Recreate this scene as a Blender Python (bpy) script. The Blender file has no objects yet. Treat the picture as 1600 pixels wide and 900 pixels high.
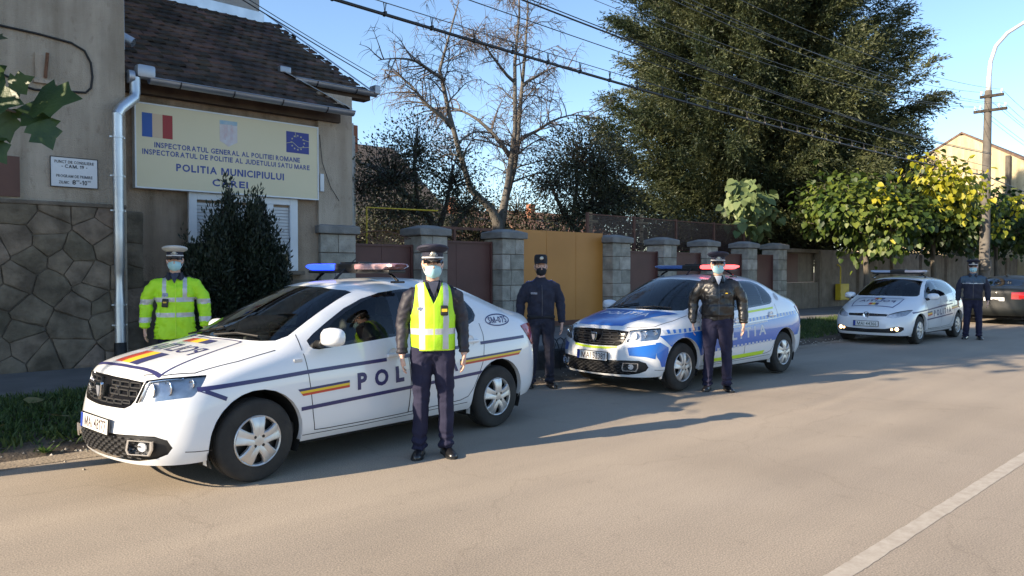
import bpy, bmesh, math, random
import numpy as np
from mathutils import Vector, Matrix, Euler, noise
from mathutils.bvhtree import BVHTree
R = math.radians
PI = math.pi
random.seed(7)
np.random.seed(7)
S = bpy.context.scene
COL = S.collection

# ------------------------------------------------------------------ camera, sky, sun, exposure
# world: +X runs along the street, +Y from the street to the house wall, z = 0 is the asphalt
cam = bpy.data.cameras.new('camera')
cam.sensor_width = 36.0
cam.lens = 36.0 * 1170.99 / 1600.0
cam.clip_start = 0.05
cam.clip_end = 3000
co = bpy.data.objects.new('camera', cam)
COL.objects.link(co)
co.location = (0, 0, 1.5758)
co.rotation_mode = 'XYZ'
co.rotation_euler = (R(90) - 0.0228, R(0.05), R(47 - 90))
S.camera = co

SUN_EL, SUN_DIR = 26.0, Vector((-0.972, 0.236, 0)).normalized()
sd = Vector((SUN_DIR.x * math.cos(R(SUN_EL)), SUN_DIR.y * math.cos(R(SUN_EL)), math.sin(R(SUN_EL))))
w = bpy.data.worlds.new("World")
S.world = w
w.use_nodes = True
nt = w.node_tree
sky = nt.nodes.new('ShaderNodeTexSky')
sky.sky_type = 'NISHITA'
sky.sun_disc = False
sky.sun_elevation = R(SUN_EL)
sky.sun_rotation = math.atan2(SUN_DIR.x, SUN_DIR.y)
sky.altitude = 100
sky.air_density = 1.0
sky.dust_density = 0.25
sky.ozone_density = 3.0
bg = nt.nodes['Background']
bg.inputs[1].default_value = 0.122
nt.links.new(sky.outputs[0], bg.inputs[0])
sl = bpy.data.lights.new('sun', 'SUN')
sl.energy = 5.0
sl.angle = R(0.55)
sl.color = (1.0, 0.83, 0.62)
so = bpy.data.objects.new('sun', sl)
COL.objects.link(so)
so.rotation_euler = (-sd).to_track_quat('-Z', 'Y').to_euler()
S.view_settings.view_transform = 'Standard'
S.view_settings.look = 'None'
S.view_settings.exposure = 1.14
S.view_settings.gamma = 1.0
S.cycles.max_bounces = 8
S.cycles.transparent_max_bounces = 16
S.cycles.use_denoising = True
S.cycles.sample_clamp_indirect = 6.0

# ------------------------------------------------------------------ materials
MATS = {}
def M(name, col, col2=None, scale=3.0, rough=0.6, metal=0.0, bump=0.0, bscale=40.0, coat=0.0, spec=0.5,
      emit=None, es=0.0, detail=4.0, rough2=None, island=0.0, trans=0.0, stretch=(1, 1, 1), sheen=0.0):
    if name in MATS:
        return MATS[name]
    m = bpy.data.materials.new(name)
    m.use_nodes = True
    n, l = m.node_tree.nodes, m.node_tree.links
    p = n['Principled BSDF']
    p.inputs['Base Color'].default_value = (*col, 1)
    p.inputs['Roughness'].default_value = rough
    p.inputs['Metallic'].default_value = metal
    p.inputs['Coat Weight'].default_value = coat
    p.inputs['Coat Roughness'].default_value = 0.03
    p.inputs['Specular IOR Level'].default_value = spec
    if sheen:
        p.inputs['Sheen Weight'].default_value = sheen
    if emit:
        p.inputs['Emission Color'].default_value = (*emit, 1)
        p.inputs['Emission Strength'].default_value = es
    tc = n.new('ShaderNodeTexCoord')
    mp = n.new('ShaderNodeMapping')
    mp.inputs['Scale'].default_value = stretch
    l.new(tc.outputs['Object'], mp.inputs[0])
    colout = None
    if col2:
        t = n.new('ShaderNodeTexNoise')
        t.inputs['Scale'].default_value = scale
        t.inputs['Detail'].default_value = detail
        l.new(mp.outputs[0], t.inputs['Vector'])
        r = n.new('ShaderNodeValToRGB')
        r.color_ramp.elements[0].position = 0.35
        r.color_ramp.elements[1].position = 0.68
        r.color_ramp.elements[0].color = (*col, 1)
        r.color_ramp.elements[1].color = (*col2, 1)
        l.new(t.outputs['Fac'], r.inputs[0])
        colout = r.outputs[0]
        if rough2 is not None:
            mr = n.new('ShaderNodeMapRange')
            mr.inputs['To Min'].default_value = rough
            mr.inputs['To Max'].default_value = rough2
            l.new(t.outputs['Fac'], mr.inputs['Value'])
            l.new(mr.outputs[0], p.inputs['Roughness'])
    if island:
        g = n.new('ShaderNodeNewGeometry')
        h = n.new('ShaderNodeHueSaturation')
        mr = n.new('ShaderNodeMapRange')
        mr.inputs['To Min'].default_value = 1 - island
        mr.inputs['To Max'].default_value = 1 + island
        l.new(g.outputs['Random Per Island'], mr.inputs['Value'])
        l.new(mr.outputs[0], h.inputs['Value'])
        mr2 = n.new('ShaderNodeMapRange')
        mr2.inputs['To Min'].default_value = 0.5 + island * 0.06
        mr2.inputs['To Max'].default_value = 0.5 - island * 0.04
        l.new(g.outputs['Random Per Island'], mr2.inputs['Value'])
        l.new(mr2.outputs[0], h.inputs['Hue'])
        if colout:
            l.new(colout, h.inputs['Color'])
        else:
            h.inputs['Color'].default_value = (*col, 1)
        colout = h.outputs[0]
    if colout:
        l.new(colout, p.inputs['Base Color'])
    if bump:
        t2 = n.new('ShaderNodeTexNoise')
        t2.inputs['Scale'].default_value = bscale
        t2.inputs['Detail'].default_value = 5
        l.new(mp.outputs[0], t2.inputs['Vector'])
        b = n.new('ShaderNodeBump')
        b.inputs['Strength'].default_value = bump
        b.inputs['Distance'].default_value = 0.02
        l.new(t2.outputs['Fac'], b.inputs['Height'])
        l.new(b.outputs[0], p.inputs['Normal'])
    if trans:   # leaf: part of the light passes through
        tr = n.new('ShaderNodeBsdfTranslucent')
        if colout:
            l.new(colout, tr.inputs['Color'])
        else:
            tr.inputs['Color'].default_value = (*col, 1)
        mx = n.new('ShaderNodeMixShader')
        mx.inputs[0].default_value = trans
        l.new(p.outputs[0], mx.inputs[1])
        l.new(tr.outputs[0], mx.inputs[2])
        l.new(mx.outputs[0], n['Material Output'].inputs[0])
    MATS[name] = m
    return m

def glass_mat(name, tint=(0.5, 0.55, 0.55), ior=1.5, rough=0.0, refl=1.0):
    if name in MATS:
        return MATS[name]
    m = bpy.data.materials.new(name)
    m.use_nodes = True
    n, l = m.node_tree.nodes, m.node_tree.links
    n.remove(n['Principled BSDF'])
    tr = n.new('ShaderNodeBsdfTransparent')
    tr.inputs[0].default_value = (*tint, 1)
    gl = n.new('ShaderNodeBsdfGlossy')
    gl.inputs['Roughness'].default_value = rough
    gl.inputs['Color'].default_value = (refl, refl, refl, 1)
    fr = n.new('ShaderNodeFresnel')
    fr.inputs[0].default_value = ior
    mx = n.new('ShaderNodeMixShader')
    l.new(fr.outputs[0], mx.inputs[0])
    l.new(tr.outputs[0], mx.inputs[1])
    l.new(gl.outputs[0], mx.inputs[2])
    l.new(mx.outputs[0], n['Material Output'].inputs[0])
    MATS[name] = m
    return m

# ------------------------------------------------------------------ object helpers
def link(o, parent=None):
    COL.objects.link(o)
    if parent is not None:
        o.parent = parent
    return o

def thing(name, label, cat, loc=(0, 0, 0), rz=0.0, group=None):
    o = bpy.data.objects.new(name, None)
    o.empty_display_size = 0.1
    COL.objects.link(o)
    o.location = loc
    o.rotation_euler = (0, 0, rz)
    o['label'] = label
    o['category'] = cat
    if group:
        o['group'] = group
    return o

def tag(o, label=None, cat=None, group=None, kind=None):
    if label: o['label'] = label
    if cat: o['category'] = cat
    if group: o['group'] = group
    if kind: o['kind'] = kind
    return o

def kids(o):
    return [c for c in bpy.data.objects if c.parent == o]

def copy_tree(o, parent=None):
    c = o.copy()
    COL.objects.link(c)
    c.parent = parent
    for ch in kids(o):
        copy_tree(ch, c)
    return c

class MB:
    """collects geometry; build() links it as one mesh object"""
    def __init__(s):
        s.v, s.f, s.m = [], [], []
    def add(s, vs, fs, mi=0):
        b = len(s.v)
        s.v += [tuple(p) for p in vs]
        s.f += [tuple(i + b for i in f) for f in fs]
        s.m += [mi] * len(fs)
        return s
    def box(s, c, d, rot=None, mi=0, taper=1.0):
        x, y, z = d[0] / 2, d[1] / 2, d[2] / 2
        t = taper
        P = [(-x, -y, -z), (x, -y, -z), (x, y, -z), (-x, y, -z), (-x * t, -y * t, z), (x * t, -y * t, z), (x * t, y * t, z), (-x * t, y * t, z)]
        mt = Euler(rot).to_matrix() if rot else Matrix.Identity(3)
        P = [mt @ Vector(p) + Vector(c) for p in P]
        return s.add(P, [(0, 3, 2, 1), (4, 5, 6, 7), (0, 1, 5, 4), (1, 2, 6, 5), (2, 3, 7, 6), (3, 0, 4, 7)], mi)
    def bevbox(s, c, d, b=0.02, rot=None, mi=0):
        bm = bmesh.new()
        bmesh.ops.create_cube(bm, size=1)
        for v in bm.verts:
            v.co = Vector((v.co.x * d[0], v.co.y * d[1], v.co.z * d[2]))
        bmesh.ops.bevel(bm, geom=bm.edges[:], offset=b, segments=2, affect='EDGES', profile=0.6)
        mt = Euler(rot).to_matrix() if rot else Matrix.Identity(3)
        P = [mt @ v.co + Vector(c) for v in bm.verts]
        bm.verts.index_update()
        F = [[v.index for v in f.verts] for f in bm.faces]
        bm.free()
        return s.add(P, F, mi)
    def b2(s, lo, hi, mi=0):
        return s.box([(a + b) / 2 for a, b in zip(lo, hi)], [b - a for a, b in zip(lo, hi)], None, mi)
    def rings(s, rings, cap=True, mi=0, closed=False):
        n = len(rings[0])
        vs = [p for r in rings for p in r]
        fs = []
        k = len(rings)
        for i in range(k if closed else k - 1):
            a, b = i * n, ((i + 1) % k) * n
            for j in range(n):
                j2 = (j + 1) % n
                fs.append((a + j, a + j2, b + j2, b + j))
        if cap and not closed:
            fs.append(tuple(range(n - 1, -1, -1)))
            fs.append(tuple((k - 1) * n + j for j in range(n)))
        return s.add(vs, fs, mi)
    def tube(s, pts, rad, n=8, cap=True, mi=0):
        pts = [Vector(p) for p in pts]
        if not hasattr(rad, '__len__'):
            rad = [rad] * len(pts)
        up = None
        rs = []
        for i, p in enumerate(pts):
            t = (pts[min(i + 1, len(pts) - 1)] - pts[max(i - 1, 0)])
            if t.length < 1e-9:
                t = Vector((0, 0, 1))
            t.normalize()
            if up is None:
                up = Vector((0, 0, 1)) if abs(t.z) < 0.9 else Vector((1, 0, 0))
            a = t.cross(up)
            if a.length < 1e-6:
                a = t.orthogonal()
            a.normalize()
            up = a.cross(t).normalized()
            rs.append([p + (a * math.cos(2 * PI * k / n) + up * math.sin(2 * PI * k / n)) * rad[i] for k in range(n)])
        return s.rings(rs, cap, mi)
    def lathe(s, prof, c=(0, 0, 0), n=24, axis='z', mi=0, cap=False):
        rs = []
        for r, h in prof:
            ring = []
            for k in range(n):
                a = 2 * PI * k / n
                x, y = r * math.cos(a), r * math.sin(a)
                q = {'z': (x, y, h), 'y': (x, h, y), 'x': (h, x, y)}[axis]
                ring.append((q[0] + c[0], q[1] + c[1], q[2] + c[2]))
            if axis == 'y':
                ring = ring[::-1]
            rs.append(ring)
        return s.rings(rs, cap, mi)
    def grid(s, nx, ny, fn, mi=0, flip=False):
        vs = [fn(i / nx, j / ny) for i in range(nx + 1) for j in range(ny + 1)]
        fs = []
        for i in range(nx):
            for j in range(ny):
                q = (i * (ny + 1) + j, (i + 1) * (ny + 1) + j, (i + 1) * (ny + 1) + j + 1, i * (ny + 1) + j + 1)
                fs.append(q[::-1] if flip else q)
        return s.add(vs, fs, mi)
    def prism(s, poly, fn, t0, t1, mi=0):
        n = len(poly)
        vs = [fn(a, b, t0) for a, b in poly] + [fn(a, b, t1) for a, b in poly]
        fs = [tuple(range(n - 1, -1, -1)), tuple(range(n, 2 * n))] + [(i, (i + 1) % n, n + (i + 1) % n, n + i) for i in range(n)]
        return s.add(vs, fs, mi)
    def build(s, name, mats, parent=None, smooth=False, loc=None, bevel=0.0, fix=True, angle=None):
        me = bpy.data.meshes.new(name)
        me.from_pydata(s.v, [], s.f)
        mats = mats if isinstance(mats, (list, tuple)) else [mats]
        for m in mats:
            me.materials.append(m)
        if len(mats) > 1:
            me.polygons.foreach_set('material_index', s.m)
        if fix and len(s.f) < 60000:
            bm = bmesh.new()
            bm.from_mesh(me)
            bmesh.ops.recalc_face_normals(bm, faces=bm.faces[:])
            bm.to_mesh(me)
            bm.free()
        if smooth:
            me.polygons.foreach_set('use_smooth', [True] * len(me.polygons))
            if angle:
                me.set_sharp_from_angle(angle=R(angle))
        me.update()
        o = bpy.data.objects.new(name, me)
        link(o, parent)
        if loc is not None:
            o.location = loc
        if bevel:
            b = o.modifiers.new('bevel', 'BEVEL')
            b.width = bevel
            b.segments = 2
            b.limit_method = 'ANGLE'
        return o

def np_mesh(name, V, F, mats, parent=None, mi=None, smooth=False, loc=None):
    """fast mesh from numpy quads/tris"""
    V = np.asarray(V, np.float32)
    F = np.asarray(F, np.int32)
    me = bpy.data.meshes.new(name)
    k = F.shape[1]
    me.vertices.add(len(V))
    me.vertices.foreach_set('co', V.ravel())
    me.loops.add(F.size)
    me.loops.foreach_set('vertex_index', F.ravel())
    me.polygons.add(len(F))
    me.polygons.foreach_set('loop_start', np.arange(0, F.size, k, dtype=np.int32))
    me.polygons.foreach_set('loop_total', np.full(len(F), k, np.int32))
    mats = mats if isinstance(mats, (list, tuple)) else [mats]
    for m in mats:
        me.materials.append(m)
    if mi is not None:
        me.polygons.foreach_set('material_index', np.asarray(mi, np.int32))
    if smooth:
        me.polygons.foreach_set('use_smooth', np.ones(len(F), bool))
    me.update(calc_edges=True)
    me.validate()
    o = bpy.data.objects.new(name, me)
    link(o, parent)
    if loc is not None:
        o.location = loc
    return o

GLYPHS = {}
def glyph(ch, bold):
    """one flat capital, 1 unit tall grid, as (verts2d, faces, width)"""
    key = (ch, round(bold, 4))
    if key in GLYPHS: return GLYPHS[key]
    h, t = .70, .10 + 1.9 * bold
    own = None
    if ch == 'M':
        w_ = .80; own = [(0, 0), (t, 0), (t, h * .68), (w_ / 2 - t * .45, 0), (w_ / 2 + t * .45, 0), (w_ - t, h * .68), (w_ - t, 0), (w_, 0), (w_, h), (w_ - t * 1.25, h), (w_ / 2, h * .30), (t * 1.25, h), (0, h)]
    elif ch == 'N':
        w_ = .62; own = [(0, 0), (t, 0), (t, h * .66), (w_ - t * 1.1, 0), (w_, 0), (w_, h), (w_ - t, h), (w_ - t, h * .34), (t * 1.1, h), (0, h)]
    elif ch == 'I':
        w_ = t; own = [(0, 0), (t, 0), (t, h), (0, h)]
    elif ch == 'L':
        w_ = .46; own = [(0, 0), (w_, 0), (w_, t), (t, t), (t, h), (0, h)]
    elif ch == 'T':
        w_ = .56; own = [(w_ / 2 - t / 2, 0), (w_ / 2 + t / 2, 0), (w_ / 2 + t / 2, h - t), (w_, h - t), (w_, h), (0, h), (0, h - t), (w_ / 2 - t / 2, h - t)]
    elif ch == 'E':
        w_ = .50; m0 = h / 2 - t / 2 + .01; own = [(0, 0), (w_, 0), (w_, t), (t, t), (t, m0), (w_ * .92, m0), (w_ * .92, m0 + t), (t, m0 + t), (t, h - t), (w_, h - t), (w_, h), (0, h)]
    elif ch == '.':
        w_ = t * 1.1; own = [(0, 0), (w_, 0), (w_, t * 1.1), (0, t * 1.1)]
    elif ch == 'J':
        w_ = .42; own = [(.02, .04), (.12, 0), (.27, 0), (.38, .06), (w_, .17), (w_, h), (w_ - t, h), (w_ - t, .20), (w_ - t - .04, t * 1.02), (.22, t * .95), (.14, t), (.02 + t * .3, .04 + t * .95)]
    elif ch == '-':
        w_ = .28; own = [(0, .22), (w_, .22), (w_, .22 + t), (0, .22 + t)]
    elif ch == '7':
        w_ = .48; own = [(.10, 0), (.10 + t * 1.1, 0), (w_, h - t), (w_, h), (0, h), (0, h - t), (w_ - t * 1.15, h - t)]
    elif ch == '1':
        w_ = .26; own = [(w_ - t, 0), (w_, 0), (w_, h), (w_ - t * .8, h), (0, h - t * 1.2), (0, h - t * 2.2), (w_ - t, h - t * 1.5)]
    if own:
        g_ = (own, [tuple(range(len(own)))], w_)
    else:
        cu = bpy.data.curves.new('t', 'FONT'); cu.body = ch; cu.size = 1.0; cu.offset = bold; cu.resolution_u = 3
        o = bpy.data.objects.new('t', cu); COL.objects.link(o)
        dg = bpy.context.evaluated_depsgraph_get()
        me = bpy.data.meshes.new_from_object(o.evaluated_get(dg))
        vs = [(v.co.x, v.co.y) for v in me.vertices]; fs = [tuple(p.vertices) for p in me.polygons]
        bpy.data.objects.remove(o); bpy.data.curves.remove(cu); bpy.data.meshes.remove(me)
        x0 = min(v[0] for v in vs); y0 = min(v[1] for v in vs); y1 = max(v[1] for v in vs)
        k = h / (y1 - y0)
        vs = [((x - x0) * (k if ch != 'O' else k * .98), (y - y0) * k) for x, y in vs]
        g_ = (vs, fs, max(v[0] for v in vs))
    GLYPHS[key] = g_
    return g_

def text_geo(body, size=1.0, bold=0.0, spacing=1.0, gap=.115, line=1.0, **_):
    """flat lettering as (verts2d, faces)"""
    V_, F_ = [], []; x = 0.0
    for ch in body:
        if ch == ' ': x += .30; continue
        vs, fs, w_ = glyph(ch, bold)
        b = len(V_)
        V_ += [((x + a) * size, y * size) for a, y in vs]; F_ += [tuple(i + b for i in f) for f in fs]
        x += w_ + gap * spacing + (spacing - 1) * .45
    return V_, F_

def fit_text(body, wd, ht, bold=0.0, line=1.0):
    """lettering scaled to fill wd x ht, centred on 0,0"""
    vs, fs = text_geo(body, 1.0, bold, line=line)
    xs = [v[0] for v in vs]; ys = [v[1] for v in vs]
    cx, cy = (min(xs) + max(xs)) / 2, (min(ys) + max(ys)) / 2
    kx = wd / (max(xs) - min(xs)); ky = ht / (max(ys) - min(ys))
    return [((x - cx) * kx, (y - cy) * ky) for x, y in vs], fs

# ------------------------------------------------------------------ leaf / twig scatter in numpy
def rot_basis(d, roll):
    """per-row frames from directions d (N,3): returns side, up"""
    d = d / np.linalg.norm(d, axis=1, keepdims=True)
    ref = np.tile(np.array([0, 0, 1.0]), (len(d), 1))
    par = np.abs(d[:, 2]) > 0.95
    ref[par] = (1, 0, 0)
    s = np.cross(d, ref)
    s /= np.linalg.norm(s, axis=1, keepdims=True)
    u = np.cross(s, d)
    c, sn = np.cos(roll)[:, None], np.sin(roll)[:, None]
    return d, s * c + u * sn, -s * sn + u * c

def leaves(P, D, roll, L, W, shape):
    """one leaf template per row; shape = list of (along, across, lift), faces"""
    tv, tf = shape
    tv = np.array(tv, float)
    d, s, u = rot_basis(D, roll)
    L = np.asarray(L)[:, None, None]; W = np.asarray(W)[:, None, None]
    V = P[:, None, :] + d[:, None, :] * tv[None, :, 0:1] * L + s[:, None, :] * tv[None, :, 1:2] * W + u[:, None, :] * tv[None, :, 2:3] * W
    n = len(tv)
    F = (np.array(tf)[None] + (np.arange(len(P)) * n)[:, None, None]).reshape(-1, len(tf[0]))
    return V.reshape(-1, 3), F
DIAMOND = ([(0, 0, 0), (0.45, -0.5, 0.1), (1, 0, 0), (0.45, 0.5, 0.1)], [(0, 1, 2, 3)])
HEART = ([(0, 0, 0), (-0.08, -0.3, .05), (0.25, -0.5, .08), (0.65, -0.33, 0.02), (1, 0, -.14), (0.65, 0.33, 0.02), (0.25, 0.5, .08), (-0.08, 0.3, .05), (0.45, 0, -0.06)],
         [(0, 1, 2, 8), (2, 3, 4, 8), (8, 4, 5, 6), (0, 8, 6, 7)])
# ================================================================== SETTING
def asphalt(name, sheet=True):
    m = bpy.data.materials.new(name)
    m.use_nodes = True
    n, l = m.node_tree.nodes, m.node_tree.links
    p = n['Principled BSDF']
    tc = n.new('ShaderNodeTexCoord')
    def noise_(sc, det, st=(1, 1, 1)):
        mp = n.new('ShaderNodeMapping'); mp.inputs['Scale'].default_value = st
        l.new(tc.outputs['Object'], mp.inputs[0])
        t = n.new('ShaderNodeTexNoise'); t.inputs['Scale'].default_value = sc; t.inputs['Detail'].default_value = det
        l.new(mp.outputs[0], t.inputs['Vector'])
        return t.outputs['Fac']
    def ramp(f, a, b, ca, cb):
        r = n.new('ShaderNodeValToRGB')
        r.color_ramp.elements[0].position = a; r.color_ramp.elements[1].position = b
        r.color_ramp.elements[0].color = (*ca, 1); r.color_ramp.elements[1].color = (*cb, 1)
        l.new(f, r.inputs[0]); return r.outputs[0]
    def mult(a, b, f=1.0):
        x = n.new('ShaderNodeMix'); x.data_type = 'RGBA'; x.blend_type = 'MULTIPLY'
        x.inputs[0].default_value = f
        l.new(a, x.inputs[6]); l.new(b, x.inputs[7]); return x.outputs[2]
    base = ramp(noise_(0.5, 5), .3, .72, (.308, .260, .203), (.388, .330, .260))
    streak = ramp(noise_(1.1, 4, (.10, 1.3, 1)), .35, .68, (.88, .88, .89), (1.05, 1.04, 1.03))
    grain = ramp(noise_(105, 4), .33, .67, (.68, .68, .68), (1.28, 1.28, 1.27))
    v = n.new('ShaderNodeTexVoronoi'); v.inputs['Scale'].default_value = 110
    l.new(tc.outputs['Object'], v.inputs['Vector'])
    chips = ramp(v.outputs['Distance'], .05, .5, (1.12, 1.11, 1.08), (.92, .92, .93))
    spots = ramp(noise_(7, 6), .27, .40, (.80, .80, .81), (1, 1, 1))
    big = ramp(noise_(.16, 3, (.35, 1, 1)), .38, .62, (.95, .95, .955), (1.03, 1.03, 1.02))
    wv = n.new('ShaderNodeTexVoronoi'); wv.feature = 'DISTANCE_TO_EDGE'; wv.inputs['Scale'].default_value = .42
    wm = n.new('ShaderNodeVectorMath'); wm.operation = 'MULTIPLY_ADD'; wm.inputs[1].default_value = (.55, .55, 0)
    wt = n.new('ShaderNodeTexNoise'); wt.inputs['Scale'].default_value = 2.5; wt.inputs['Detail'].default_value = 7
    l.new(tc.outputs['Object'], wt.inputs['Vector']); l.new(wt.outputs['Color'], wm.inputs[0]); l.new(tc.outputs['Object'], wm.inputs[2])
    l.new(wm.outputs[0], wv.inputs['Vector'])
    crack = ramp(wv.outputs['Distance'], .0, .006, (.80, .79, .78), (1, 1, 1))
    c = mult(mult(mult(mult(mult(mult(base, streak), grain), chips, .8), spots, .5), big), crack, .55)
    l.new(c, p.inputs['Base Color'])
    p.inputs['Roughness'].default_value = .82
    p.inputs['Specular IOR Level'].default_value = .3
    ad = n.new('ShaderNodeMath'); ad.operation = 'ADD'
    l.new(noise_(260, 3), ad.inputs[0]); l.new(v.outputs['Distance'], ad.inputs[1])
    b = n.new('ShaderNodeBump'); b.inputs['Strength'].default_value = .22; b.inputs['Distance'].default_value = .004
    l.new(ad.outputs[0], b.inputs['Height']); l.new(b.outputs[0], p.inputs['Normal'])
    return m

M_asph = asphalt('asphalt')
M_soil = M('soil', (.055, .042, .030), (.11, .085, .06), 3.0, .95, bump=.9, bscale=25)
M_walk = M('pavement concrete', (.11, .105, .10), (.17, .16, .15), 1.6, .9, bump=.4, bscale=60)
M_grass = M('grass', (.045, .085, .018), (.085, .12, .03), 1.2, .6, island=.45, trans=.3)
M_dirt = M('dry dirt', (.20, .16, .115), (.30, .245, .18), 2.5, .95, bump=.7, bscale=40)

g = MB(); g.b2((-300, -300, -.6), (600, 600, -.03)); tag(g.build('ground', M_soil), kind='structure')

rd = MB()
def road_pt(u, v):
    x = -40 + 260 * u ** 1.6
    return (x, -5.5 + v * 12.9, 0)
rd.grid(60, 12, road_pt); rd.v = [(a, b, 0.0) for a, b, c in rd.v]
tag(rd.build('road', M_asph), kind='structure')

# worn white lane line, 4 mm above the asphalt
def line_mat():
    m = bpy.data.materials.new('worn road paint'); m.use_nodes = True
    n, l = m.node_tree.nodes, m.node_tree.links
    p = n['Principled BSDF']; p.inputs['Roughness'].default_value = .75
    tc = n.new('ShaderNodeTexCoord')
    t = n.new('ShaderNodeTexNoise'); t.inputs['Scale'].default_value = 9; t.inputs['Detail'].default_value = 9; t.inputs['Roughness'].default_value = .75
    l.new(tc.outputs['Object'], t.inputs['Vector'])
    r = n.new('ShaderNodeValToRGB')
    r.color_ramp.elements[0].position = .38; r.color_ramp.elements[1].position = .60
    r.color_ramp.elements[0].color = (.34, .295, .24, 1); r.color_ramp.elements[1].color = (.43, .385, .32, 1)
    l.new(t.outputs['Fac'], r.inputs[0]); l.new(r.outputs[0], p.inputs['Base Color'])
    b = n.new('ShaderNodeBump'); b.inputs['Strength'].default_value = .15; b.inputs['Distance'].default_value = .004
    t2 = n.new('ShaderNodeTexNoise'); t2.inputs['Scale'].default_value = 260
    l.new(tc.outputs['Object'], t2.inputs['Vector']); l.new(t2.outputs['Fac'], b.inputs['Height']); l.new(b.outputs[0], p.inputs['Normal'])
    return m
ln = MB()
N = 900
for i in range(N):
    pass
def edge(x, s): return s + .005 * noise.noise((x * 6, s * 10, 0)) + .004 * noise.noise((x * 31, s, 3))
vs, fs = [], []
for i in range(N + 1):
    x = 2.0 + 90 * (i / N) ** 1.5
    vs += [(x, edge(x, 1.60), .0025), (x, edge(x, 1.705), .0025)]
    if i: fs.append((2 * i - 2, 2 * i, 2 * i + 1, 2 * i - 1))
ln.add(vs, fs)
tag(ln.build('lane_line', line_mat(), fix=False), kind='structure')

# verge: rough soil bank between asphalt and pavement
def verge_z(x, y):
    t = max(0.0, min(1.0, (y - 7.30) / .30))
    base = .09 * t * t * (3 - 2 * t) + max(0, (y - 7.6)) * .035
    e = 1 if y > 7.28 else 0
    return -.012 + e * (base + .025 * t * noise.noise((x * 2.2, y * 2.2, 0)) + .014 * t * noise.noise((x * 9, y * 9, 2)))
vg = MB()
def vpt(u, v):
    x = -14 + 90 * u
    y = 7.24 + .07 * noise.noise((x * 1.3, 0, 5)) * (1 - v) + v * 2.62
    return (x, y, verge_z(x, y) if v > 0 else -.02)
vg.grid(450, 22, vpt)
tag(vg.build('verge', M_soil, smooth=True), kind='structure')
dd = MB()   # sandy wash of dirt along the road edge
vs, fs = [], []
for i in range(240):
    x = -6 + i * .12
    a = 7.02 + .14 * noise.noise((x * 1.1, 2, 0)) + .05 * noise.noise((x * 6, 2, 0))
    vs += [(x, a, .004), (x, 7.34, .005)]
    if i: fs.append((2 * i - 2, 2 * i, 2 * i + 1, 2 * i - 1))
dd.add(vs, fs); tag(dd.build('roadside_dirt', M_dirt, fix=False), kind='structure')

pv = MB()
pv.b2((-14, 9.86, -.02), (90, 12.75, .185))
tag(pv.build('sidewalk', M_walk, bevel=.02), kind='structure')

# grass on the verge, thick in front of the house and beyond the second car
def grass_patch(name, x0, x1, y0, y1, n, h, thin):
    rng = np.random.default_rng(11 + int(x0 * 3))
    P = np.c_[rng.uniform(x0, x1, n), rng.uniform(y0, y1, n), np.zeros(n)]
    keep = []
    for i, (x, y, _) in enumerate(P):
        d = noise.noise((x * 1.1, y * 1.3, 4)) + .5 * noise.noise((x * 4, y * 4, 1))
        edge_ = min(1, (y - y0) / .35)
        if rng.random() < (thin + .55 * d) * edge_ + .05:
            P[i, 2] = verge_z(x, y) - .004; keep.append(i)
    P = P[keep]; k = len(P)
    D = np.c_[rng.normal(0, .45, k), rng.normal(0, .45, k), np.ones(k)]
    L = rng.uniform(.5, 1.3, k) * h
    V, F = leaves(P, D, rng.uniform(0, 6.3, k), L, rng.uniform(.006, .012, k) * 2, ([(0, -.5, 0), (0, .5, 0), (.6, .32, .9), (1, 0, 2.4)], [(0, 1, 2, 3)]))
    tag(np_mesh(name, V, F, M_grass), kind='stuff')
grass_patch('grass', -2.5, 7.2, 7.45, 9.9, 42000, .085, .62)
grass_patch('grass', 13.5, 34, 7.5, 9.9, 26000, .11, .8)
# low leafy weeds and clods in the soil
def weeds(name, n, x0, x1, y0, y1, mat):
    rng = np.random.default_rng(5 + n)
    C = np.c_[rng.uniform(x0, x1, n), rng.uniform(y0, y1, n)]
    Ps, Ds = [], []
    for x, y in C:
        k = rng.integers(7, 14)
        for _ in range(k):
            a = rng.uniform(0, 6.28)
            Ps.append((x, y, verge_z(x, y) + .005)); Ds.append((math.cos(a), math.sin(a), rng.uniform(.3, 1.4)))
    Ps, Ds = np.array(Ps), np.array(Ds); k = len(Ps)
    V, F = leaves(Ps, Ds, rng.normal(0, .3, k), rng.uniform(.05, .12, k), rng.uniform(.02, .045, k), DIAMOND)
    tag(np_mesh(name, V, F, mat), kind='stuff')
M_weed = M('weed leaf', (.05, .11, .02), (.10, .17, .035), 3, .5, island=.4, trans=.35)
weeds('weeds', 130, -1.5, 7.0, 7.38, 9.6, M_weed)
weeds('weeds', 60, 13.5, 24, 7.45, 9.6, M_weed)
# pebbles and clods at the road edge
rng = np.random.default_rng(3)
pb = MB()
for i in range(420):
    x, y = rng.uniform(-1, 20), 7.33 + abs(rng.normal(0, .13)) * (1 if rng.random() < .7 else -1.6)
    r = rng.uniform(.006, .022)
    z = max(verge_z(x, y), 0.004)
    oct_ = [(1, 0, 0), (0, 1, 0), (-1, 0, 0), (0, -1, 0), (0, 0, .8), (0, 0, -.5)]
    q = [(x + a * r * rng.uniform(.6, 1.4), y + b * r * rng.uniform(.6, 1.4), z + c * r) for a, b, c in oct_]
    pb.add(q, [(0, 1, 4), (1, 2, 4), (2, 3, 4), (3, 0, 4), (1, 0, 5), (2, 1, 5), (3, 2, 5), (0, 3, 5)])
tag(pb.build('pebbles', M('pebble', (.30, .26, .20), (.5, .45, .38), 8, .9, island=.4), fix=False), kind='stuff')

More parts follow.
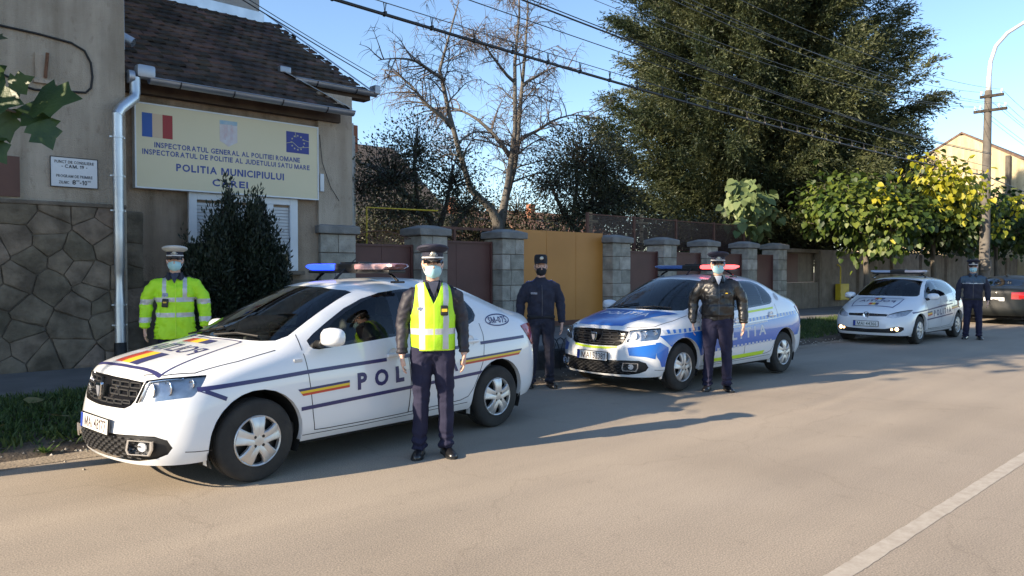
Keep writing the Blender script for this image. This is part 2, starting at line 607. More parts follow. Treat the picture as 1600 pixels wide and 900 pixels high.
# big fallen leaves on the grass
M_fleaf = M('fallen leaf', (.14, .15, .05), (.24, .20, .09), 9, .7, island=.35, trans=.2)
for i, (x, y, s) in enumerate([(1.75, 8.2, .2), (1.2, 8.0, .19), (2.15, 7.85, .22), (1.0, 8.7, .2), (2.6, 8.5, .18), (1.62, 9.2, .2), (2.35, 9.1, .17), (1.15, 9.5, .18)]):
    a = random.uniform(0, 6)
    P = np.array([[0, 0, 0.03]]); D = np.array([[math.cos(a), math.sin(a), .05]])
    V, F = leaves(P, D, np.array([random.uniform(-.4, .4)]), [s], [s * .75], HEART)
    o = np_mesh('fallen_leaf', V, F, M_fleaf, loc=(x, y, verge_z(x, y) + .05))
    tag(o, 'large dry fallen leaf lying on the grass beside the front of the white car', 'leaf', 'fallen leaves on the verge')
# ================================================================== POLICE STATION
def stucco(name, ca, cb, streak=.6, sc=1.3):
    m = bpy.data.materials.new(name); m.use_nodes = True
    n, l = m.node_tree.nodes, m.node_tree.links
    p = n['Principled BSDF']; p.inputs['Roughness'].default_value = .92; p.inputs['Specular IOR Level'].default_value = .2
    tc = n.new('ShaderNodeTexCoord')
    def nz(s, d, st):
        mp = n.new('ShaderNodeMapping'); mp.inputs['Scale'].default_value = st
        l.new(tc.outputs['Object'], mp.inputs[0])
        t = n.new('ShaderNodeTexNoise'); t.inputs['Scale'].default_value = s; t.inputs['Detail'].default_value = d; t.inputs['Roughness'].default_value = .6
        l.new(mp.outputs[0], t.inputs['Vector']); return t.outputs['Fac']
    def ramp(f, a, b, x, y):
        r = n.new('ShaderNodeValToRGB'); r.color_ramp.elements[0].position = a; r.color_ramp.elements[1].position = b
        r.color_ramp.elements[0].color = (*x, 1); r.color_ramp.elements[1].color = (*y, 1)
        l.new(f, r.inputs[0]); return r.outputs[0]
    def mul(a, b):
        x = n.new('ShaderNodeMix'); x.data_type = 'RGBA'; x.blend_type = 'MULTIPLY'; x.inputs[0].default_value = 1
        l.new(a, x.inputs[6]); l.new(b, x.inputs[7]); return x.outputs[2]
    a = ramp(nz(sc, 7, (1, 1, 1)), .3, .7, ca, cb)
    k = 1 - .55 * streak
    b = ramp(nz(2.2, 5, (1.2, 1.2, .13)), .34, .6, (k, k * .97, k * .92), (1.08, 1.06, 1.04))
    c = ramp(nz(9, 6, (1, 1, .5)), .28, .42, (.72, .70, .68), (1, 1, 1))
    l.new(mul(mul(a, b), c), p.inputs['Base Color'])
    bp = n.new('ShaderNodeBump'); bp.inputs['Strength'].default_value = .75; bp.inputs['Distance'].default_value = .03
    l.new(nz(55, 6, (1, 1, 1)), bp.inputs['Height']); l.new(bp.outputs[0], p.inputs['Normal'])
    return m
M_stucco = stucco('grey stucco', (.37, .315, .25), (.50, .435, .355), .5)
M_stucco2 = stucco('brown stucco', (.27, .205, .15), (.40, .315, .24), .7)
M_plast = stucco('pale pilaster stucco', (.42, .35, .28), (.50, .43, .35), .35)
M_tile = M('roof tile', (.030, .020, .016), (.11, .068, .048), 1.6, .9, bump=.3, bscale=60, island=.5)
M_zinc = M('zinc sheet', (.42, .45, .50), (.30, .33, .37), 1.5, .45, metal=.75, bump=.05)
M_zincn = M('new galvanised pipe', (.74, .77, .80), (.50, .54, .58), 2.0, .40, metal=.9)
M_black = M('black rubber', (.012, .012, .013), None, rough=.6)
M_white = M('white plastic', (.72, .74, .76), (.62, .64, .66), 2, .4)
M_stone = M('field stone', (.100, .076, .054), (.235, .182, .132), 4.0, .95, bump=1.0, bscale=17, island=.28)
M_mortar = M('mortar', (.115, .092, .07), (.19, .155, .12), 4, .95, bump=.6, bscale=40)
M_brown = M('brown paint', (.11, .05, .035), (.15, .07, .05), 2, .6)

house = thing('police_station', 'grey stucco police station with dark tiled roof, zinc gutters and a stone plinth', 'building', (3.4, 12.2, 0))
HX, HY = 3.4, 12.2
def hb(mb, lo, hi): mb.b2((lo[0] - HX, lo[1] - HY, lo[2]), (hi[0] - HX, hi[1] - HY, hi[2])); return mb
mb = hb(MB(), (-16, 12.2, 0), (3.46, 20, 8.6)); mb.build('wall', M_stucco, house)
mb = MB()
prof = [(12.7, .1), (12.7, 4.66), (15.25, 6.62), (17.9, 4.66), (17.9, .1)]
mb.prism([(y - HY, z) for y, z in prof], lambda a, b, t: (t - HX, a, b), 3.47, 7.59); mb.build('wall', M_stucco2, house)
mb = hb(MB(), (6.885, 12.64, 2.44), (7.60, 12.699, 4.9)); mb.build('pilaster', M_plast, house)
mb = hb(MB(), (3.47, 12.55, 4.36), (7.3, 12.71, 4.52)); hb(mb, (6.6, 13.10, 5.02), (8.3, 13.35, 5.14)); mb.build('eaves_board', M('eaves wood', (.06, .04, .03), (.1, .07, .05), 4, .9), house)
mb = hb(MB(), (-16.3, 11.7, 8.6), (3.75, 20.5, 8.9)); mb.build('cornice', M_stucco, house)

# tiled roof: every course a wavy row stepping over the one below
def tiles(name, y0, y1, xl, xr, seed):
    sl_, ex = math.atan(.765), .215
    L = (y1 - y0) / math.cos(sl_); nc = int(L / ex)
    vs, fs = [], []
    tw = .2
    rng = random.Random(seed)
    for c in range(nc):
        ya, yb = y0 + c * ex * math.cos(sl_), y0 + (c + 1.12) * ex * math.cos(sl_)
        a, b = xl((ya + yb) / 2), xr(ya)
        nt_ = int((b - a) / tw) + 1
        off = (c % 2) * tw * .5
        for t in range(nt_):
            x0 = a + t * tw - off
            lift = rng.uniform(0, .011); dx = rng.uniform(-.006, .006); tw_ = rng.uniform(-.006, .006)
            base = len(vs)
            prof_ = [(0, .002), (.18, .0), (.5, .003), (.72, .009), (.86, .017), (1.0, .004)]
            for (yy, up) in ((ya, .046), (yb, .004)):
                for (px, hz) in prof_:
                    x = min(max(x0 + px * tw + dx, a), b)
                    z = 4.545 + .765 * (yy - 12.3) + up + hz + lift + tw_ * px
                    vs.append((x - HX, yy - HY, z))
            k = len(prof_)
            for j in range(k - 1):
                fs.append((base + j, base + j + 1, base + k + j + 1, base + k + j))
            b2 = len(vs)
            for j in range(k):
                x, y, z = vs[base + j]; vs.append((x, y + .004, z - .032))
            for j in range(k - 1):
                fs.append((b2 + j, b2 + j + 1, base + j + 1, base + j))
    o = MB(); o.add(vs, fs)
    return o.build(name, M_tile, house, fix=False)
roof = tiles('roof', 12.28, 13.25, lambda y: 3.47, lambda y: 7.34 - .86 * max(0, (y - 12.3)) / .9, 1)
def rr(y): return 8.28 - .42 * (y - 13.1)
tiles('roof', 13.1, 15.35, lambda y: 3.47, rr, 2)
mb = MB()   # roof deck under the tiles, just below the course backs
def deck(y, x0, x1, dz=0): return (x0 - HX, y - HY, 4.52 + .765 * (y - 12.3) + dz), (x1 - HX, y - HY, 4.52 + .765 * (y - 12.3) + dz)
for (ya, yb, fa, fb) in ((12.3, 13.2, 7.3, 6.45), (13.12, 15.3, 8.2, 7.3)):
    p = [*deck(ya, 3.47, fa), *deck(yb, 3.47, fb)[::-1]]
    q = [*deck(ya, 3.47, fa, -.06), *deck(yb, 3.47, fb, -.06)[::-1]]
    mb.add(p + q, [(0, 1, 2, 3), (7, 6, 5, 4), (0, 4, 5, 1), (1, 5, 6, 2), (2, 6, 7, 3), (3, 7, 4, 0)])
p = [(3.47 - HX, 15.3 - HY, 6.84), (7.3 - HX, 15.3 - HY, 6.84), (7.9 - HX, 18.2 - HY, 4.62), (3.47 - HX, 18.2 - HY, 4.62)]
mb.add(p + [(a, b, c - .08) for a, b, c in p], [(0, 1, 2, 3), (7, 6, 5, 4), (0, 4, 5, 1), (1, 5, 6, 2), (2, 6, 7, 3), (3, 7, 4, 0)])
mb.build('roof_deck', M('roof boards', (.05, .035, .028)), house)
# slanting zinc flashings: front verge, right-hand hip
mb = MB()
def strip3(mb, pts, w, t=.012, up=(0, 0, 1)):
    for a, b in zip(pts[:-1], pts[1:]):
        a, b = Vector(a) - Vector((HX, HY, 0)), Vector(b) - Vector((HX, HY, 0))
        s = (b - a).cross(Vector(up)).normalized() * w / 2; u = Vector(up) * t
        P = [a - s, a + s, b + s, b - s]; Q = [q + u for q in P]
        mb.add(P + Q, [(3, 2, 1, 0), (4, 5, 6, 7), (0, 1, 5, 4), (1, 2, 6, 5), (2, 3, 7, 6), (3, 0, 4, 7)])
strip3(mb, [(7.34, 12.22, 4.58), (6.50, 13.2, 5.30)], .14)
mb.bevbox((6.5 - HX, 13.2 - HY, 5.33), (.22, .12, .12), .02)
strip3(mb, [(8.33, 13.05, 5.20), (7.28, 15.5, 7.07)], .12)
mb.build('flashing', M_zinc, house)
# gutters: half-round troughs with brackets, hoppers at the ends
def gutter(x0, x1, y, z, r=.085):
    o = MB(); ns = 9
    rs = []
    for x in (x0, x1):
        ring = [(x - HX, y - HY + r * math.cos(PI + PI * k / ns), z + r * math.sin(PI + PI * k / ns)) for k in range(ns + 1)]
        ring += [(x - HX, y - HY + (r - .006) * math.cos(PI + PI * k / ns), z + (r - .006) * math.sin(PI + PI * k / ns)) for k in range(ns, -1, -1)]
        rs.append(ring)
    o.rings(rs)
    o.tube([(x0 - HX, y - HY - r, z), (x1 - HX, y - HY - r, z)], .012, 6)
    gt = o.build('gutter', M_zinc, house, smooth=True, angle=40)
    n = int((x1 - x0) / .85)
    for i in range(n):
        k = MB()
        x = x0 + .45 + i * .85
        for j in range(8):
            a0, a1 = PI + PI * j / 8, PI + PI * (j + 1) / 8
            k.tube([(x - HX, y - HY + (r + .006) * math.cos(a0), z + (r + .006) * math.sin(a0)), (x - HX, y - HY + (r + .006) * math.cos(a1), z + (r + .006) * math.sin(a1))], .011, 5)
        k.build('bracket', M('dark iron', (.05, .05, .055), None, rough=.5, metal=.5), gt)
    return gt
g1 = gutter(3.8, 7.36, 12.2, 4.52)
mb = MB(); mb.bevbox((3.74 - HX, 12.2 - HY, 4.60), (.27, .21, .20), .05); mb.tube([(3.5 - HX, 12.2 - HY, 4.5), (3.58 - HX, 12.2 - HY, 4.5)], .10, 14); mb.build('hopper', M_zinc, house, smooth=True, angle=40)
g2 = gutter(6.6, 8.38, 13.02, 5.17)
mb = MB(); mb.bevbox((8.36 - HX, 13.02 - HY, 5.22), (.13, .22, .18), .02); mb.build('hopper', M_zinc, house)
mb = MB(); mb.tube([(3.46 - HX, 12.9 - HY, 5.34), (3.74 - HX, 12.72 - HY, 5.16)], .075, 14, cap=False); mb.build('spout', M_zincn, house, smooth=True, angle=60)
# zinc strip at the corner of the tall block
mb = hb(MB(), (3.462, 12.24, 4.9), (3.475, 13.2, 8.6)); mb.build('flashing', M_zinc, house)
# upper storey behind the ridge
mb = hb(MB(), (3.47, 15.3, 6.2), (6.98, 19, 11.5)); mb.build('upper_wall', stucco('pale render', (.36, .35, .33), (.42, .41, .39), .2), house)
mb = hb(MB(), (3.47, 15.22, 6.74), (7.05, 15.32, 7.02)); mb.build('flashing', M_zincn, house)

# drainpipe: offset elbow then a straight dented run with clips
dp = MB()
path = [(3.60, 12.2, 4.50), (3.60, 12.2, 4.28), (3.58, 12.18, 4.18), (3.36, 12.06, 3.98), (3.31, 12.05, 3.88)]
dp.tube([(a - HX, b - HY, c) for a, b, c in path], .078, 18)
zs = [3.9, 3.3, 2.6, 2.2, 1.62, 1.58, 1.46, 1.3, 1.16, 1.12, .7, .46]
rs = [.072, .072, .072, .071, .072, .066, .056, .06, .069, .072, .071, .071]
dp.tube([(3.31 - HX, 12.05 - HY + (.01 if 1.1 < z < 1.6 else 0), z) for z in zs], rs, 18)
pipe = dp.build('drainpipe', M_zincn, house, smooth=True, angle=50)
for z in (3.55, 2.98, 2.47, 1.08, .78):
    mb = MB()
    mb.lathe([(.074, -.014), (.083, -.014), (.083, .014), (.074, .014)], (3.31 - HX, 12.05 - HY, z), 18)
    mb.box((3.37 - HX, 12.10 - HY, z), (.1, .02, .018)); mb.box((3.23 - HX, 12.06 - HY, z), (.06, .02, .02)); mb.build('clip', M_zincn, pipe)
mb = MB(); mb.tube([(3.31 - HX, 12.05 - HY, .52), (3.31 - HX, 12.04 - HY, .36), (3.30 - HX, 12.0 - HY, .24)], .085, 14); mb.build('boot', M_black, pipe, smooth=True, angle=60)

# stone plinth: irregular polygon stones cut by half planes, each standing proud of its mortar bed
def clip_poly(poly, nx, ny, d):
    out = []
    for i in range(len(poly)):
        a, b = poly[i], poly[(i + 1) % len(poly)]
        da, db = a[0] * nx + a[1] * ny - d, b[0] * nx + b[1] * ny - d
        if da <= 0: out.append(a)
        if da * db < 0:
            t = da / (da - db); out.append((a[0] + (b[0] - a[0]) * t, a[1] + (b[1] - a[1]) * t))
    return out
def stones(mbx, x0, x1, z0, z1, n, seed, yf, gap=.006):
    rng = random.Random(seed)
    pts = []
    while len(pts) < n:
        best, bd = None, -1
        for _ in range(12):
            c = (rng.uniform(x0, x1), rng.uniform(z0, z1))
            d = min([((c[0] - q[0]) ** 2 + ((c[1] - q[1]) * 1.25) ** 2) for q in pts], default=9)
            if d > bd: best, bd = c, d
        pts.append(best)
    for i, p in enumerate(pts):
        poly = [(x0, z0), (x1, z0), (x1, z1), (x0, z1)]
        for j, q in enumerate(pts):
            if i == j or (p[0] - q[0]) ** 2 + (p[1] - q[1]) ** 2 > 4: continue
            nx, ny = q[0] - p[0], q[1] - p[1]; L = math.hypot(nx, ny); nx /= L; ny /= L
            poly = clip_poly(poly, nx, ny, (p[0] + q[0]) / 2 * nx + (p[1] + q[1]) / 2 * ny - gap)
            if len(poly) < 3: break
        if len(poly) < 3: continue
        cx = sum(a for a, b in poly) / len(poly); cz = sum(b for a, b in poly) / len(poly)
        # subdivide the outline and roughen it
        out = []
        for k in range(len(poly)):
            a, b = poly[k], poly[(k + 1) % len(poly)]
            m_ = max(1, int(math.hypot(a[0] - b[0], a[1] - b[1]) / .09))
            for t in range(m_):
                u = t / m_; x, z = a[0] + (b[0] - a[0]) * u, a[1] + (b[1] - a[1]) * u
                j_ = .008
                out.append((x + rng.uniform(-j_, j_), z + rng.uniform(-j_, j_)))
        d0 = rng.uniform(.006, .024); tx, tz = rng.uniform(-.05, .05), rng.uniform(-.05, .05)
        def ring(s, y): return [(cx + (x - cx) * s - HX, yf - HY - y * (1 if s > .99 else 1 + tx * (x - cx) * 8 + tz * (z - cz) * 8) + .012 * noise.noise((x * 5, z * 5, i)), cz + (z - cz) * s) for x, z in out]
        mbx.rings([ring(1.0, -.02), ring(.985, d0 * .6), ring(.90, d0), ring(.5, d0 * 1.12)], cap=True)
base = MB(); hb(base, (-6, 12.125, .1), (3.40, 12.25, 2.50)); hb(base, (3.38, 12.49, .1), (3.77, 12.72, 2.50)); hb(base, (3.3, 12.2, .1), (3.42, 12.6, 2.5))
pl = base.build('plinth', M_mortar, house)
st = MB(); stones(st, -2.2, 3.40, .16, 2.50, 115, 4, 12.11); stones(st, 3.43, 3.77, .16, 2.48, 6, 9, 12.475)
st.build('stone_facing', M_stone, pl, smooth=True, angle=35, fix=True)
mb = hb(MB(), (-6, 12.08, 2.50), (3.43, 12.25, 2.56)); mb.build('ledge', M_mortar, pl, bevel=.015)
# low plinth under the sign wall
mb = hb(MB(), (3.78, 12.66, .1), (6.86, 12.72, 1.42)); mb.build('plinth', M_mortar, house)

# brown window board at the left, cable, iron bracket
mb = hb(MB(), (1.55, 12.165, 2.60), (2.10, 12.199, 3.15)); mb.build('shutter', M_brown, house)
mb = MB()
cab = [(1.2, 4.92), (1.9, 4.90), (2.35, 4.88), (2.75, 4.84), (2.92, 4.76), (3.0, 4.6), (3.02, 4.4), (3.0, 4.24), (2.93, 4.16), (2.6, 4.13), (2.3, 4.10), (2.15, 4.13), (2.0, 4.22), (1.85, 4.27)]
mb.tube([(x - HX, 12.18 - HY, z) for x, z in cab], .016, 7); mb.build('cable', M_black, house, smooth=True)
mb = MB(); mb.tube([(2.42 - HX, 12.16 - HY, 4.28), (2.44 - HX, 12.1 - HY, 4.62)], .022, 8); mb.build('bracket', M('rust iron', (.12, .06, .035), (.2, .1, .06), 20, .9), house)
mb = hb(MB(), (2.28, 12.14, 4.2), (2.56, 12.199, 4.25)); hb(mb, (2.3, 12.17, 4.25), (2.46, 12.198, 4.62)); mb.build('bracket_base', M_plast, house)

# window: white frame, mullion, roller shutter, sill
wn = thing('window', 'x', 'x', (0, 0, 0)); wn.parent = house
for k in ('label', 'category'): del wn[k]
bpy.data.objects.remove(wn)
fr = MB()
X0, X1, Z0, Z1 = 4.53, 6.46, 1.58, 2.88
hb(fr, (X0, 12.63, Z0), (X0 + .13, 12.699, Z1)); hb(fr, (X1 - .15, 12.63, Z0), (X1, 12.699, Z1))
hb(fr, (X0 + .13, 12.63, Z1 - .12), (X1 - .15, 12.699, Z1)); hb(fr, (X0 + .13, 12.63, Z0), (X1 - .15, 12.699, Z0 + .12))
hb(fr, (5.88, 12.635, Z0 + .12), (6.0, 12.699, Z1 - .12)); hb(fr, (X0 - .02, 12.60, Z1), (X1 + .05, 12.699, Z1 + .06))
win = fr.build('window', M_white, house, bevel=.008)
mb = MB()
for i in range(15):
    for (a, b) in ((X0 + .135, 5.875), (6.005, X1 - .155)):
        z = Z0 + .30 + i * .056
        if z > Z1 - .17: continue
        mb.bevbox(((a + b) / 2 - HX, 12.685 - HY, z + .027), (b - a, .022, .051), .008)
mb.build('roller_shutter', M('shutter slat', (.60, .61, .62), (.48, .49, .5), 3, .5), win)
mb = hb(MB(), (X0 + .13, 12.69, Z0 + .12), (5.88, 12.698, Z0 + .3)); hb(mb, (6.0, 12.69, Z0 + .12), (X1 - .15, 12.698, Z0 + .3)); mb.build('pane', M('dark pane', (.02, .025, .03), None, rough=.05), win)
mb = hb(MB(), (X0 - .08, 12.56, Z0 - .07), (X1 + .1, 12.699, Z0 - .002)); mb.build('sill', M_mortar, win, bevel=.01)

# ------------------------------------------------------------------ sign over the window
M_ink = M('blue lettering', (.045, .075, .27), None, rough=.5)
def panel_text(name, body, x0, x1, z0, z1, y, mat, parent, ox, oz, bold=.0, oy=0):
    vs, fs = fit_text(body, x1 - x0, z1 - z0, bold)
    mbt = MB(); cx, cz = (x0 + x1) / 2, (z0 + z1) / 2
    mbt.add([(cx + a - ox, y - oy, cz + b - oz) for a, b in vs], fs)
    return mbt.build(name, mat, parent, fix=False)
sign = thing('station_sign', 'long cream sign board with blue lettering, tricolour and star flag above the window', 'sign', (5.25, 12.6, 3.55))
sx, sy, sz = 5.25, 12.6, 3.55
mb = MB(); mb.b2((3.71 - sx, -.04, 2.90 - sz), (6.82 - sx, .09, 4.20 - sz))
M_cream = M('cream panel', (.66, .58, .385), (.70, .62, .42), .8, .45)
board = mb.build('board', M_cream, sign)
mb = MB()
for lo, hi in (((3.69, 2.88), (6.84, 2.902)), ((3.69, 4.198), (6.84, 4.22)), ((3.69, 2.902), (3.712, 4.198)), ((6.818, 2.902), (6.84, 4.198))):
    mb.b2((lo[0] - sx, -.05, lo[1] - sz), (hi[0] - sx, .092, hi[1] - sz))
mb.build('frame', M_white, sign)
sf = 12.6 - .043
for body, a, b, c, d, bo in (('INSPECTORATUL GENERAL AL POLITIEI ROMANE', 3.98, 6.47, 3.535, 3.62, .022), ('INSPECTORATUL DE POLITIE AL JUDETULUI SATU MARE', 3.80, 6.66, 3.415, 3.50, .022),
                            ('POLITIA MUNICIPIULUI', 4.31, 6.16, 3.19, 3.31, .028), ('CAREI', 4.89, 5.50, 2.995, 3.11, .028)):
    panel_text('lettering', body, a, b, c, d, sf, M_ink, board, sx, sz, bo, sy)
def flat(name, polys, mats, parent, y=-.043):
    o = MB()
    for i, pl_ in enumerate(polys):
        o.add([(a - sx, y, b - sz) for a, b in pl_], [tuple(range(len(pl_)))], i if len(mats) > 1 else 0)
    return o.build(name, mats, parent, fix=False)
def rc(a, b, c, d): return [(a, c), (b, c), (b, d), (a, d)]
flat('tricolour', [rc(3.80, 3.953, 3.69, 4.065), rc(3.953, 4.107, 3.69, 4.065), rc(4.107, 4.26, 3.69, 4.065)],
     [M('flag blue', (.03, .10, .36)), M('flag faded yellow', (.62, .47, .32)), M('flag red', (.33, .035, .035))], board)
flat('crest', [[(5.02, 3.76), (5.10, 3.72), (5.17, 3.675), (5.24, 3.72), (5.32, 3.76), (5.32, 4.04), (5.02, 4.04)], rc(5.02, 5.32, 4.042, 4.11)],
     [M('faded crest', (.60, .60, .62), (.58, .50, .50), 9, .5), M('crest blue', (.24, .42, .55), (.42, .52, .58), 12)], board)
flat('crest_mark', [[(5.08, 3.80), (5.12, 3.78), (5.16, 3.95), (5.15, 4.05), (5.10, 4.0)], [(5.20, 3.77), (5.24, 3.80), (5.25, 4.01), (5.21, 4.06), (5.19, 3.9)]], [M('pale pink', (.58, .45, .45), (.56, .52, .55), 30)], board, -.045)
eu = [rc(6.21, 6.65, 3.70, 4.075)]
flat('star_flag', eu, [M('star flag blue', (.045, .06, .26))], board)
st_ = MB()
for k in range(12):
    a = 2 * PI * k / 12; cx, cz = 6.43 + .125 * math.cos(a), 3.888 + .125 * math.sin(a)
    st_.add([(cx + (.022 if j % 2 == 0 else .009) * math.cos(PI / 2 + j * PI / 5) - sx, -.045, cz + (.022 if j % 2 == 0 else .009) * math.sin(PI / 2 + j * PI / 5) - sz) for j in range(10)], [tuple(range(10))])
for (a, b) in (((6.21, 3.86), (6.33, 3.89)), ((6.33, 3.89), (6.45, 3.80)), ((6.45, 3.80), (6.65, 3.83)), ((6.38, 4.07), (6.40, 3.98)), ((6.52, 3.95), (6.65, 3.93))):
    d = Vector((b[0] - a[0], b[1] - a[1])).normalized() * .004
    st_.add([(a[0] - sx - d.y, -.045, a[1] - sz + d.x), (a[0] - sx + d.y, -.045, a[1] - sz - d.x), (b[0] - sx + d.y, -.045, b[1] - sz - d.x), (b[0] - sx - d.y, -.045, b[1] - sz + d.x)], [(0, 1, 2, 3)])
st_.build('stars', M('pale gold', (.55, .50, .28)), board, fix=False)
mb = MB(); mb.b2((6.90, 12.60, 3.05), (6.98, 12.64, 3.38)); tag(mb.build('junction_box', M_white, bevel=.01), 'small pale junction box on the wall at the right edge of the long sign', 'junction box')
mb = MB(); mb.tube([(6.9, 12.62, 4.1), (6.95, 12.62, 3.6), (7.12, 12.62, 3.15), (7.3, 12.62, 2.9)], .006, 5); tag(mb.build('wire', M_black), 'thin black wire hanging on the pale pilaster right of the long sign', 'wire')

pq = thing('notice_plaque', 'small white notice plaque with opening hours on the stucco left of the drainpipe', 'sign', (2.77, 12.19, 2.99))
mb = MB(); mb.bevbox((0, 0, 0), (.60, .02, .42), .006); pb_ = mb.build('board', M_white, pq)
mb = MB()
for a, b, c, d in ((-.305, .305, .205, .215), (-.305, .305, -.215, -.205), (-.305, -.295, -.205, .205), (.295, .305, -.205, .205)):
    mb.b2((a, -.014, c), (b, -.002, d))
mb.build('border', M_black, pq)
M_dk = M('black lettering', (.03, .03, .035))
for body, a, b, c, d, bo in (('PUNCT DE CONSILIERE', -.25, .25, .125, .165, .015), ('- CAM. 19 -', -.165, .165, .06, .11, .02), ('PROGRAM DE PRIMIRE', -.23, .23, -.075, -.035, .01), ('ZILNIC', -.20, -.07, -.165, -.125, .01),
                            ('8', -.03, .015, -.17, -.105, .02), ('00', .02, .06, -.125, -.1, .01), ('-10', .065, .16, -.17, -.105, .02), ('00', .165, .205, -.125, -.1, .01)):
    panel_text('lettering', body, a, b, c, d, -.0135, M_dk, pb_, 0, 0, bo)
# ================================================================== STREET WALL, GATES, RAILINGS
M_block = M('grey ashlar', (.24, .215, .18), (.44, .40, .34), 3.4, .95, bump=.9, bscale=26, island=.22)
M_cap = M('weathered cap stone', (.16, .15, .14), (.27, .255, .235), 2.4, .95, bump=.7, bscale=30)
M_maroon = M('maroon sheet metal', (.085, .030, .024), (.12, .045, .036), 1.4, .55, bump=.06, bscale=9)
M_ochre = M('ochre painted sheet', (.46, .185, .030), (.54, .225, .042), .8, .5, bump=.04, bscale=5)
M_conc = stucco('mossy concrete', (.17, .135, .105), (.29, .24, .19), .25, 1.8)
M_iron = M('rusty iron', (.10, .045, .032), (.16, .075, .05), 6, .8)

def pillar(x1, label, wd=.72, dp_=.62, h=2.30, seed=0, y0=12.7):
    rng = random.Random(seed)
    t = thing('stone_pillar', label, 'pillar', (x1 - wd / 2, y0 + dp_ / 2, .17), group='stone pillars along the street wall')
    mb = MB(); z = 0; rows = 6; hh = (h - .17 - .19) / rows
    mb.b2((-wd / 2 + .015, -dp_ / 2 + .015, -.1), (wd / 2 - .015, dp_ / 2 - .015, h - .17 - .18), mi=1)
    for r in range(rows):
        sp = rng.choice([.42, .5, .6]) if r % 2 else rng.choice([1.0, .38])
        cuts = [0, sp, 1] if sp < 1 else [0, 1]
        for a, b in zip(cuts[:-1], cuts[1:]):
            d = rng.uniform(-.006, .012)
            lo, hi = -wd / 2 + a * wd, -wd / 2 + b * wd
            mb.bevbox(((lo + hi) / 2, 0, z + hh / 2), (hi - lo - .012, dp_ + d, hh - .014), .016)
        # side returns
        z += hh
    mb.build('shaft', [M_block, M_mortar], t)
    c = MB(); zc = h - .17 - .19
    c.bevbox((0, 0, zc + .085), (wd + .13, dp_ + .13, .15), .025)
    c.add([(-wd / 2 - .05, -dp_ / 2 - .05, zc + .158), (wd / 2 + .05, -dp_ / 2 - .05, zc + .158), (wd / 2 + .05, dp_ / 2 + .05, zc + .158), (-wd / 2 - .05, dp_ / 2 + .05, zc + .158),
           (-wd / 5, -dp_ / 5, zc + .235), (wd / 5, -dp_ / 5, zc + .235), (wd / 5, dp_ / 5, zc + .235), (-wd / 5, dp_ / 5, zc + .235)],
          [(0, 1, 5, 4), (1, 2, 6, 5), (2, 3, 7, 6), (3, 0, 4, 7), (4, 5, 6, 7), (3, 2, 1, 0)])
    c.build('capstone', M_cap, t)
    return t
PX = [(7.66, .76, 'stone pillar carrying the corner of the police station'), (9.93, .70, 'stone pillar between the two maroon gates'), (12.2, .70, 'stone pillar between the narrow maroon gate and the ochre gate'),
      (16.2, .76, 'stone pillar at the right edge of the ochre gate'), (18.35, .62, 'stone pillar second to the right of the ochre gate, above the roof of the blue and white car'),
      (20.55, .62, 'stone pillar behind the black capped officer in the leather jacket'), (22.95, .62, 'stone pillar under the pale catalpa tree'), (25.0, .62, 'rightmost stone pillar beside the concrete wall')]
for i, (x1, wd, lb) in enumerate(PX):
    pillar(x1, lb, wd, .62, 2.50 if i else 2.46, i, 12.66 if i else 12.62)

# maroon gates
def sheet_gate(name, label, x0, x1, z0, z1, y, mat, seams, cat='gate', frame=True):
    t = thing(name, label, cat, ((x0 + x1) / 2, y, z0))
    mb = MB(); wd = x1 - x0
    mb.b2((-wd / 2, -.012, 0), (wd / 2, .012, z1 - z0))
    mb.build('panel', mat, t)
    mb = MB()
    for s in seams:
        mb.box((s * wd - wd / 2, -.0135, (z1 - z0) / 2), (.03, .008, z1 - z0 - .01))
    if frame:
        for s in (-1, 1): mb.box((s * (wd / 2 - .025), -.02, (z1 - z0) / 2), (.05, .05, z1 - z0 + .02))
        mb.box((0, -.02, z1 - z0 - .02), (wd - .1, .045, .045)); mb.box((0, -.02, .03), (wd - .1, .045, .045))
    mb.build('frame', mat, t)
    return t, wd
ga, _ = sheet_gate('metal_gate', 'maroon sheet metal gate with curly ironwork on top beside the police station', 7.72, 9.2, .25, 2.12, 12.95, M_maroon, [.5])
mb = MB()   # scrolls above
def scroll(mb, cx, cz, r, d, y=-.02):
    pts = []
    for k in range(22):
        a = k / 21 * 2.6 * PI; q = r * (1 - k / 26)
        pts.append((cx + d * (q * math.cos(a)), y, cz + q * math.sin(a)))
    mb.tube(pts, .009, 5)
for k, (cx, cz, r, d) in enumerate([(-.55, 1.99, .10, 1), (-.28, 1.97, .08, -1), (-.05, 2.0, .11, 1), (.25, 1.97, .08, -1), (.5, 1.98, .09, 1)]):
    scroll(mb, cx, cz, r, d)
mb.tube([(-.72, -.02, 2.02), (-.3, -.02, 2.12), (.1, -.02, 2.15), (.7, -.02, 2.0)], .01, 5)
mb.build('scrollwork', M_iron, ga)
gb, _ = sheet_gate('metal_gate', 'narrow maroon sheet metal gate between two stone pillars', 9.98, 11.45, .25, 2.24, 12.98, M_maroon, [.3])
mb = MB(); mb.b2((-.72, -.03, 2.24), (.72, .03, 2.30)); mb.b2((-.38, -.03, 1.99), (-.33, .03, 2.24)); mb.build('lintel', M_iron, gb)
mb = MB(); mb.bevbox((-.66, -.035, 1.72), (.10, .012, .14), .004); mb.build('number_plate', M_white, gb)
gc, _ = sheet_gate('metal_gate', 'wide plain ochre metal gate between two stone pillars', 12.24, 15.42, .32, 2.57, 13.0, M_ochre, [.33, .67], frame=False)
mb = MB(); mb.b2((-1.58, -.02, -.12), (1.58, .02, 0)); mb.build('bottom_rail', M_iron, gc)
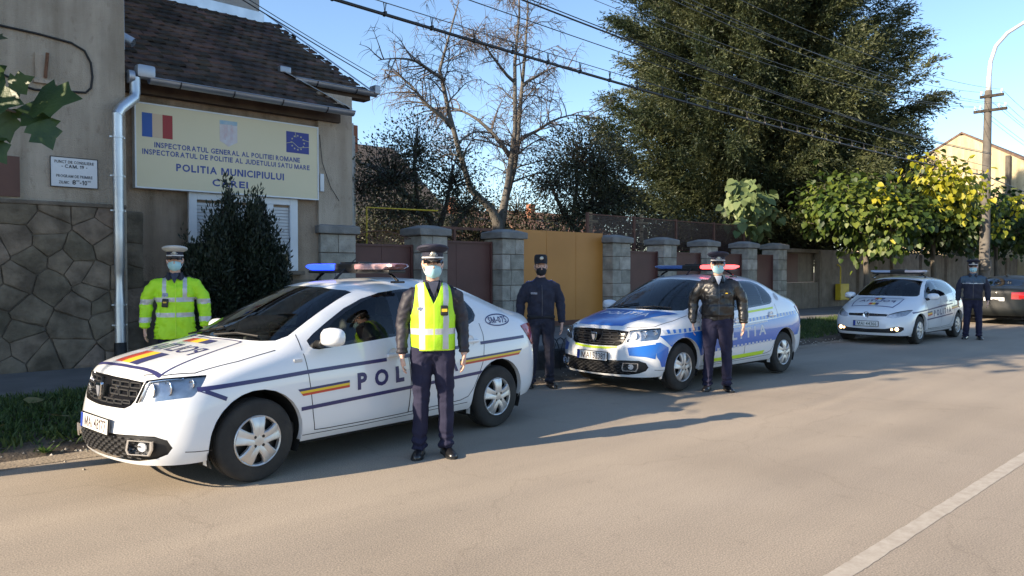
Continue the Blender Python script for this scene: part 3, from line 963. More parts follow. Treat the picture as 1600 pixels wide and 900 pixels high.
# maroon infill panels between the small pillars
for k, (a, b, lb) in enumerate([(16.24, 17.7, 'maroon metal fence panel right after the ochre gate, second pillar to its right'), (18.39, 19.9, 'maroon metal fence panel above the light bar of the blue and white car'),
                                (20.6, 22.3, 'maroon metal fence panel behind the officer in the leather jacket'), (23.0, 24.4, 'maroon metal fence panel left of the last stone pillar')]):
    t, _ = sheet_gate('fence_panel', lb, a, b, .75, 2.12, 12.9, M_maroon, [], 'fence panel')
    t['group'] = 'maroon fence panels'
    mb = MB(); mb.b2((-(b - a) / 2, -.15, -.6), ((b - a) / 2, .15, -.01)); mb.build('base', M_cap, t)
# mesh railing above and behind
rl = thing('mesh_railing', 'maroon post and wire mesh railing above the stone pillars', 'fence', (15.5, 13.6, 2.2))
mb = MB()
for x in (.0, 2.05, 4.15, 6.3, 8.2): 
    o = MB(); o.box((x, 0, .45), (.07, .07, 1.05)); o.build('post', M_iron, rl)
for z in (.02, .93): mb.b2((0, -.015, z - .015), (8.2, .015, z + .015))
mb.build('rail', M_iron, rl)
mm = bpy.data.materials.new('dense wire mesh'); mm.use_nodes = True
n_, l_ = mm.node_tree.nodes, mm.node_tree.links
p_ = n_['Principled BSDF']; p_.inputs['Base Color'].default_value = (.06, .03, .025, 1)
mb = MB()
for i in range(200): mb.box((.041 * i + .02, 0, .475), (.012, .006, .89))
for i in range(20): mb.box((4.1, .008, .06 + i * .045), (8.2, .006, .012))
mb.build('wire_mesh', mm, rl)

# concrete slab wall with posts running on down the street, a recessed maroon niche at its start
cw = thing('concrete_wall', 'long mossy concrete slab wall behind the small white hatchback', 'wall', (25.1, 12.9, .15))
mb = MB(); 
for i in range(13):
    a = 3.0 + i * 3.6
    mb.bevbox((a + 1.72, .1 + random.uniform(-.02, .02), 1.1 + random.uniform(-.02, .02)), (3.4, .12, 2.22), .02)
mb.bevbox((1.5, .1, .5), (2.9, .22, .98), .02); mb.bevbox((1.5, .25, 1.55), (2.9, .06, 1.1), .01); mb.bevbox((1.5, .1, 2.16), (2.9, .24, .14), .02)
mb.build('slab', M_conc, cw)
mb = MB()
for i in range(14): mb.bevbox((2.95 + i * 3.6, .05, 1.08), (.2, .24, 2.2), .02)
mb.build('post', M_conc, cw)
mb = MB(); mb.b2((.1, .2, 1.0), (1.6, .23, 2.05)); mb.build('niche_panel', M_maroon, cw)
gbx = thing('gas_box', 'yellow gas meter box with a thin pipe on the concrete wall', 'meter box', (29.75, 12.76, .42))
mb = MB(); mb.bevbox((0, 0, .32), (.78, .22, .64), .025); mb.build('cabinet', M('yellow paint', (.60, .42, .02), (.5, .34, .02), 3, .5), gbx)
mb = MB(); mb.tube([(-.1, .03, .64), (-.1, .03, 1.3), (-.1, .16, 1.4)], .03, 8); mb.build('pipe', M('yellow pipe', (.55, .40, .03), None), gbx)

# low hoop edging and dark stone block at the driveway bridge between the first two cars
he = thing('hoop_edging', 'low bent wire hoop edging beside the dark block between the two nearest cars', 'edging', (7.9, 7.75, .05))
mb = MB()
for k in range(7):
    pts = [(k * .16 + .16 * (1 - math.cos(t * PI / 10)), 0, .16 + .36 * math.sin(t * PI / 10)) for t in range(11)]
    mb.tube([(pts[0][0], 0, 0)] + pts + [(pts[-1][0], 0, 0)], .007, 5)
mb.build('hoops', M('dark wire', (.03, .03, .035), None, rough=.5), he)
bl = MB(); bl.bevbox((8.6, 8.15, .18), (1.9, .5, .42), .04); tag(bl.build('culvert_block', M('dark rough concrete', (.045, .045, .045), (.085, .08, .075), 6, .95, bump=1, bscale=30)), 'dark rough concrete culvert block on the verge beside the blue and white car', 'block')
# ================================================================== TREES AND PLANTS
M_bark = M('grey bark', (.085, .072, .058), (.15, .13, .105), 9, .95, bump=.8, bscale=30, stretch=(1, 1, .3))
M_barkp = M('pale bark', (.085, .078, .068), (.16, .145, .125), 9, .95, bump=.6, bscale=30, stretch=(1, 1, .3))
M_barkd = M('dark bark', (.030, .025, .02), (.06, .05, .04), 9, .95, bump=.8, bscale=30)
M_yew = M('yew needles', (.036, .052, .020), (.088, .098, .037), .55, .6, island=.5, trans=.25)
M_bush = M('dark yew shrub', (.010, .018, .010), (.022, .034, .016), 2.0, .6, island=.5, trans=.12)
M_dleaf = M('dark shrub leaf', (.026, .034, .017), (.062, .068, .032), 1.2, .5, island=.5, trans=.25)
M_cat = M('catalpa leaf', (.052, .10, .018), (.16, .195, .03), .9, .5, island=.45, trans=.38)
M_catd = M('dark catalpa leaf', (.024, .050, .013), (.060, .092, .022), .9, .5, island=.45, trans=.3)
M_caty = M('yellow catalpa leaf', (.30, .31, .02), (.46, .42, .03), 1.5, .5, island=.3, trans=.42)
M_catp = M('pale catalpa leaf', (.13, .19, .07), (.20, .24, .10), 2, .5, island=.35, trans=.35)
rng = np.random.default_rng(21)

def bez(a, b, c, n):
    t = np.linspace(0, 1, n)[:, None]
    a, b, c = map(np.array, (a, b, c))
    return a * (1 - t) ** 2 + 2 * b * t * (1 - t) + c * t ** 2

# ---- the big yew behind the wall: limbs sweeping out and up, drooping sprays on them
def big_yew():
    t = thing('yew_tree', 'huge dark evergreen yew tree rising behind the street wall', 'tree', (30.5, 17.3, .2))
    H_ = 21.0
    mb = MB()
    mb.tube([(0, 0, 0), (.1, 0, 3), (-.1, .1, 7), (0, 0, 12), (0, 0, H_ - 1)], [.55, .48, .38, .22, .05], 10)
    Ps, Ds, Ls, Ws = [], [], [], []
    def rad(z): # crown half width by height
        return float(np.interp(z, [2, 3.5, 6, 9, 12, 15, 18, 21], [4.7, 5.9, 6.4, 6.3, 5.8, 4.9, 3.2, .3]))
    nl = 540
    for i in range(nl):
        z0 = 1.8 + (H_ - 3.5) * ((i + rng.random()) / nl) ** 1.12
        a = i * 2.399963 + rng.normal(0, .25)
        ze = z0 + rng.uniform(1.2, 3.6)
        r = rad(ze) * (rng.uniform(.66, 1.0) if rng.random() < .72 else rng.uniform(1.0, 1.13))
        if math.sin(a) > .55 and rng.random() < .5: continue      # thin out the side turned away
        p = bez((0, 0, z0), (math.cos(a) * r * .55, math.sin(a) * r * .55, z0 + .2), (math.cos(a) * r, math.sin(a) * r, ze), 22)
        if i % 3 == 0: mb.tube([tuple(q) for q in p[::4]], [.10, .085, .065, .045, .03, .02][:len(p[::4])], 5)
        td = p[-1] - p[-3]; td /= np.linalg.norm(td)
        for k in range(4, 22):
            f = k / 21
            ns = int(6 + 8 * f)
            # sprays: they start on the limb, lean outward and hang
            th = rng.uniform(0, 6.28, ns)
            off = np.c_[np.cos(th), np.sin(th), rng.uniform(-.6, .6, ns)] * (rng.uniform(.05, .85, ns) * (1.25 - .92 * f))[:, None]
            s0 = p[k] + off
            d0 = td * .9 + off * .9 + np.array([0, 0, -.15]) + rng.normal(0, .25, (ns, 3))
            d0 /= np.linalg.norm(d0, axis=1, keepdims=True)
            L_ = rng.uniform(.45, 1.0, ns)[:, None]
            for q in range(13):
                u = q / 13
                Ps.append(s0 + d0 * L_ * u + np.array([0, 0, (-.75 + .5 * f) * u * u]) * L_ + rng.normal(0, .03, (ns, 3)))
                Ds.append(d0 + np.array([0, 0, (-1.3 + .8 * f) * u]) + rng.normal(0, .42, (ns, 3)))
                Ls.append(rng.uniform(.10, .24, ns)); Ws.append(rng.uniform(.028, .062, ns))
    mb.build('trunk', M_barkd, t, smooth=True)
    Ps, Ds = np.concatenate(Ps), np.concatenate(Ds)
    V, F = leaves(Ps, Ds, rng.uniform(0, 6.28, len(Ps)), np.concatenate(Ls), np.concatenate(Ws), DIAMOND)
    np_mesh('crown', V, F, M_yew, t)
    return len(Ps)
big_yew()
rng = np.random.default_rng(33)

# ---- generic leafy crown on given limbs
def leafy(name, label, base, limbs, blobs, n, L, W, lmat, bmat, shape=DIAMOND, droop=.2, group=None, cat='tree', outward=.8, twig=True, jit=.35, tw_r=.012):
    t = thing(name, label, cat, base, group=group)
    mb = MB()
    for pts, r0, r1 in limbs:
        P = [Vector(p) for p in pts]
        k = len(P); mb.tube(P, [r0 + (r1 - r0) * i / (k - 1) for i in range(k)], 8)
    Ps, Ds, Ls, mi = [], [], [], []
    tot = sum(b[1][0] * b[1][1] * b[1][2] for b in blobs)
    mats = lmat if isinstance(lmat, (list, tuple)) else [lmat]
    for bi, (c, r, *pick) in enumerate(blobs):
        c = np.array(c); m_ = int(n * r[0] * r[1] * r[2] / tot) * (2 if pick and pick[0] == 2 else 1)
        # leaf clusters carried on twigs
        nc = max(3, m_ // 9)
        for i in range(nc):
            v = rng.normal(0, 1, 3); v /= np.linalg.norm(v)
            q = rng.random() ** .42
            cc = c + v * np.array(r) * q
            if twig and i % 2 == 0:
                root = c + v * np.array(r) * q * rng.uniform(.0, .45) - np.array([0, 0, r[2] * .25])
                mb.tube([tuple(root), tuple((root + cc) / 2 + rng.normal(0, .06, 3)), tuple(cc)], [tw_r * 1.5, tw_r, tw_r * .5], 4)
            mm_ = pick[0] if pick and pick[0] is not None else 0
            for _ in range(9):
                o = rng.normal(0, jit, 3) * np.array([1, 1, .7])
                d = v * outward + o * .8 + np.array([0, 0, -droop]) + rng.normal(0, .3, 3)
                Ps.append(cc + o); Ds.append(d); Ls.append(rng.uniform(.7, 1.2) * L); mi.append(mm_ if rng.random() < .82 else rng.integers(0, min(2, len(mats))))
    mb.build('trunk', bmat, t, smooth=True)
    Ps, Ds, Ls = np.array(Ps), np.array(Ds), np.array(Ls)
    roll = rng.normal(0, .5, len(Ps)) if shape is HEART else rng.uniform(0, 6.28, len(Ps))
    V, F = leaves(Ps, Ds, roll, Ls, Ls * W, shape)
    np_mesh('crown', V, F, mats, t, mi=np.repeat(mi, len(shape[1])) if len(mats) > 1 else None)
    return t

# ---- bare pruned walnut-like tree behind the maroon gate
def bare_tree():
    bx, by = 15.8, 17.5
    t = thing('bare_tree', 'tall leafless pruned tree with arching branches behind the narrow maroon gate', 'tree', (bx, by, .2))
    mb = MB(); tw = MB()
    stems = [([(0, 0, 0), (0, 0, 1.6), (-.10, 0, 2.9), (-.35, 0, 3.3), (-1.1, .1, 3.85), (-1.7, -.1, 4.9), (-2.0, 0, 6.0), (-2.2, .2, 7.3), (-2.0, .1, 8.1), (-1.7, .1, 9.0), (-1.5, .1, 9.6)], [.27, .25, .22, .16, .125, .10, .085, .065, .045, .028, .012]),
             ([(0, 0, 2.7), (.15, .0, 3.4), (.38, 0, 4.3), (.57, -.1, 5.9), (.65, 0, 8.0), (.85, 0, 9.6), (.8, 0, 11.2)], [.19, .15, .12, .095, .07, .045, .015]),
             ([(.1, 0, 2.9), (.5, .25, 3.7), (.94, .3, 4.8), (1.14, .3, 6.4), (1.25, .2, 8.1), (1.42, .2, 9.8), (1.4, .2, 11.4)], [.16, .13, .11, .085, .062, .04, .015])]
    def branch(p, d, L, r, depth):
        """arching branch: rises, bends over and hangs, with many fine twigs"""
        n = 8; pts = [Vector(p)]; d = Vector(d).normalized()
        for i in range(n):
            d = (d + Vector((rng.normal(0, .13), rng.normal(0, .13), rng.normal(0, .10) - .15 * (i / n) * (1.2 if depth == 0 else 1.0)))).normalized()
            pts.append(pts[-1] + d * L / n)
        (mb if depth == 0 else tw).tube(pts, [r * (1 - .82 * i / n) for i in range(n + 1)], 6 if depth == 0 else 4 if depth == 1 else 3, cap=depth < 2)
        if depth < 2:
            m_ = int(L * (7 if depth == 0 else 9))
            for k in range(m_):
                f = rng.uniform(.15, 1); i = min(n - 1, int(f * n)); q = pts[i].lerp(pts[i + 1], f * n - i)
                dd = (pts[i + 1] - pts[i]).normalized(); sdv = Vector(rng.normal(0, 1, 3)).cross(dd).normalized()
                nd = dd * .6 + sdv * .9 + Vector((0, 0, .15 if depth == 0 else -.25))
                branch(q, nd, L * rng.uniform(.28, .5) if depth == 0 else rng.uniform(.22, .6), max(.013, r * .36) if depth == 0 else .0095, depth + 1)
    stems = [(a, [q * .8 for q in b]) for a, b in stems]
    for pts, rs in stems:
        mb.tube(pts, rs, 9)
        zmin = 4.4
        P = [Vector(p) for p in pts]
        for i in range(len(P) - 1):
            if P[i + 1].z < zmin: continue
            m_ = max(1, int((P[i + 1] - P[i]).length * 2.5))
            for _ in range(m_):
                f = rng.random(); q = P[i].lerp(P[i + 1], f); a = rng.uniform(0, 6.28)
                r_ = (rs[i] + rs[i + 1]) / 2
                branch(q, (math.cos(a), math.sin(a) * .8, rng.uniform(.2, .95)), rng.uniform(1.1, 2.3) * (1 if q.z < 8 else .75), min(.05, r_ * .42), 0)
    # the long arching limbs seen against the sky
    for p, d, L, r in (((-2.1, .1, 7.0), (-1, 0, .35), 2.4, .06), ((-1.9, 0, 5.6), (-1, 0, .75), 2.8, .07), ((.45, 0, 5.0), (-1, 0, 1.1), 3.2, .08), ((1.1, .3, 5.6), (1, 0, .7), 3.0, .07), ((1.2, .2, 7.4), (1, .1, .7), 2.5, .06), ((.6, 0, 7.4), (-1, 0, .6), 2.4, .055)):
        branch(p, d, L, r, 0)
    tr = mb.build('trunk', M_barkp, t, smooth=True, fix=False)
    tw.build('twigs', M('twig bark', (.10, .082, .072), (.15, .12, .105), 5, .9), t, smooth=True, fix=False)
bare_tree()

# ---- dark fruit trees and shrubs in the garden
leafy('fruit_tree', 'low dark garden tree with thin foliage and a crooked trunk left of the bare tree', (12.4, 16.2, .2),
      [([(0.2, 0, 0), (.1, 0, 1.6), (-.1, 0, 2.5), (-.6, 0, 3.1), (-1.2, .1, 3.5), (-2.1, 0, 4.0)], .16, .04), ([(0, 0, 2.5), (.3, 0, 3.3), (.5, 0, 4.3)], .09, .03), ([(-.7, 0, 3.1), (-.8, 0, 4.2), (-.6, .1, 5.2)], .07, .02), ([(.1, 0, 2.2), (.9, .1, 2.9), (1.4, 0, 3.6)], .09, .03)],
      [((-1.5, 0, 3.9), (1.2, 1.1, .9)), ((-.6, .2, 4.7), (.8, .8, .9)), ((.5, 0, 4.0), (.9, .9, .9)), ((-2.4, 0, 3.5), (.7, .7, .7)), ((-1.0, 0, 3.1), (1.2, .8, .6)), ((.9, 0, 3.2), (.9, .8, .6))], 10500, .085, .5, M_dleaf, M_barkd, jit=.22, tw_r=.009, group='dark garden trees')
leafy('fruit_tree', 'dense dark leaved garden tree between the bare tree and the yew', (18.6, 16.6, .2),
      [([(.9, 0, 0), (.6, 0, 1.8), (-.2, 0, 2.7), (-.9, 0, 3.3), (-1.5, 0, 4.2)], .15, .04), ([(.4, 0, 2.2), (.6, 0, 3.6), (.5, 0, 5.0)], .1, .03), ([(-.4, 0, 2.9), (-.2, 0, 4.2), (-.1, .1, 5.6)], .08, .02)],
      [((-.2, 0, 5.1), (1.0, 1.0, 1.1)), ((-1.4, 0, 4.3), (.95, .9, .8)), ((.9, .2, 5.0), (1.2, 1.1, 1.2)), ((.4, 0, 3.6), (1.5, 1.1, .9)), ((1.9, .2, 4.0), (1.2, 1.2, 1.3)), ((-.9, 0, 3.2), (1.0, .8, .6))], 19000, .10, .5, M_dleaf, M_barkd, jit=.24, tw_r=.009, group='dark garden trees')
leafy('garden_shrub', 'low dark garden shrubbery under the bare tree behind the gates', (15.6, 19.5, .2), [([(0, 0, 0), (0, 0, 2.4)], .1, .04)],
      [((-1, 0, 2.6), (1.5, 1, .8)), ((1, 0, 2.8), (1.6, 1, .8)), ((-4.2, 0, 2.5), (1.6, 1, .7)), ((3.5, 0, 2.7), (1.6, 1, .9)), ((-2.6, 0, 3.2), (1.2, .8, .8)), ((.3, -.4, 3.5), (1.0, .7, .7)), ((2.6, -.3, 3.6), (1.0, .7, .7))], 13000, .10, .5, M_dleaf, M_barkd, jit=.28, cat='shrub')
leafy('garden_shrub', 'dark evergreen undergrowth behind the mesh railing below the yew', (20.5, 15.2, .2), [([(0, 0, 0), (0, 0, 2.4)], .1, .04)],
      [((-1.5, 0, 2.5), (1.6, .7, .7)), ((1, 0, 2.5), (1.6, .7, .8)), ((3.8, 0, 2.6), (1.6, .7, .9)), ((6.2, 0, 2.6), (1.6, .7, 1.0)), ((8.6, 0, 2.6), (1.6, .7, 1.0)), ((11, 0, 2.6), (1.8, .7, 1.0)), ((-3.6, .3, 2.0), (1.4, .6, .7)), ((-.5, .3, 1.9), (2.0, .6, .7)), ((3, .3, 1.9), (2.0, .6, .7))], 15000, .12, .5, M_dleaf, M_barkd, jit=.28, cat='shrub')

# ---- catalpas on the pavement, big hanging leaves
def catalpa(label, x, y, zc, rx, rz, n, mats, L=.205, group='street catalpas', sub=None, yellow=()):
    limbs = [([(0, 0, -.1), (.03, 0, 1.2), (0, .04, 2.0), (-.1, 0, zc - .15)], .13, .06), ([(0, 0, 1.9), (.5, .1, zc - .1), (rx * .6, .1, zc + .1)], .06, .02), ([(0, 0, 1.9), (-.5, -.1, zc), (-rx * .6, 0, zc + .2)], .06, .02), ([(0, 0, 2.0), (.1, .4, zc + .2), (0, rx * .5, zc + .5)], .05, .02)]
    blobs = []
    for i in range(9):
        a = i * 2.4; q = .55 if i else 0
        blobs.append(((math.cos(a) * rx * q, math.sin(a) * rx * q * .9, zc + rng.uniform(-.45, .45) * rz), (rx * .5, rx * .5, rz * .55), 0 if rng.random() < .65 else 1))
    for (dx, dz, r_) in yellow: blobs.append(((dx * .731, -dx * .682 - rx * .72, zc + dz), (r_, r_, r_ * .8), 2))
    return leafy('catalpa_tree', label, (x, y, .15), limbs, blobs, n, L, .95, mats, M_bark, HEART, .75, group, jit=.30, outward=.6, tw_r=.014)
CM = [M_cat, M_catd, M_caty]
catalpa('broad catalpa tree with lime and yellow leaves left of the roof of the small hatchback', 26.9, 10.7, 3.45, 2.15, 1.7, 5000, CM, yellow=((1.3, .8, .75), (.4, 1.3, .55), (1.7, .25, .5), (-1.2, .3, .45), (-.6, -.5, .4)))
catalpa('catalpa tree with a yellow leaf tuft behind the last officer and the lamp post', 33.6, 10.7, 3.5, 2.5, 1.75, 4800, [M_catd, M_cat, M_caty], yellow=((-1.1, .4, .7), (.5, -.2, .45), (1.6, .6, .5)))
catalpa('dark catalpa tree at the right edge beyond the lamp post', 42.5, 10.7, 3.8, 2.8, 2.0, 3800, [M_catd, M_cat, M_caty], yellow=((.8, .6, .5),))
catalpa('far dark catalpa tree, second beyond the lamp post', 52, 10.7, 4.2, 2.6, 2.0, 2000, [M_catd, M_cat, M_caty])
catalpa('far dark catalpa tree, third beyond the lamp post', 63, 10.5, 4.3, 2.8, 2.1, 1800, [M_catd, M_cat, M_caty])
leafy('catalpa_tree', 'small pale green catalpa tree rising over the stone pillars under the yew', (24.6, 13.9, .15),
      [([(.1, 0, 0), (.05, 0, 1.6), (0, 0, 2.5), (-.2, 0, 3.4), (-.3, 0, 4.4)], .07, .02), ([(0, 0, 2.4), (.5, 0, 3.0), (.9, -.1, 3.8)], .04, .015), ([(0, 0, 2.3), (-.5, 0, 2.8), (-.9, -.1, 3.1)], .04, .015)],
      [((-.35, -.1, 4.35), (.55, .5, .42)), ((-.6, -.1, 3.8), (.6, .5, .45)), ((.75, -.1, 3.75), (.6, .5, .42)), ((1.1, -.1, 3.5), (.45, .4, .3)), ((-1.0, -.2, 2.95), (.5, .4, .35)), ((0, -.1, 2.9), (.55, .4, .35))], 330, .32, .95, [M_catp], M_bark, HEART, .8, 'street catalpas', jit=.22, outward=.6)

leafy('garden_shrub', 'dark evergreen hedge mass behind the concrete wall below the catalpas', (32, 14.6, .2), [([(0, 0, 0), (0, 0, 2.4)], .1, .04)],
      [((k * 3.0, 0, 2.7 + .3 * (k % 2)), (2.0, .7, 1.2)) for k in range(9)], 9000, .17, .6, M_dleaf, M_barkd, jit=.32, cat='shrub')
# ---- upright yew shrub before the window
def window_bush():
    t = thing('yew_shrub', 'dark upright evergreen shrub in front of the station window', 'shrub', (5.0, 11.75, .18))
    Ps, Ds, Ls = [], [], []; mb = MB()
    cols = [(-.62, .05, 1.7), (-.40, -.1, 2.1), (-.13, .05, 2.5), (.12, -.12, 2.32), (.34, .05, 2.3), (.50, -.05, 1.65)]
    for i in range(330):
        cx, cy, ct = cols[i % 6]; a = rng.uniform(0, 6.28); q = rng.random() ** .6
        bx, by = cx + math.cos(a) * q * .17, cy + math.sin(a) * q * .26
        top = ct * (1 - .22 * q ** 2) + rng.normal(0, .14)
        if rng.random() < .05: top += .35
        z0 = rng.uniform(.0, .35) + .6 * q * rng.random()
        p = bez((bx * .35, by * .35, z0 * .5), (bx * 1.0, by * 1.0, top * .5), (bx * 1.12, by * 1.1, top), 16)
        if i % 4 == 0: mb.tube([tuple(v) for v in p[::3]], [.016, .014, .012, .01, .008, .005][:len(p[::3])], 4)
        for k in range(3, 16):
            f = k / 15; wv = .135 * (1.08 - .85 * f)
            for _ in range(16):
                o = rng.normal(0, 1, 3) * np.array([wv, wv, .06]); Ps.append(p[k] + o)
                Ds.append(o * 2.5 + np.array([0, 0, .35]) + rng.normal(0, .12, 3)); Ls.append(rng.uniform(.05, .105))
    mb.build('stems', M_barkd, t)
    Ls = np.array(Ls)
    V, F = leaves(np.array(Ps), np.array(Ds), rng.uniform(0, 6.28, len(Ls)), Ls, Ls * .34, DIAMOND)
    np_mesh('foliage', V, F, M_bush, t)
window_bush()

# ---- street tree just left of the frame: trunk, high crown, one limb whose leaves hang into view
st_ = leafy('catalpa_tree', 'near catalpa tree at the left edge whose big lobed leaves hang before the stucco wall', (-1.5, 7.6, .08),
      [([(0, 0, -.1), (.02, 0, 2.2), (.05, 0, 4.4), (.1, .1, 6.5), (.1, .1, 8.3)], .13, .04), ([(.03, 0, 2.6), (.9, .05, 3.1), (1.7, -.1, 3.1), (2.4, -.22, 2.9), (2.85, -.28, 2.78)], .05, .008), ([(.9, .05, 3.1), (1.8, -.1, 3.3), (2.35, -.2, 3.3)], .03, .006), ([(.05, 0, 5), (.6, .3, 6.0), (.9, .5, 6.9)], .05, .02), ([(.05, 0, 4.6), (-.5, .4, 5.8)], .05, .02)],
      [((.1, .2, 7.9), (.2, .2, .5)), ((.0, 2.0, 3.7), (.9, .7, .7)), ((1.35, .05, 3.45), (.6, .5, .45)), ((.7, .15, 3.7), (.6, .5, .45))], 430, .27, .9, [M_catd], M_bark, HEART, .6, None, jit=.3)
LOBED = ([(0, 0, 0), (.05, -.34, .05), (.2, -.50, .06), (.34, -.36, .03), (.55, -.46, .02), (.7, -.2, 0), (1, 0, -.1), (.7, .2, 0), (.55, .46, .02), (.34, .36, .03), (.2, .50, .06), (.05, .34, .05), (.4, 0, -.05)],
         [(0, 1, 2, 12), (2, 3, 4, 12), (4, 5, 6, 12), (12, 6, 7, 8), (12, 8, 9, 10), (0, 12, 10, 11)])
LOBED = ([(a + (.03 if i in (2, 10) else 0), b * (1 + .06 * (i % 3 - 1)), c * .45) for i, (a, b, c) in enumerate(LOBED[0])], LOBED[1])
def hang(base, d, nrm, L, W):
    """one lobed leaf: base point, growing direction, the way its face looks"""
    d = Vector(d).normalized(); s_ = d.cross(Vector(nrm)).normalized(); u = s_.cross(d)
    return [[Vector(base) + d * a * L + s_ * b * W + u * c * W for a, b, c in LOBED[0]]]
mbh = MB()
r_ = Vector((.731, -.682, 0)); up_ = Vector((0, 0, 1)); fw = Vector((.682, .731, 0))
def pt(px, py, Y=5.7):   # a spot given as metres right of / above the limb end
    return Vector((1.30, 7.32, 2.93)) + (r_ * px + up_ * py) * 1.28
for (a, b, ang, L, tilt) in [(.05, .05, 2, .36, .5), (-.02, .03, -40, .27, .8), (-.16, .05, -12, .27, .3), (-.20, .02, 150, .2, .5), (-.12, -.02, -75, .24, .9), (.12, -.09, -62, .23, .7), (-.28, -.03, -30, .24, .6), (-.30, -.18, -8, .25, .8), (-.2, -.22, -48, .22, .5), (-.02, .09, 25, .2, .2),
                             (-.33, .42, 5, .28, .7), (-.36, .30, -30, .25, .5), (-.34, .55, 20, .22, .4), (-.36, .20, -62, .22, .6)]:
    d = r_ * math.cos(R(ang)) + up_ * math.sin(R(ang)) - fw * .15
    n_ = -fw * (1 - tilt * .6) + up_ * tilt + Vector((rng.normal(0, .15), rng.normal(0, .15), 0))
    base = pt(a, b) + fw * rng.uniform(-.15, .15) - Vector((-1.5, 7.6, .08))
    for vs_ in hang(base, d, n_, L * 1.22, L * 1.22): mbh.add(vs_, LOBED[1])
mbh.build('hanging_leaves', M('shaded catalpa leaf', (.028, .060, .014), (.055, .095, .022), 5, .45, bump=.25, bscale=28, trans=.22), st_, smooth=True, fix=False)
# second tall street tree further left, out of view, whose shade falls across the road
leafy('lime_tree', 'tall street tree left of the view shading the road beyond the cars', (-4.5, 10.9, .1), [([(0, 0, -.1), (0, 0, 5), (0, 0, 13)], .2, .05)],
      [((0, .2, 10.6), (2.2, 1.9, 3.4)), ((.8, .3, 12.6), (1.6, 1.6, 1.8)), ((-1, -.4, 8.6), (1.4, 1.3, 1.6))], 13000, .27, .8, M_dleaf, M_bark, jit=.35)
# ================================================================== CARS
M_paint = M('white car paint', (.72, .735, .75), None, rough=.28, coat=.8, spec=.5)
M_navyd = M('navy stripe film', (.035, .035, .12), None, rough=.35)
M_yel = M('yellow film', (.75, .50, .03), None, rough=.35)
M_red = M('red film', (.50, .06, .03), None, rough=.35)
M_blue = M('police blue film', (.010, .125, .50), None, rough=.28, coat=.6)
M_lime = M('lime film', (.55, .75, .03), None, rough=.35)
M_lgrey = M('pale grey film', (.50, .54, .60), None, rough=.35)
M_trim = M('black car trim', (.012, .012, .013), None, rough=.45)
M_gloss = M('gloss black trim', (.008, .008, .01), None, rough=.12, coat=.5)
M_tyre = M('tyre rubber', (.018, .018, .018), (.035, .033, .03), 6, .85, bump=.2, bscale=60)
M_alloy = M('silver wheel cover', (.62, .62, .62), (.50, .49, .47), 6, .38, metal=.65)
M_chrome = M('chrome', (.82, .83, .85), None, rough=.12, metal=1.0)
M_seat = M('grey seat fabric', (.10, .10, .105), (.15, .15, .155), 20, .9)
M_dash = M('dark dashboard', (.05, .05, .052), None, rough=.7)
M_lens = glass_mat('clear lens', (.92, .93, .94), 1.38)
M_wind = glass_mat('car glass', (.62, .68, .64), 1.5)
M_tint = glass_mat('tinted car glass', (.36, .41, .41), 1.55)
M_redl = M('red lens', (.30, .012, .012), None, rough=.15, coat=.6)
M_plate = M('plate white', (.72, .72, .70), None, rough=.4)
M_plink = M('plate lettering', (.035, .012, .012), None, rough=.5)
M_eub = M('plate blue band', (.02, .05, .30), None, rough=.4)
M_wellk = M('wheel well', (.012, .012, .012), None, rough=.95)

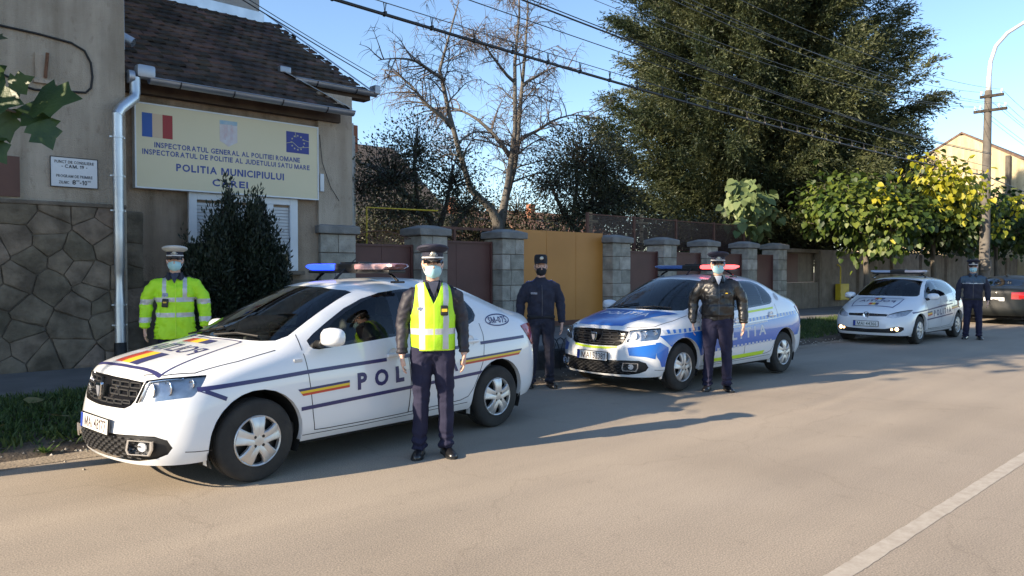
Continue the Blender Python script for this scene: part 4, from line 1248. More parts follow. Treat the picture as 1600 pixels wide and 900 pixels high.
LOGAN = dict(
  top=[ # j0 belt .. j4 centre
   [(-.47,.70,.775),(-.61,.575,.835),(-.685,.44,.86),(-.725,.22,.872),(-.735,0,.876)],
   [(-.32,.765,.82),(-.36,.64,.885),(-.38,.48,.925),(-.39,.25,.938),(-.39,0,.942)],
   [(-.08,.79,.875),(-.10,.675,.94),(-.12,.52,.972),(-.13,.27,.986),(-.13,0,.99)],
   [(.22,.80,.935),(.17,.70,.985),(.12,.575,1.005),(.06,.3,1.018),(.04,0,1.02)],
   [(.38,.80,.948),(.25,.712,1.012),(.19,.62,1.018),(.11,.31,1.028),(.085,0,1.03)],
   [(.72,.80,.962),(.63,.70,1.14),(.55,.605,1.215),(.49,.29,1.25),(.47,0,1.26)],
   [(1.04,.802,.978),(.99,.705,1.22),(.965,.565,1.395),(.90,.27,1.437),(.88,0,1.446)],
   [(1.2,.805,.988),(1.15,.705,1.24),(1.10,.565,1.435),(1.06,.27,1.478),(1.05,0,1.486)],
   [(1.6,.805,1.008),(1.58,.71,1.255),(1.56,.57,1.462),(1.55,.28,1.515),(1.55,0,1.524)],
   [(2.15,.80,1.04),(2.12,.695,1.265),(2.1,.565,1.452),(2.1,.28,1.505),(2.1,0,1.513)],
   [(2.42,.795,1.065),(2.42,.69,1.262),(2.43,.55,1.412),(2.45,.27,1.462),(2.46,0,1.468)],
   [(2.84,.775,1.085),(2.92,.67,1.155),(2.99,.53,1.192),(3.05,.26,1.175),(3.07,0,1.17)],
   [(3.07,.757,1.06),(3.16,.64,1.125),(3.20,.50,1.145),(3.22,.25,1.15),(3.22,0,1.15)],
   [(3.26,.71,1.01),(3.38,.60,1.078),(3.435,.47,1.105),(3.46,.24,1.112),(3.465,0,1.114)]],
  side_y=[(.765,.795,.805,.79,.755),(.805,.835,.835,.825,.775),(.83,.855,.85,.84,.79),(.845,.865,.855,.84,.79),(.845,.865,.855,.84,.79),(.845,.865,.855,.84,.79),
          (.845,.866,.856,.84,.79),(.845,.866,.856,.84,.79),(.845,.866,.856,.84,.79),(.845,.866,.855,.84,.79),(.845,.865,.855,.84,.79),(.84,.86,.85,.83,.78),(.82,.84,.835,.815,.77),(.775,.795,.79,.775,.735)],
  side_x0=(-.475,-.50,-.52,-.525,-.49), side_x1=(3.25,3.28,3.285,3.27,3.22),
  zf=(.74,.62,.46,.30,.215), zm=(.83,.65,.45,.31,.235), zr=(.93,.72,.53,.37,.28),
  fx=(-.765,-.80,-.832,-.845,-.80), rx=(3.48,3.485,3.52,3.52,3.46),
  foff=(0,.012,.05,.13), roff=(0,.012,.045,.11), fy=(0,.23,.45,.63), ry=(0,.24,.46,.62), wb=2.634, tr=.311, ty=.835)

def car_surface(sp, lv=3):
    top = sp['top']; n = len(top)
    bm = bmesh.new(); cache = {}
    def V(p):
        k = (round(p[0], 4), round(p[1], 4), round(p[2], 4))
        if k not in cache: cache[k] = bm.verts.new(p)
        return cache[k]
    def quad(a, b, c, d, s):
        vs = [V((p[0], p[1] * s, p[2])) for p in (a, b, c, d)]
        if s < 0: vs = vs[::-1]
        bm.faces.new(vs)
    def lerp(a, b, t): return a + (b - a) * t
    side = []
    for i in range(n):
        row = [top[i][0]]
        for k in range(5):
            tx = top[i][0][0]
            wz = min(1, max(0, (tx - top[0][0][0]) / .45)); wr = min(1, max(0, (tx - (top[-1][0][0] - .5)) / .5))
            z = lerp(lerp(sp['zf'][k], sp['zm'][k], wz), sp['zr'][k], wr)
            x = sp['side_x0'][k] if i == 0 else sp['side_x1'][k] if i == n - 1 else tx
            row.append((x, sp['side_y'][i][k], z))
        side.append(row)
    fj, rj = [], []
    for j in range(5):
        if j == 0: fj.append(side[0]); rj.append(side[-1]); continue
        q = 4 - j
        fj.append([top[0][j]] + [(sp['fx'][k] + sp['foff'][q], sp['fy'][q], sp['zf'][k]) for k in range(5)])
        rj.append([top[-1][j]] + [(sp['rx'][k] - sp['roff'][q], sp['ry'][q], sp['zr'][k]) for k in range(5)])
    for s in (1, -1):
        for i in range(n - 1):
            for j in range(4): quad(top[i][j], top[i + 1][j], top[i + 1][j + 1], top[i][j + 1], s)
            for k in range(5): quad(side[i][k + 1], side[i + 1][k + 1], side[i + 1][k], side[i][k], s)
        for j in range(4):
            for k in range(5):
                quad(fj[j][k], fj[j + 1][k], fj[j + 1][k + 1], fj[j][k + 1], s)
                quad(rj[j + 1][k], rj[j][k], rj[j][k + 1], rj[j + 1][k + 1], s)
    bmesh.ops.recalc_face_normals(bm, faces=bm.faces[:])
    # sharpen chosen feature lines
    cl = bm.edges.layers.float.get('crease_edge') or bm.edges.layers.float.new('crease_edge')
    for (a, b, c) in sp.get('crease', []):
        pass
    me = bpy.data.meshes.new('cage'); bm.to_mesh(me); bm.free()
    o = bpy.data.objects.new('cage', me); COL.objects.link(o)
    md = o.modifiers.new('s', 'SUBSURF'); md.levels = lv; md.render_levels = lv
    dg = bpy.context.evaluated_depsgraph_get()
    ev = bpy.data.meshes.new_from_object(o.evaluated_get(dg))
    bpy.data.objects.remove(o)
    return ev

def pip(p, poly):
    x, y = p; r = False; n = len(poly)
    for i in range(n):
        x1, y1 = poly[i]; x2, y2 = poly[(i + 1) % n]
        if (y1 > y) != (y2 > y) and x < (x2 - x1) * (y - y1) / (y2 - y1) + x1: r = not r
    return r

def cut_poly(bm, poly, ax, cond, mark, only=None):
    """cut the mesh along a polygon seen along one axis and mark what lies inside"""
    a, b = ax
    lo = (min(p[0] for p in poly), min(p[1] for p in poly)); hi = (max(p[0] for p in poly), max(p[1] for p in poly))
    def near(f):
        us = [v.co[a] for v in f.verts]; ws = [v.co[b] for v in f.verts]
        return max(us) >= lo[0] and min(us) <= hi[0] and max(ws) >= lo[1] and min(ws) <= hi[1] and cond(f.calc_center_median(), f.normal)
    fs = [f for f in bm.faces if near(f)]
    for i in range(len(poly)):
        p, q = poly[i], poly[(i + 1) % len(poly)]
        d = (q[0] - p[0], q[1] - p[1])
        if math.hypot(*d) < 1e-6: continue
        co_, no = [0, 0, 0], [0, 0, 0]
        co_[a], co_[b] = p; no[a], no[b] = d[1], -d[0]
        # only faces close to this edge need the cut
        m_ = .12
        el = (min(p[0], q[0]) - m_, min(p[1], q[1]) - m_); eh = (max(p[0], q[0]) + m_, max(p[1], q[1]) + m_)
        sel, rest = [], []
        for f in fs:
            us = [v.co[a] for v in f.verts]; ws = [v.co[b] for v in f.verts]
            (sel if max(us) >= el[0] and min(us) <= eh[0] and max(ws) >= el[1] and min(ws) <= eh[1] else rest).append(f)
        if not sel: continue
        g_ = list({e for f in sel for e in f.edges}) + list({v for f in sel for v in f.verts}) + sel
        r = bmesh.ops.bisect_plane(bm, geom=g_, dist=1e-6, plane_co=co_, plane_no=no)
        fs = rest + [e for e in r['geom'] if isinstance(e, bmesh.types.BMFace)]
    fs = [f for f in set(fs) if f.is_valid]
    for f in fs:
        c = f.calc_center_median()
        if pip((c[a], c[b]), poly) and (only is None or f.material_index in only):
            f.material_index = mark

class Skin:
    """smooth surface for normals and for projecting film, lettering and shut lines"""
    def __init__(s, me):
        me.calc_loop_triangles()
        s.v = [v.co.copy() for v in me.vertices]; s.n = [v.normal.copy() for v in me.vertices]
        s.t = [tuple(t.vertices) for t in me.loop_triangles]
        s.b = BVHTree.FromPolygons(s.v, s.t)
    def normal(s, p):
        co_, no, i, d = s.b.find_nearest(p)
        if i is None: return Vector((0, 0, 1))
        a, b, c = s.t[i]
        A, B, C = s.v[a], s.v[b], s.v[c]
        v0, v1, v2 = B - A, C - A, co_ - A
        d00, d01, d11, d20, d21 = v0.dot(v0), v0.dot(v1), v1.dot(v1), v2.dot(v0), v2.dot(v1)
        de = d00 * d11 - d01 * d01
        if abs(de) < 1e-14: return no
        v = (d11 * d20 - d01 * d21) / de; w_ = (d00 * d21 - d01 * d20) / de
        return (s.n[a] * (1 - v - w_) + s.n[b] * v + s.n[c] * w_).normalized()
    def ray(s, mode, u, v):
        o, d = {'near': ((u, -3, v), (0, 1, 0)), 'far': ((u, 3, v), (0, -1, 0)), 'top': ((u, v, 3), (0, 0, -1)), 'front': ((-3, u, v), (1, 0, 0)), 'rear': ((6, u, v), (-1, 0, 0))}[mode]
        co_, no, i, dist = s.b.ray_cast(Vector(o), Vector(d))
        if co_ is None: return None
        if mode == 'near' and co_.y > -.3: return None
        if mode == 'far' and co_.y < .3: return None
        if mode == 'top' and co_.z < .5: return None
        return co_
    def film(s, name, vs, fs, mode, mat, parent, off=.003, step=.05, holes=(), smooth=True):
        """thin film laid on the surface: 2D shape cut on a grid, then projected"""
        bm = bmesh.new()
        bv = [bm.verts.new((a, b, 0)) for a, b in vs]
        for f in fs:
            try: bm.faces.new([bv[i] for i in f])
            except ValueError: pass
        us = [a for a, b in vs]; ws = [b for a, b in vs]
        for k, (lo, hi) in enumerate(((min(us), max(us)), (min(ws), max(ws)))):
            for i in range(1, int((hi - lo) / step) + 1):
                c = [0, 0, 0]; n_ = [0, 0, 0]; c[k] = lo + i * step; n_[k] = 1
                bmesh.ops.bisect_plane(bm, geom=bm.faces[:] + bm.edges[:] + bm.verts[:], dist=1e-7, plane_co=c, plane_no=n_)
        for h in holes:
            cut_poly(bm, h, (0, 1), lambda c, n: True, 9)
        dead = [f for f in bm.faces if f.material_index == 9]
        if dead: bmesh.ops.delete(bm, geom=dead, context='FACES')
        bad = []
        for v in bm.verts:
            p = s.ray(mode, v.co.x, v.co.y)
            if p is None: bad.append(v); continue
            v.co = p + s.normal(p) * off
        if bad: bmesh.ops.delete(bm, geom=bad, context='VERTS')
        for f in bm.faces: f.material_index = 0
        me = bpy.data.meshes.new(name); bm.to_mesh(me); bm.free()
        me.materials.append(mat)
        return s.finish(me, name, parent)
    def line(s, name, pts, wd, mode, mat, parent, off=.002, holes=(), closed=False):
        vs, fs = [], []
        P = [Vector(p) for p in pts]
        n = len(P)
        for i in range(n):
            if closed: a, b = P[(i - 1) % n], P[(i + 1) % n]
            else: a, b = P[max(i - 1, 0)], P[min(i + 1, n - 1)]
            t = (b - a).normalized()
            k = Vector((-t.y, t.x)) * wd / 2
            if 0 < i < n - 1 or closed:
                e = (P[i] - P[(i - 1) % n]).normalized(); k /= max(.5, abs(Vector((-e.y, e.x)).dot(Vector((-t.y, t.x)))))
            vs += [tuple(P[i] - k), tuple(P[i] + k)]
        for i in range(n if closed else n - 1):
            j = (i + 1) % n
            fs.append((2 * i, 2 * j, 2 * j + 1, 2 * i + 1))
        return s.film(name, vs, fs, mode, mat, parent, off, .06, holes)
    def finish(s, me, name, parent, smooth_from_skin=True):
        if len(me.polygons):
            me.polygons.foreach_set('use_smooth', [True] * len(me.polygons))
            me.update()
            ns = [s.normal(v.co) for v in me.vertices]
            # keep faces pointing outwards
            flip = [p.index for p in me.polygons if p.normal.dot(ns[p.vertices[0]]) < 0]
            if flip:
                bm = bmesh.new(); bm.from_mesh(me); bm.faces.ensure_lookup_table()
                bmesh.ops.reverse_faces(bm, faces=[bm.faces[i] for i in flip]); bm.to_mesh(me); bm.free()
            me.normals_split_custom_set_from_vertices([tuple(x) for x in ns])
        o = bpy.data.objects.new(name, me)
        return link(o, parent)

def poly_film(sk, name, poly, mode, mat, parent, **k):
    return sk.film(name, poly, [tuple(range(len(poly)))], mode, mat, parent, **k)

def extract(bm, marks, name, mat, parent, sk, side=0, push=0.0, keep=None):
    nb = bmesh.new(); mp_ = {}
    for f in bm.faces:
        if f.material_index in marks:
            c = f.calc_center_median()
            if side and c.y * side < 0: continue
            if keep and not keep(c): continue
            vs = []
            for v in f.verts:
                if v.index not in mp_: mp_[v.index] = nb.verts.new(v.co)
                vs.append(mp_[v.index])
            try: nb.faces.new(vs)
            except ValueError: pass
    if push:
        for v in nb.verts: v.co -= sk.normal(v.co) * push
    me = bpy.data.meshes.new(name); nb.to_mesh(me); nb.free()
    me.materials.append(mat)
    return sk.finish(me, name, parent)

def circle(cx, cz, r, n=26): return [(cx + r * math.cos(2 * PI * k / n), cz + r * math.sin(2 * PI * k / n)) for k in range(n)]

def make_wheel(name, parent, x, y, r, out, style=5, wd=.19):
    """tyre and wheel cover; out = -1 for the near side"""
    w_ = bpy.data.objects.new(name, None); link(w_, parent); w_.location = (x, y, r)
    rr_ = r * .61
    s = out
    t = MB()
    pr = [(rr_, -wd * .46), (rr_ * 1.03, -wd * .5), (r * .90, -wd * .52), (r * .965, -wd * .46), (r, -wd * .34), (r, -wd * .17), (r - .006, -wd * .165), (r - .006, -wd * .13), (r, -wd * .125), (r, -.01), (r - .006, -.008), (r - .006, .008), (r, .01),
          (r, wd * .125), (r - .006, wd * .13), (r - .006, wd * .165), (r, wd * .17), (r, wd * .34), (r * .965, wd * .46), (r * .90, wd * .52), (rr_ * 1.03, wd * .5), (rr_, wd * .46)]
    t.lathe(pr, (0, -s * wd * .5, 0), 56, 'y'); t.build('tyre', M_tyre, w_, smooth=True, angle=40)
    m = MB()
    f = 0
    m.lathe([(rr_ * 1.0, f - .02), (rr_ * 1.01, f + .004), (rr_ * .985, f + .010), (rr_ * .93, f + .004), (rr_ * .90, f - .022)], (0, 0, 0), 48, 'y')
    # five broad spokes flowing from the hub
    nsp = style
    for k in range(nsp):
        a = 2 * PI * k / nsp + PI / 2
        ca, sa = math.cos(a), math.sin(a)
        prof = [(.05, .052, .016), (.30, .050, .022), (.5, .050, .023), (.72, .060, .019), (.93, .074, .004)] if nsp == 5 else [(.05, .03, .012), (.4, .026, .014), (.7, .028, .01), (.93, .034, .002)]
        rs = []
        for (q, hw, yy) in prof:
            q *= rr_; hw *= rr_ / .205
            ring = []
            for (e, dy) in ((-1, -.03), (-1, -.004), (-.82, .004), (-.2, .0045), (0, .001), (.2, .0045), (.82, .004), (1, -.004), (1, -.03)):
                ring.append((ca * q - sa * hw * e, f + yy + dy - (0 if dy != -.003 or e != 0 else .0), sa * q + ca * hw * e))
            rs.append(ring)
        m.rings(rs, cap=True)
    m.lathe([(.0, f + .024), (rr_ * .16, f + .024), (rr_ * .30, f + .020), (rr_ * .34, f + .006), (rr_ * .34, f - .03)], (0, 0, 0), 30, 'y')
    m.v = [(a, (b if s > 0 else -b), c) for a, b, c in m.v]
    m.build('rim', M_alloy, w_, smooth=True, angle=32)
    m = MB()
    for k in range(4):
        a = PI / 4 + k * PI / 2
        m.lathe([(0, .026), (.011, .026), (.013, .022)], (.047 * math.cos(a), 0, .047 * math.sin(a)), 10, 'y')
    m.lathe([(0, -.05), (rr_ * .98, -.05), (rr_ * .98, -.02)], (0, 0, 0), 30, 'y')
    m.v = [(a, (b if s > 0 else -b), c) for a, b, c in m.v]
    m.build('hub', M_trim, w_, smooth=True, angle=40)
    return w_

def plate(parent, text, c, ry, tilt=.0, ink=None):
    """licence plate facing the front (-x) or the rear (+x)"""
    p = bpy.data.objects.new('licence_plate', None)
    me = MB(); me.bevbox((0, 0, 0), (.012, .53, .122), .004); p = me.build('licence_plate', M_gloss, parent)
    p.location = c; p.rotation_euler = (0, tilt, ry)
    q = MB(); q.add([(-.0075, .255, -.052), (-.0075, -.255, -.052), (-.0075, -.255, .052), (-.0075, .255, .052)], [(0, 1, 2, 3)]); q.build('face', M_plate, p, fix=False)
    q = MB(); q.add([(-.009, .255, -.052), (-.009, .212, -.052), (-.009, .212, .052), (-.009, .255, .052)], [(0, 1, 2, 3)]); q.build('country_band', M_eub, p, fix=False)
    vs, fs = fit_text(text, .40, .078, .004)
    q = MB(); q.add([(-.009, -(a + .02), b) for a, b in vs], fs); q.build('lettering', ink or M_plink, p, fix=False)
    return p

def light_bar(parent, x, z, wd, lit):
    """roof light bar: dark spine, two lens ends, feet; lit = emission colours (far, near) or None"""
    b = bpy.data.objects.new('light_bar', None); link(b, parent); b.location = (x, 0, z)
    h = wd / 2
    m = MB(); m.bevbox((0, 0, .035), (.23, .36, .075), .02); m.bevbox((0, 0, -.005), (.20, wd * .92, .03), .01)
    m.bevbox((.02, 0, .078), (.16, .30, .02), .008); m.build('housing', M_trim, b)
    for s, (nm, mat) in zip((1, -1), lit):
        m = MB()
        rs = []
        for q, sc in ((.16, 1.0), (h * .9, 1.0), (h * .985, .8), (h, .55)):
            ring = []
            for k in range(14):
                a = 2 * PI * k / 14
                ca, sa = math.cos(a), math.sin(a)
                ring.append(((abs(ca) ** .5) * math.copysign(.125, ca) * sc, s * (q - (.05 if sa < 0 and q > .3 else 0)), .04 + (abs(sa) ** .5) * math.copysign(.033, sa) * (sc if sc > .6 else .7)))
            rs.append(ring)
        m.rings(rs); m.build('lens', mat, b, smooth=True, angle=40)
    for s in (1, -1):
        m = MB(); m.tube([(0, s * h * .75, -.02), (.0, s * h * .86, -.055), (.0, s * h * .93, -.09)], .014, 8); m.bevbox((0, s * h * .93, -.10), (.13, .05, .02), .006); m.build('foot', M_gloss, b)
    return b

def build_car(sp, lv=3):
    """shell, glass, lamps, wheels, interior shared by a car of one kind. returns root Empty and its Skin"""
    root = bpy.data.objects.new(sp['name'], None); COL.objects.link(root)
    ev = car_surface(sp, lv)
    sk = Skin(ev)
    bm = bmesh.new(); bm.from_mesh(ev)
    for f in bm.faces: f.material_index = 0
    low = lambda c, n: abs(c.y) > .45
    for wx in (0, sp['wb']):
        cut_poly(bm, circle(wx, sp['tr'] + sp.get('adz', 0), sp['ar']), (0, 2), low, 99)
        cut_poly(bm, [(wx - sp['ar'], -.1), (wx + sp['ar'], -.1), (wx + sp['ar'], sp['tr']), (wx - sp['ar'], sp['tr'])] if wx == 0 or True else [], (0, 2), lambda c, n: abs(c.y) > .45 and c.z < .36, 99)
    sidec = lambda c, n: abs(n.y) > .25 and abs(c.y) > .5
    for key, mk in (('dlo', 2), ('gl1', 3), ('gl2', 4), ('gl3', 5)):
        if key in sp: cut_poly(bm, sp[key], (0, 2), lambda c, n: abs(n.y) > .18 and abs(c.y) > .45 and c.z > .85, mk)
    def sym(p): return p + [(-a, b) for a, b in p[::-1]]
    cut_poly(bm, sym(sp['ws']), (1, 2), lambda c, n: n.x < -.15 and n.z > .2 and -.1 < c.x < 1.35 and c.z > .94, 1, {0})
    if 'rw' in sp: cut_poly(bm, sym(sp['rw']), (1, 2), lambda c, n: n.x > .15 and c.x > sp.get('rwx', 2.2) and c.z > .9, 6, {0})
    for s in (1, -1):
        cut_poly(bm, [(s * a, b) for a, b in sp['hl']], (1, 2), lambda c, n: c.x < sp.get('hlx', -.1) and c.y * s > 0, 7, {0})
        cut_poly(bm, [(s * a, b) for a, b in sp['fog']], (1, 2), lambda c, n: c.x < -.35 and c.y * s > 0, 10, {0})
        if 'tl' in sp: cut_poly(bm, sp['tl'], (0, 2), lambda c, n: c.x > sp['tlx'] and c.y * s > .42, 11, {0})
    if 'hlside' in sp: cut_poly(bm, sp['hlside'], (0, 2), lambda c, n: -.6 < c.x < .1 and abs(c.y) > .45 and c.z > .6, 0, {7})
    cut_poly(bm, sym(sp['gr']), (1, 2), lambda c, n: c.x < -.35, 8, {0})
    cut_poly(bm, sym(sp['lg']), (1, 2), lambda c, n: c.x < -.35, 9, {0, 10})
    for key, mk in (('door1', 20), ('door2', 21)):
        if key in sp: cut_poly(bm, sp[key], (0, 2), lambda c, n: abs(n.y) > .1 and abs(c.y) > .45, mk, {0})
    bp = sp['bonnet']; cut_poly(bm, bp + [(a, -b) for a, b in bp[::-1]], (0, 1), lambda c, n: n.z > .2 and c.x < .5 and c.z > .68, 22, {0})
    zb, xb = sp['bump']
    for f in bm.faces:
        if f.material_index == 0:
            c = f.calc_center_median()
            if c.x < -.2 and c.z < zb: f.material_index = 23
            elif c.x > xb and c.z < zb + .08: f.material_index = 24
    bm.verts.index_update()
    E = lambda marks, nm, mat, **k: extract(bm, marks, nm, mat, root, sk, **k)
    body = E({0}, 'body', M_paint)
    E({22}, 'bonnet', M_paint); E({23}, 'front_bumper', M_paint); E({24}, 'rear_bumper', M_paint)
    E({1}, 'windscreen', M_wind)
    if 'rw' in sp: E({6}, 'rear_window', M_tint)
    E({8}, 'grille', M_gloss, push=.022); E({9}, 'lower_grille', M_trim, push=.018); 
    for s in (1, -1):
        E({2}, 'window_surround', M_gloss, side=s)
        d1 = E({20}, 'door', M_paint, side=s)
        d2 = E({21}, 'door', M_paint, side=s) if 'door2' in sp else None
        for mk, d in ((3, d1), (4, d2), (5, body)):
            if d is None: continue
            o = E({mk}, 'side_window', M_tint if mk != 3 else M_wind, side=s)
            o.parent = d
        hl = E({7}, 'headlight', M_lens, side=s)
        bk = extract(bm, {7}, 'reflector', M_hlbk, hl, sk, side=s, push=.022)
        fg = E({10}, 'fog_light', M_trim, side=s, push=.006)
        if 'tl' in sp: E({11}, 'tail_light', M_redl, side=s, push=-.006)
        mode = 'near' if s < 0 else 'far'
        for key in ('door1', 'door2'):
            if key in sp: sk.line('shut_line', sp[key + 'line'], .007, mode, M_trim, d1 if key == 'door1' else d2, .0015)
        sk.line('shut_line', sp['sill'], .006, mode, M_trim, body, .0015)
        # arch lip and wheel well
        for wx in (0, sp['wb']):
            r, cz = sp['ar'], sp['tr'] + sp.get('adz', 0)
            m = MB(); vs, fs = [], []; last = None; k0 = 0
            for k in range(41):
                a = R(-22) + (PI + R(44)) * k / 40
                x, z = wx + r * math.cos(a), cz + r * math.sin(a)
                if a < 0: x = wx + r * math.cos(0) ; z = cz + (r * math.sin(a))
                if a > PI: x = wx - r; z = cz + r * math.sin(a)
                p = sk.ray(mode, x + (-.004 if x > wx else .004), z + .003)
                y = p.y if p else last
                if y is None: continue
                last = y
                vs += [(x, y + s * .002, z), (x, y - s * .05, z)]
            for k in range(len(vs) // 2 - 1): fs.append((2 * k, 2 * k + 1, 2 * k + 3, 2 * k + 2))
            m.add(vs, fs); m.build('arch_lip', M_paint, body, smooth=True)
            m = MB(); 
            arc = [(wx + (r + .01) * math.cos(R(-25) + (PI + R(50)) * k / 20), cz + (r + .01) * math.sin(R(-25) + (PI + R(50)) * k / 20)) for k in range(21)]
            vs = [(x, s * .80, z) for x, z in arc] + [(x, s * .42, z) for x, z in arc]
            fs = [(k, k + 1, 22 + k, 21 + k) for k in range(20)] + [tuple(range(21, 42))]
            m.add(vs, fs); m.build('wheel_liner', M_wellk, body)
        for wx in (0, sp['wb']):
            make_wheel('wheel', root, wx, s * (sp['ty'] - .012), sp['tr'], s, sp.get('spokes', 5))
    # underside
    m = MB(); m.b2((-.55, -.60, .17), (sp['wb'] + .55, .60, .24)); m.b2((.40, -.76, .21), (sp['wb'] - .42, .76, .25)); m.build('underbody', M_wellk, root)
    # grille bars and chequer mesh in front of the recess
    m = MB()
    for row in sp['grbars']:
        for (u0, u1, v0, v1) in row:
            for s in (1, -1):
                p0 = sk.ray('front', s * (u0 + u1) / 2, (v0 + v1) / 2)
                q0, q1 = sk.ray('front', s * u0, (v0 + v1) / 2), sk.ray('front', s * u1, (v0 + v1) / 2)
                if not (p0 and q0 and q1): continue
                yaw = math.atan2(q1.x - q0.x, abs(q1.y - q0.y)) * (-s)
                t = .008
                L_ = math.hypot(q1.x - q0.x, q1.y - q0.y)
                for (a, b, c, d) in ((0, (v1 - v0) / 2, L_, t), (0, -(v1 - v0) / 2, L_, t), (L_ / 2, 0, t, v1 - v0), (-L_ / 2, 0, t, v1 - v0)):
                    ct = Vector(((q0.x + q1.x) / 2 + .012, s * (u0 + u1) / 2, (v0 + v1) / 2)) + Matrix.Rotation(yaw, 3, 'Z') @ Vector((0, a, b))
                    m.box(ct, (.014, c, d), (0, 0, yaw))
    if m.v: m.build('grille_bars', M('grille plastic', (.05, .05, .052), None, rough=.3), root)
    m = MB()
    for (u, v, L_, t) in sp['lgmesh']:
        p = sk.ray('front', u, v)
        if p: m.box((p.x + .008, u, v), (.012, L_, t), (t * 0, 0, -.35 * u))
    if m.v: m.build('grille_mesh', M('grille plastic', (.05, .05, .052)), root)
    # interior
    m = MB()
    for y in (.36, -.36):
        q = MB(); q.bevbox((1.22, y, .52), (.52, .48, .16), .05); q.bevbox((1.52, y, .85), (.14, .48, .62), .055, (0, .22, 0)); q.bevbox((1.60, y, 1.24), (.09, .26, .17), .035, (0, .15, 0)); q.build('seat', M_seat, root, smooth=True, angle=50)
    q = MB(); q.bevbox((2.15, 0, .52), (.5, 1.25, .16), .05); q.bevbox((2.42, 0, .83), (.14, 1.25, .58), .055, (0, .25, 0)); q.build('rear_seat', M_seat, root, smooth=True, angle=50)
    q = MB(); q.bevbox((.60, 0, .80), (.42, 1.34, .26), .06); q.bevbox((.38, 0, .90), (.40, 1.2, .06), .02); q.bevbox((.72, .36, .945), (.2, .34, .06), .025); q.bevbox((1.5, 0, .33), (2.4, 1.4, .1), .02); q.bevbox((1.05, 0, .5), (.7, .18, .22), .04)
    for s in (1, -1): q.bevbox((1.6, s * .755, .66), (2.0, .03, .62), .01)
    q.build('dashboard', M_dash, root)
    q = MB(); q.lathe([(.175, -.013), (.188, 0), (.175, .013), (.162, 0)], (0, 0, 0), 26, 'x'); q.box((0, 0, 0), (.02, .33, .04)); q.box((0, 0, -.08), (.02, .05, .16))
    o = q.build('steering_wheel', M_trim, root); o.location = (.92, .36, .93); o.rotation_euler = (0, R(-24), 0)
    bm.free(); bpy.data.meshes.remove(ev)
    return root, sk, body

M_hlbk = M('headlamp reflector', (.74, .76, .79), (.46, .48, .52), 14, .25, metal=.25)
def wing_mirror(parent, s, x, y, z, mat=None):
    a = bpy.data.objects.new('wing_mirror', None); link(a, parent); a.location = (x, s * y, z)
    m = MB(); rs = []
    for q, ry_, rz_, dz in ((-.01, .02, .02, -.01), (.012, .075, .05, 0), (.05, .115, .07, .004), (.095, .125, .076, .005), (.135, .118, .070, .004)):
        rs.append([(q + .02 * abs(math.cos(2 * PI * k / 18)) * (1 if q < .1 else 0), s * (.04 + ry_ * abs(math.cos(2 * PI * k / 18)) ** .75 * math.copysign(1, math.cos(2 * PI * k / 18))), dz + rz_ * abs(math.sin(2 * PI * k / 18)) ** .75 * math.copysign(1, math.sin(2 * PI * k / 18))) for k in range(18)])
    m.rings(rs); m.build('shell', mat or M_paint, a, smooth=True, angle=60)
    m = MB(); m.lathe([(0, .136), (.10, .136)], (0, s * .04, .004), 18, 'x'); m.v = [(p[0], p[1], p[2] * .7) for p in m.v]; m.build('mirror_glass', M_chrome, a)
    m = MB(); m.tube([(.06, -s * .13, -.06), (.055, -s * .05, -.05), (.05, 0, -.03)], [.035, .03, .03], 10); m.build('stalk', M_trim, a, smooth=True)
    return a

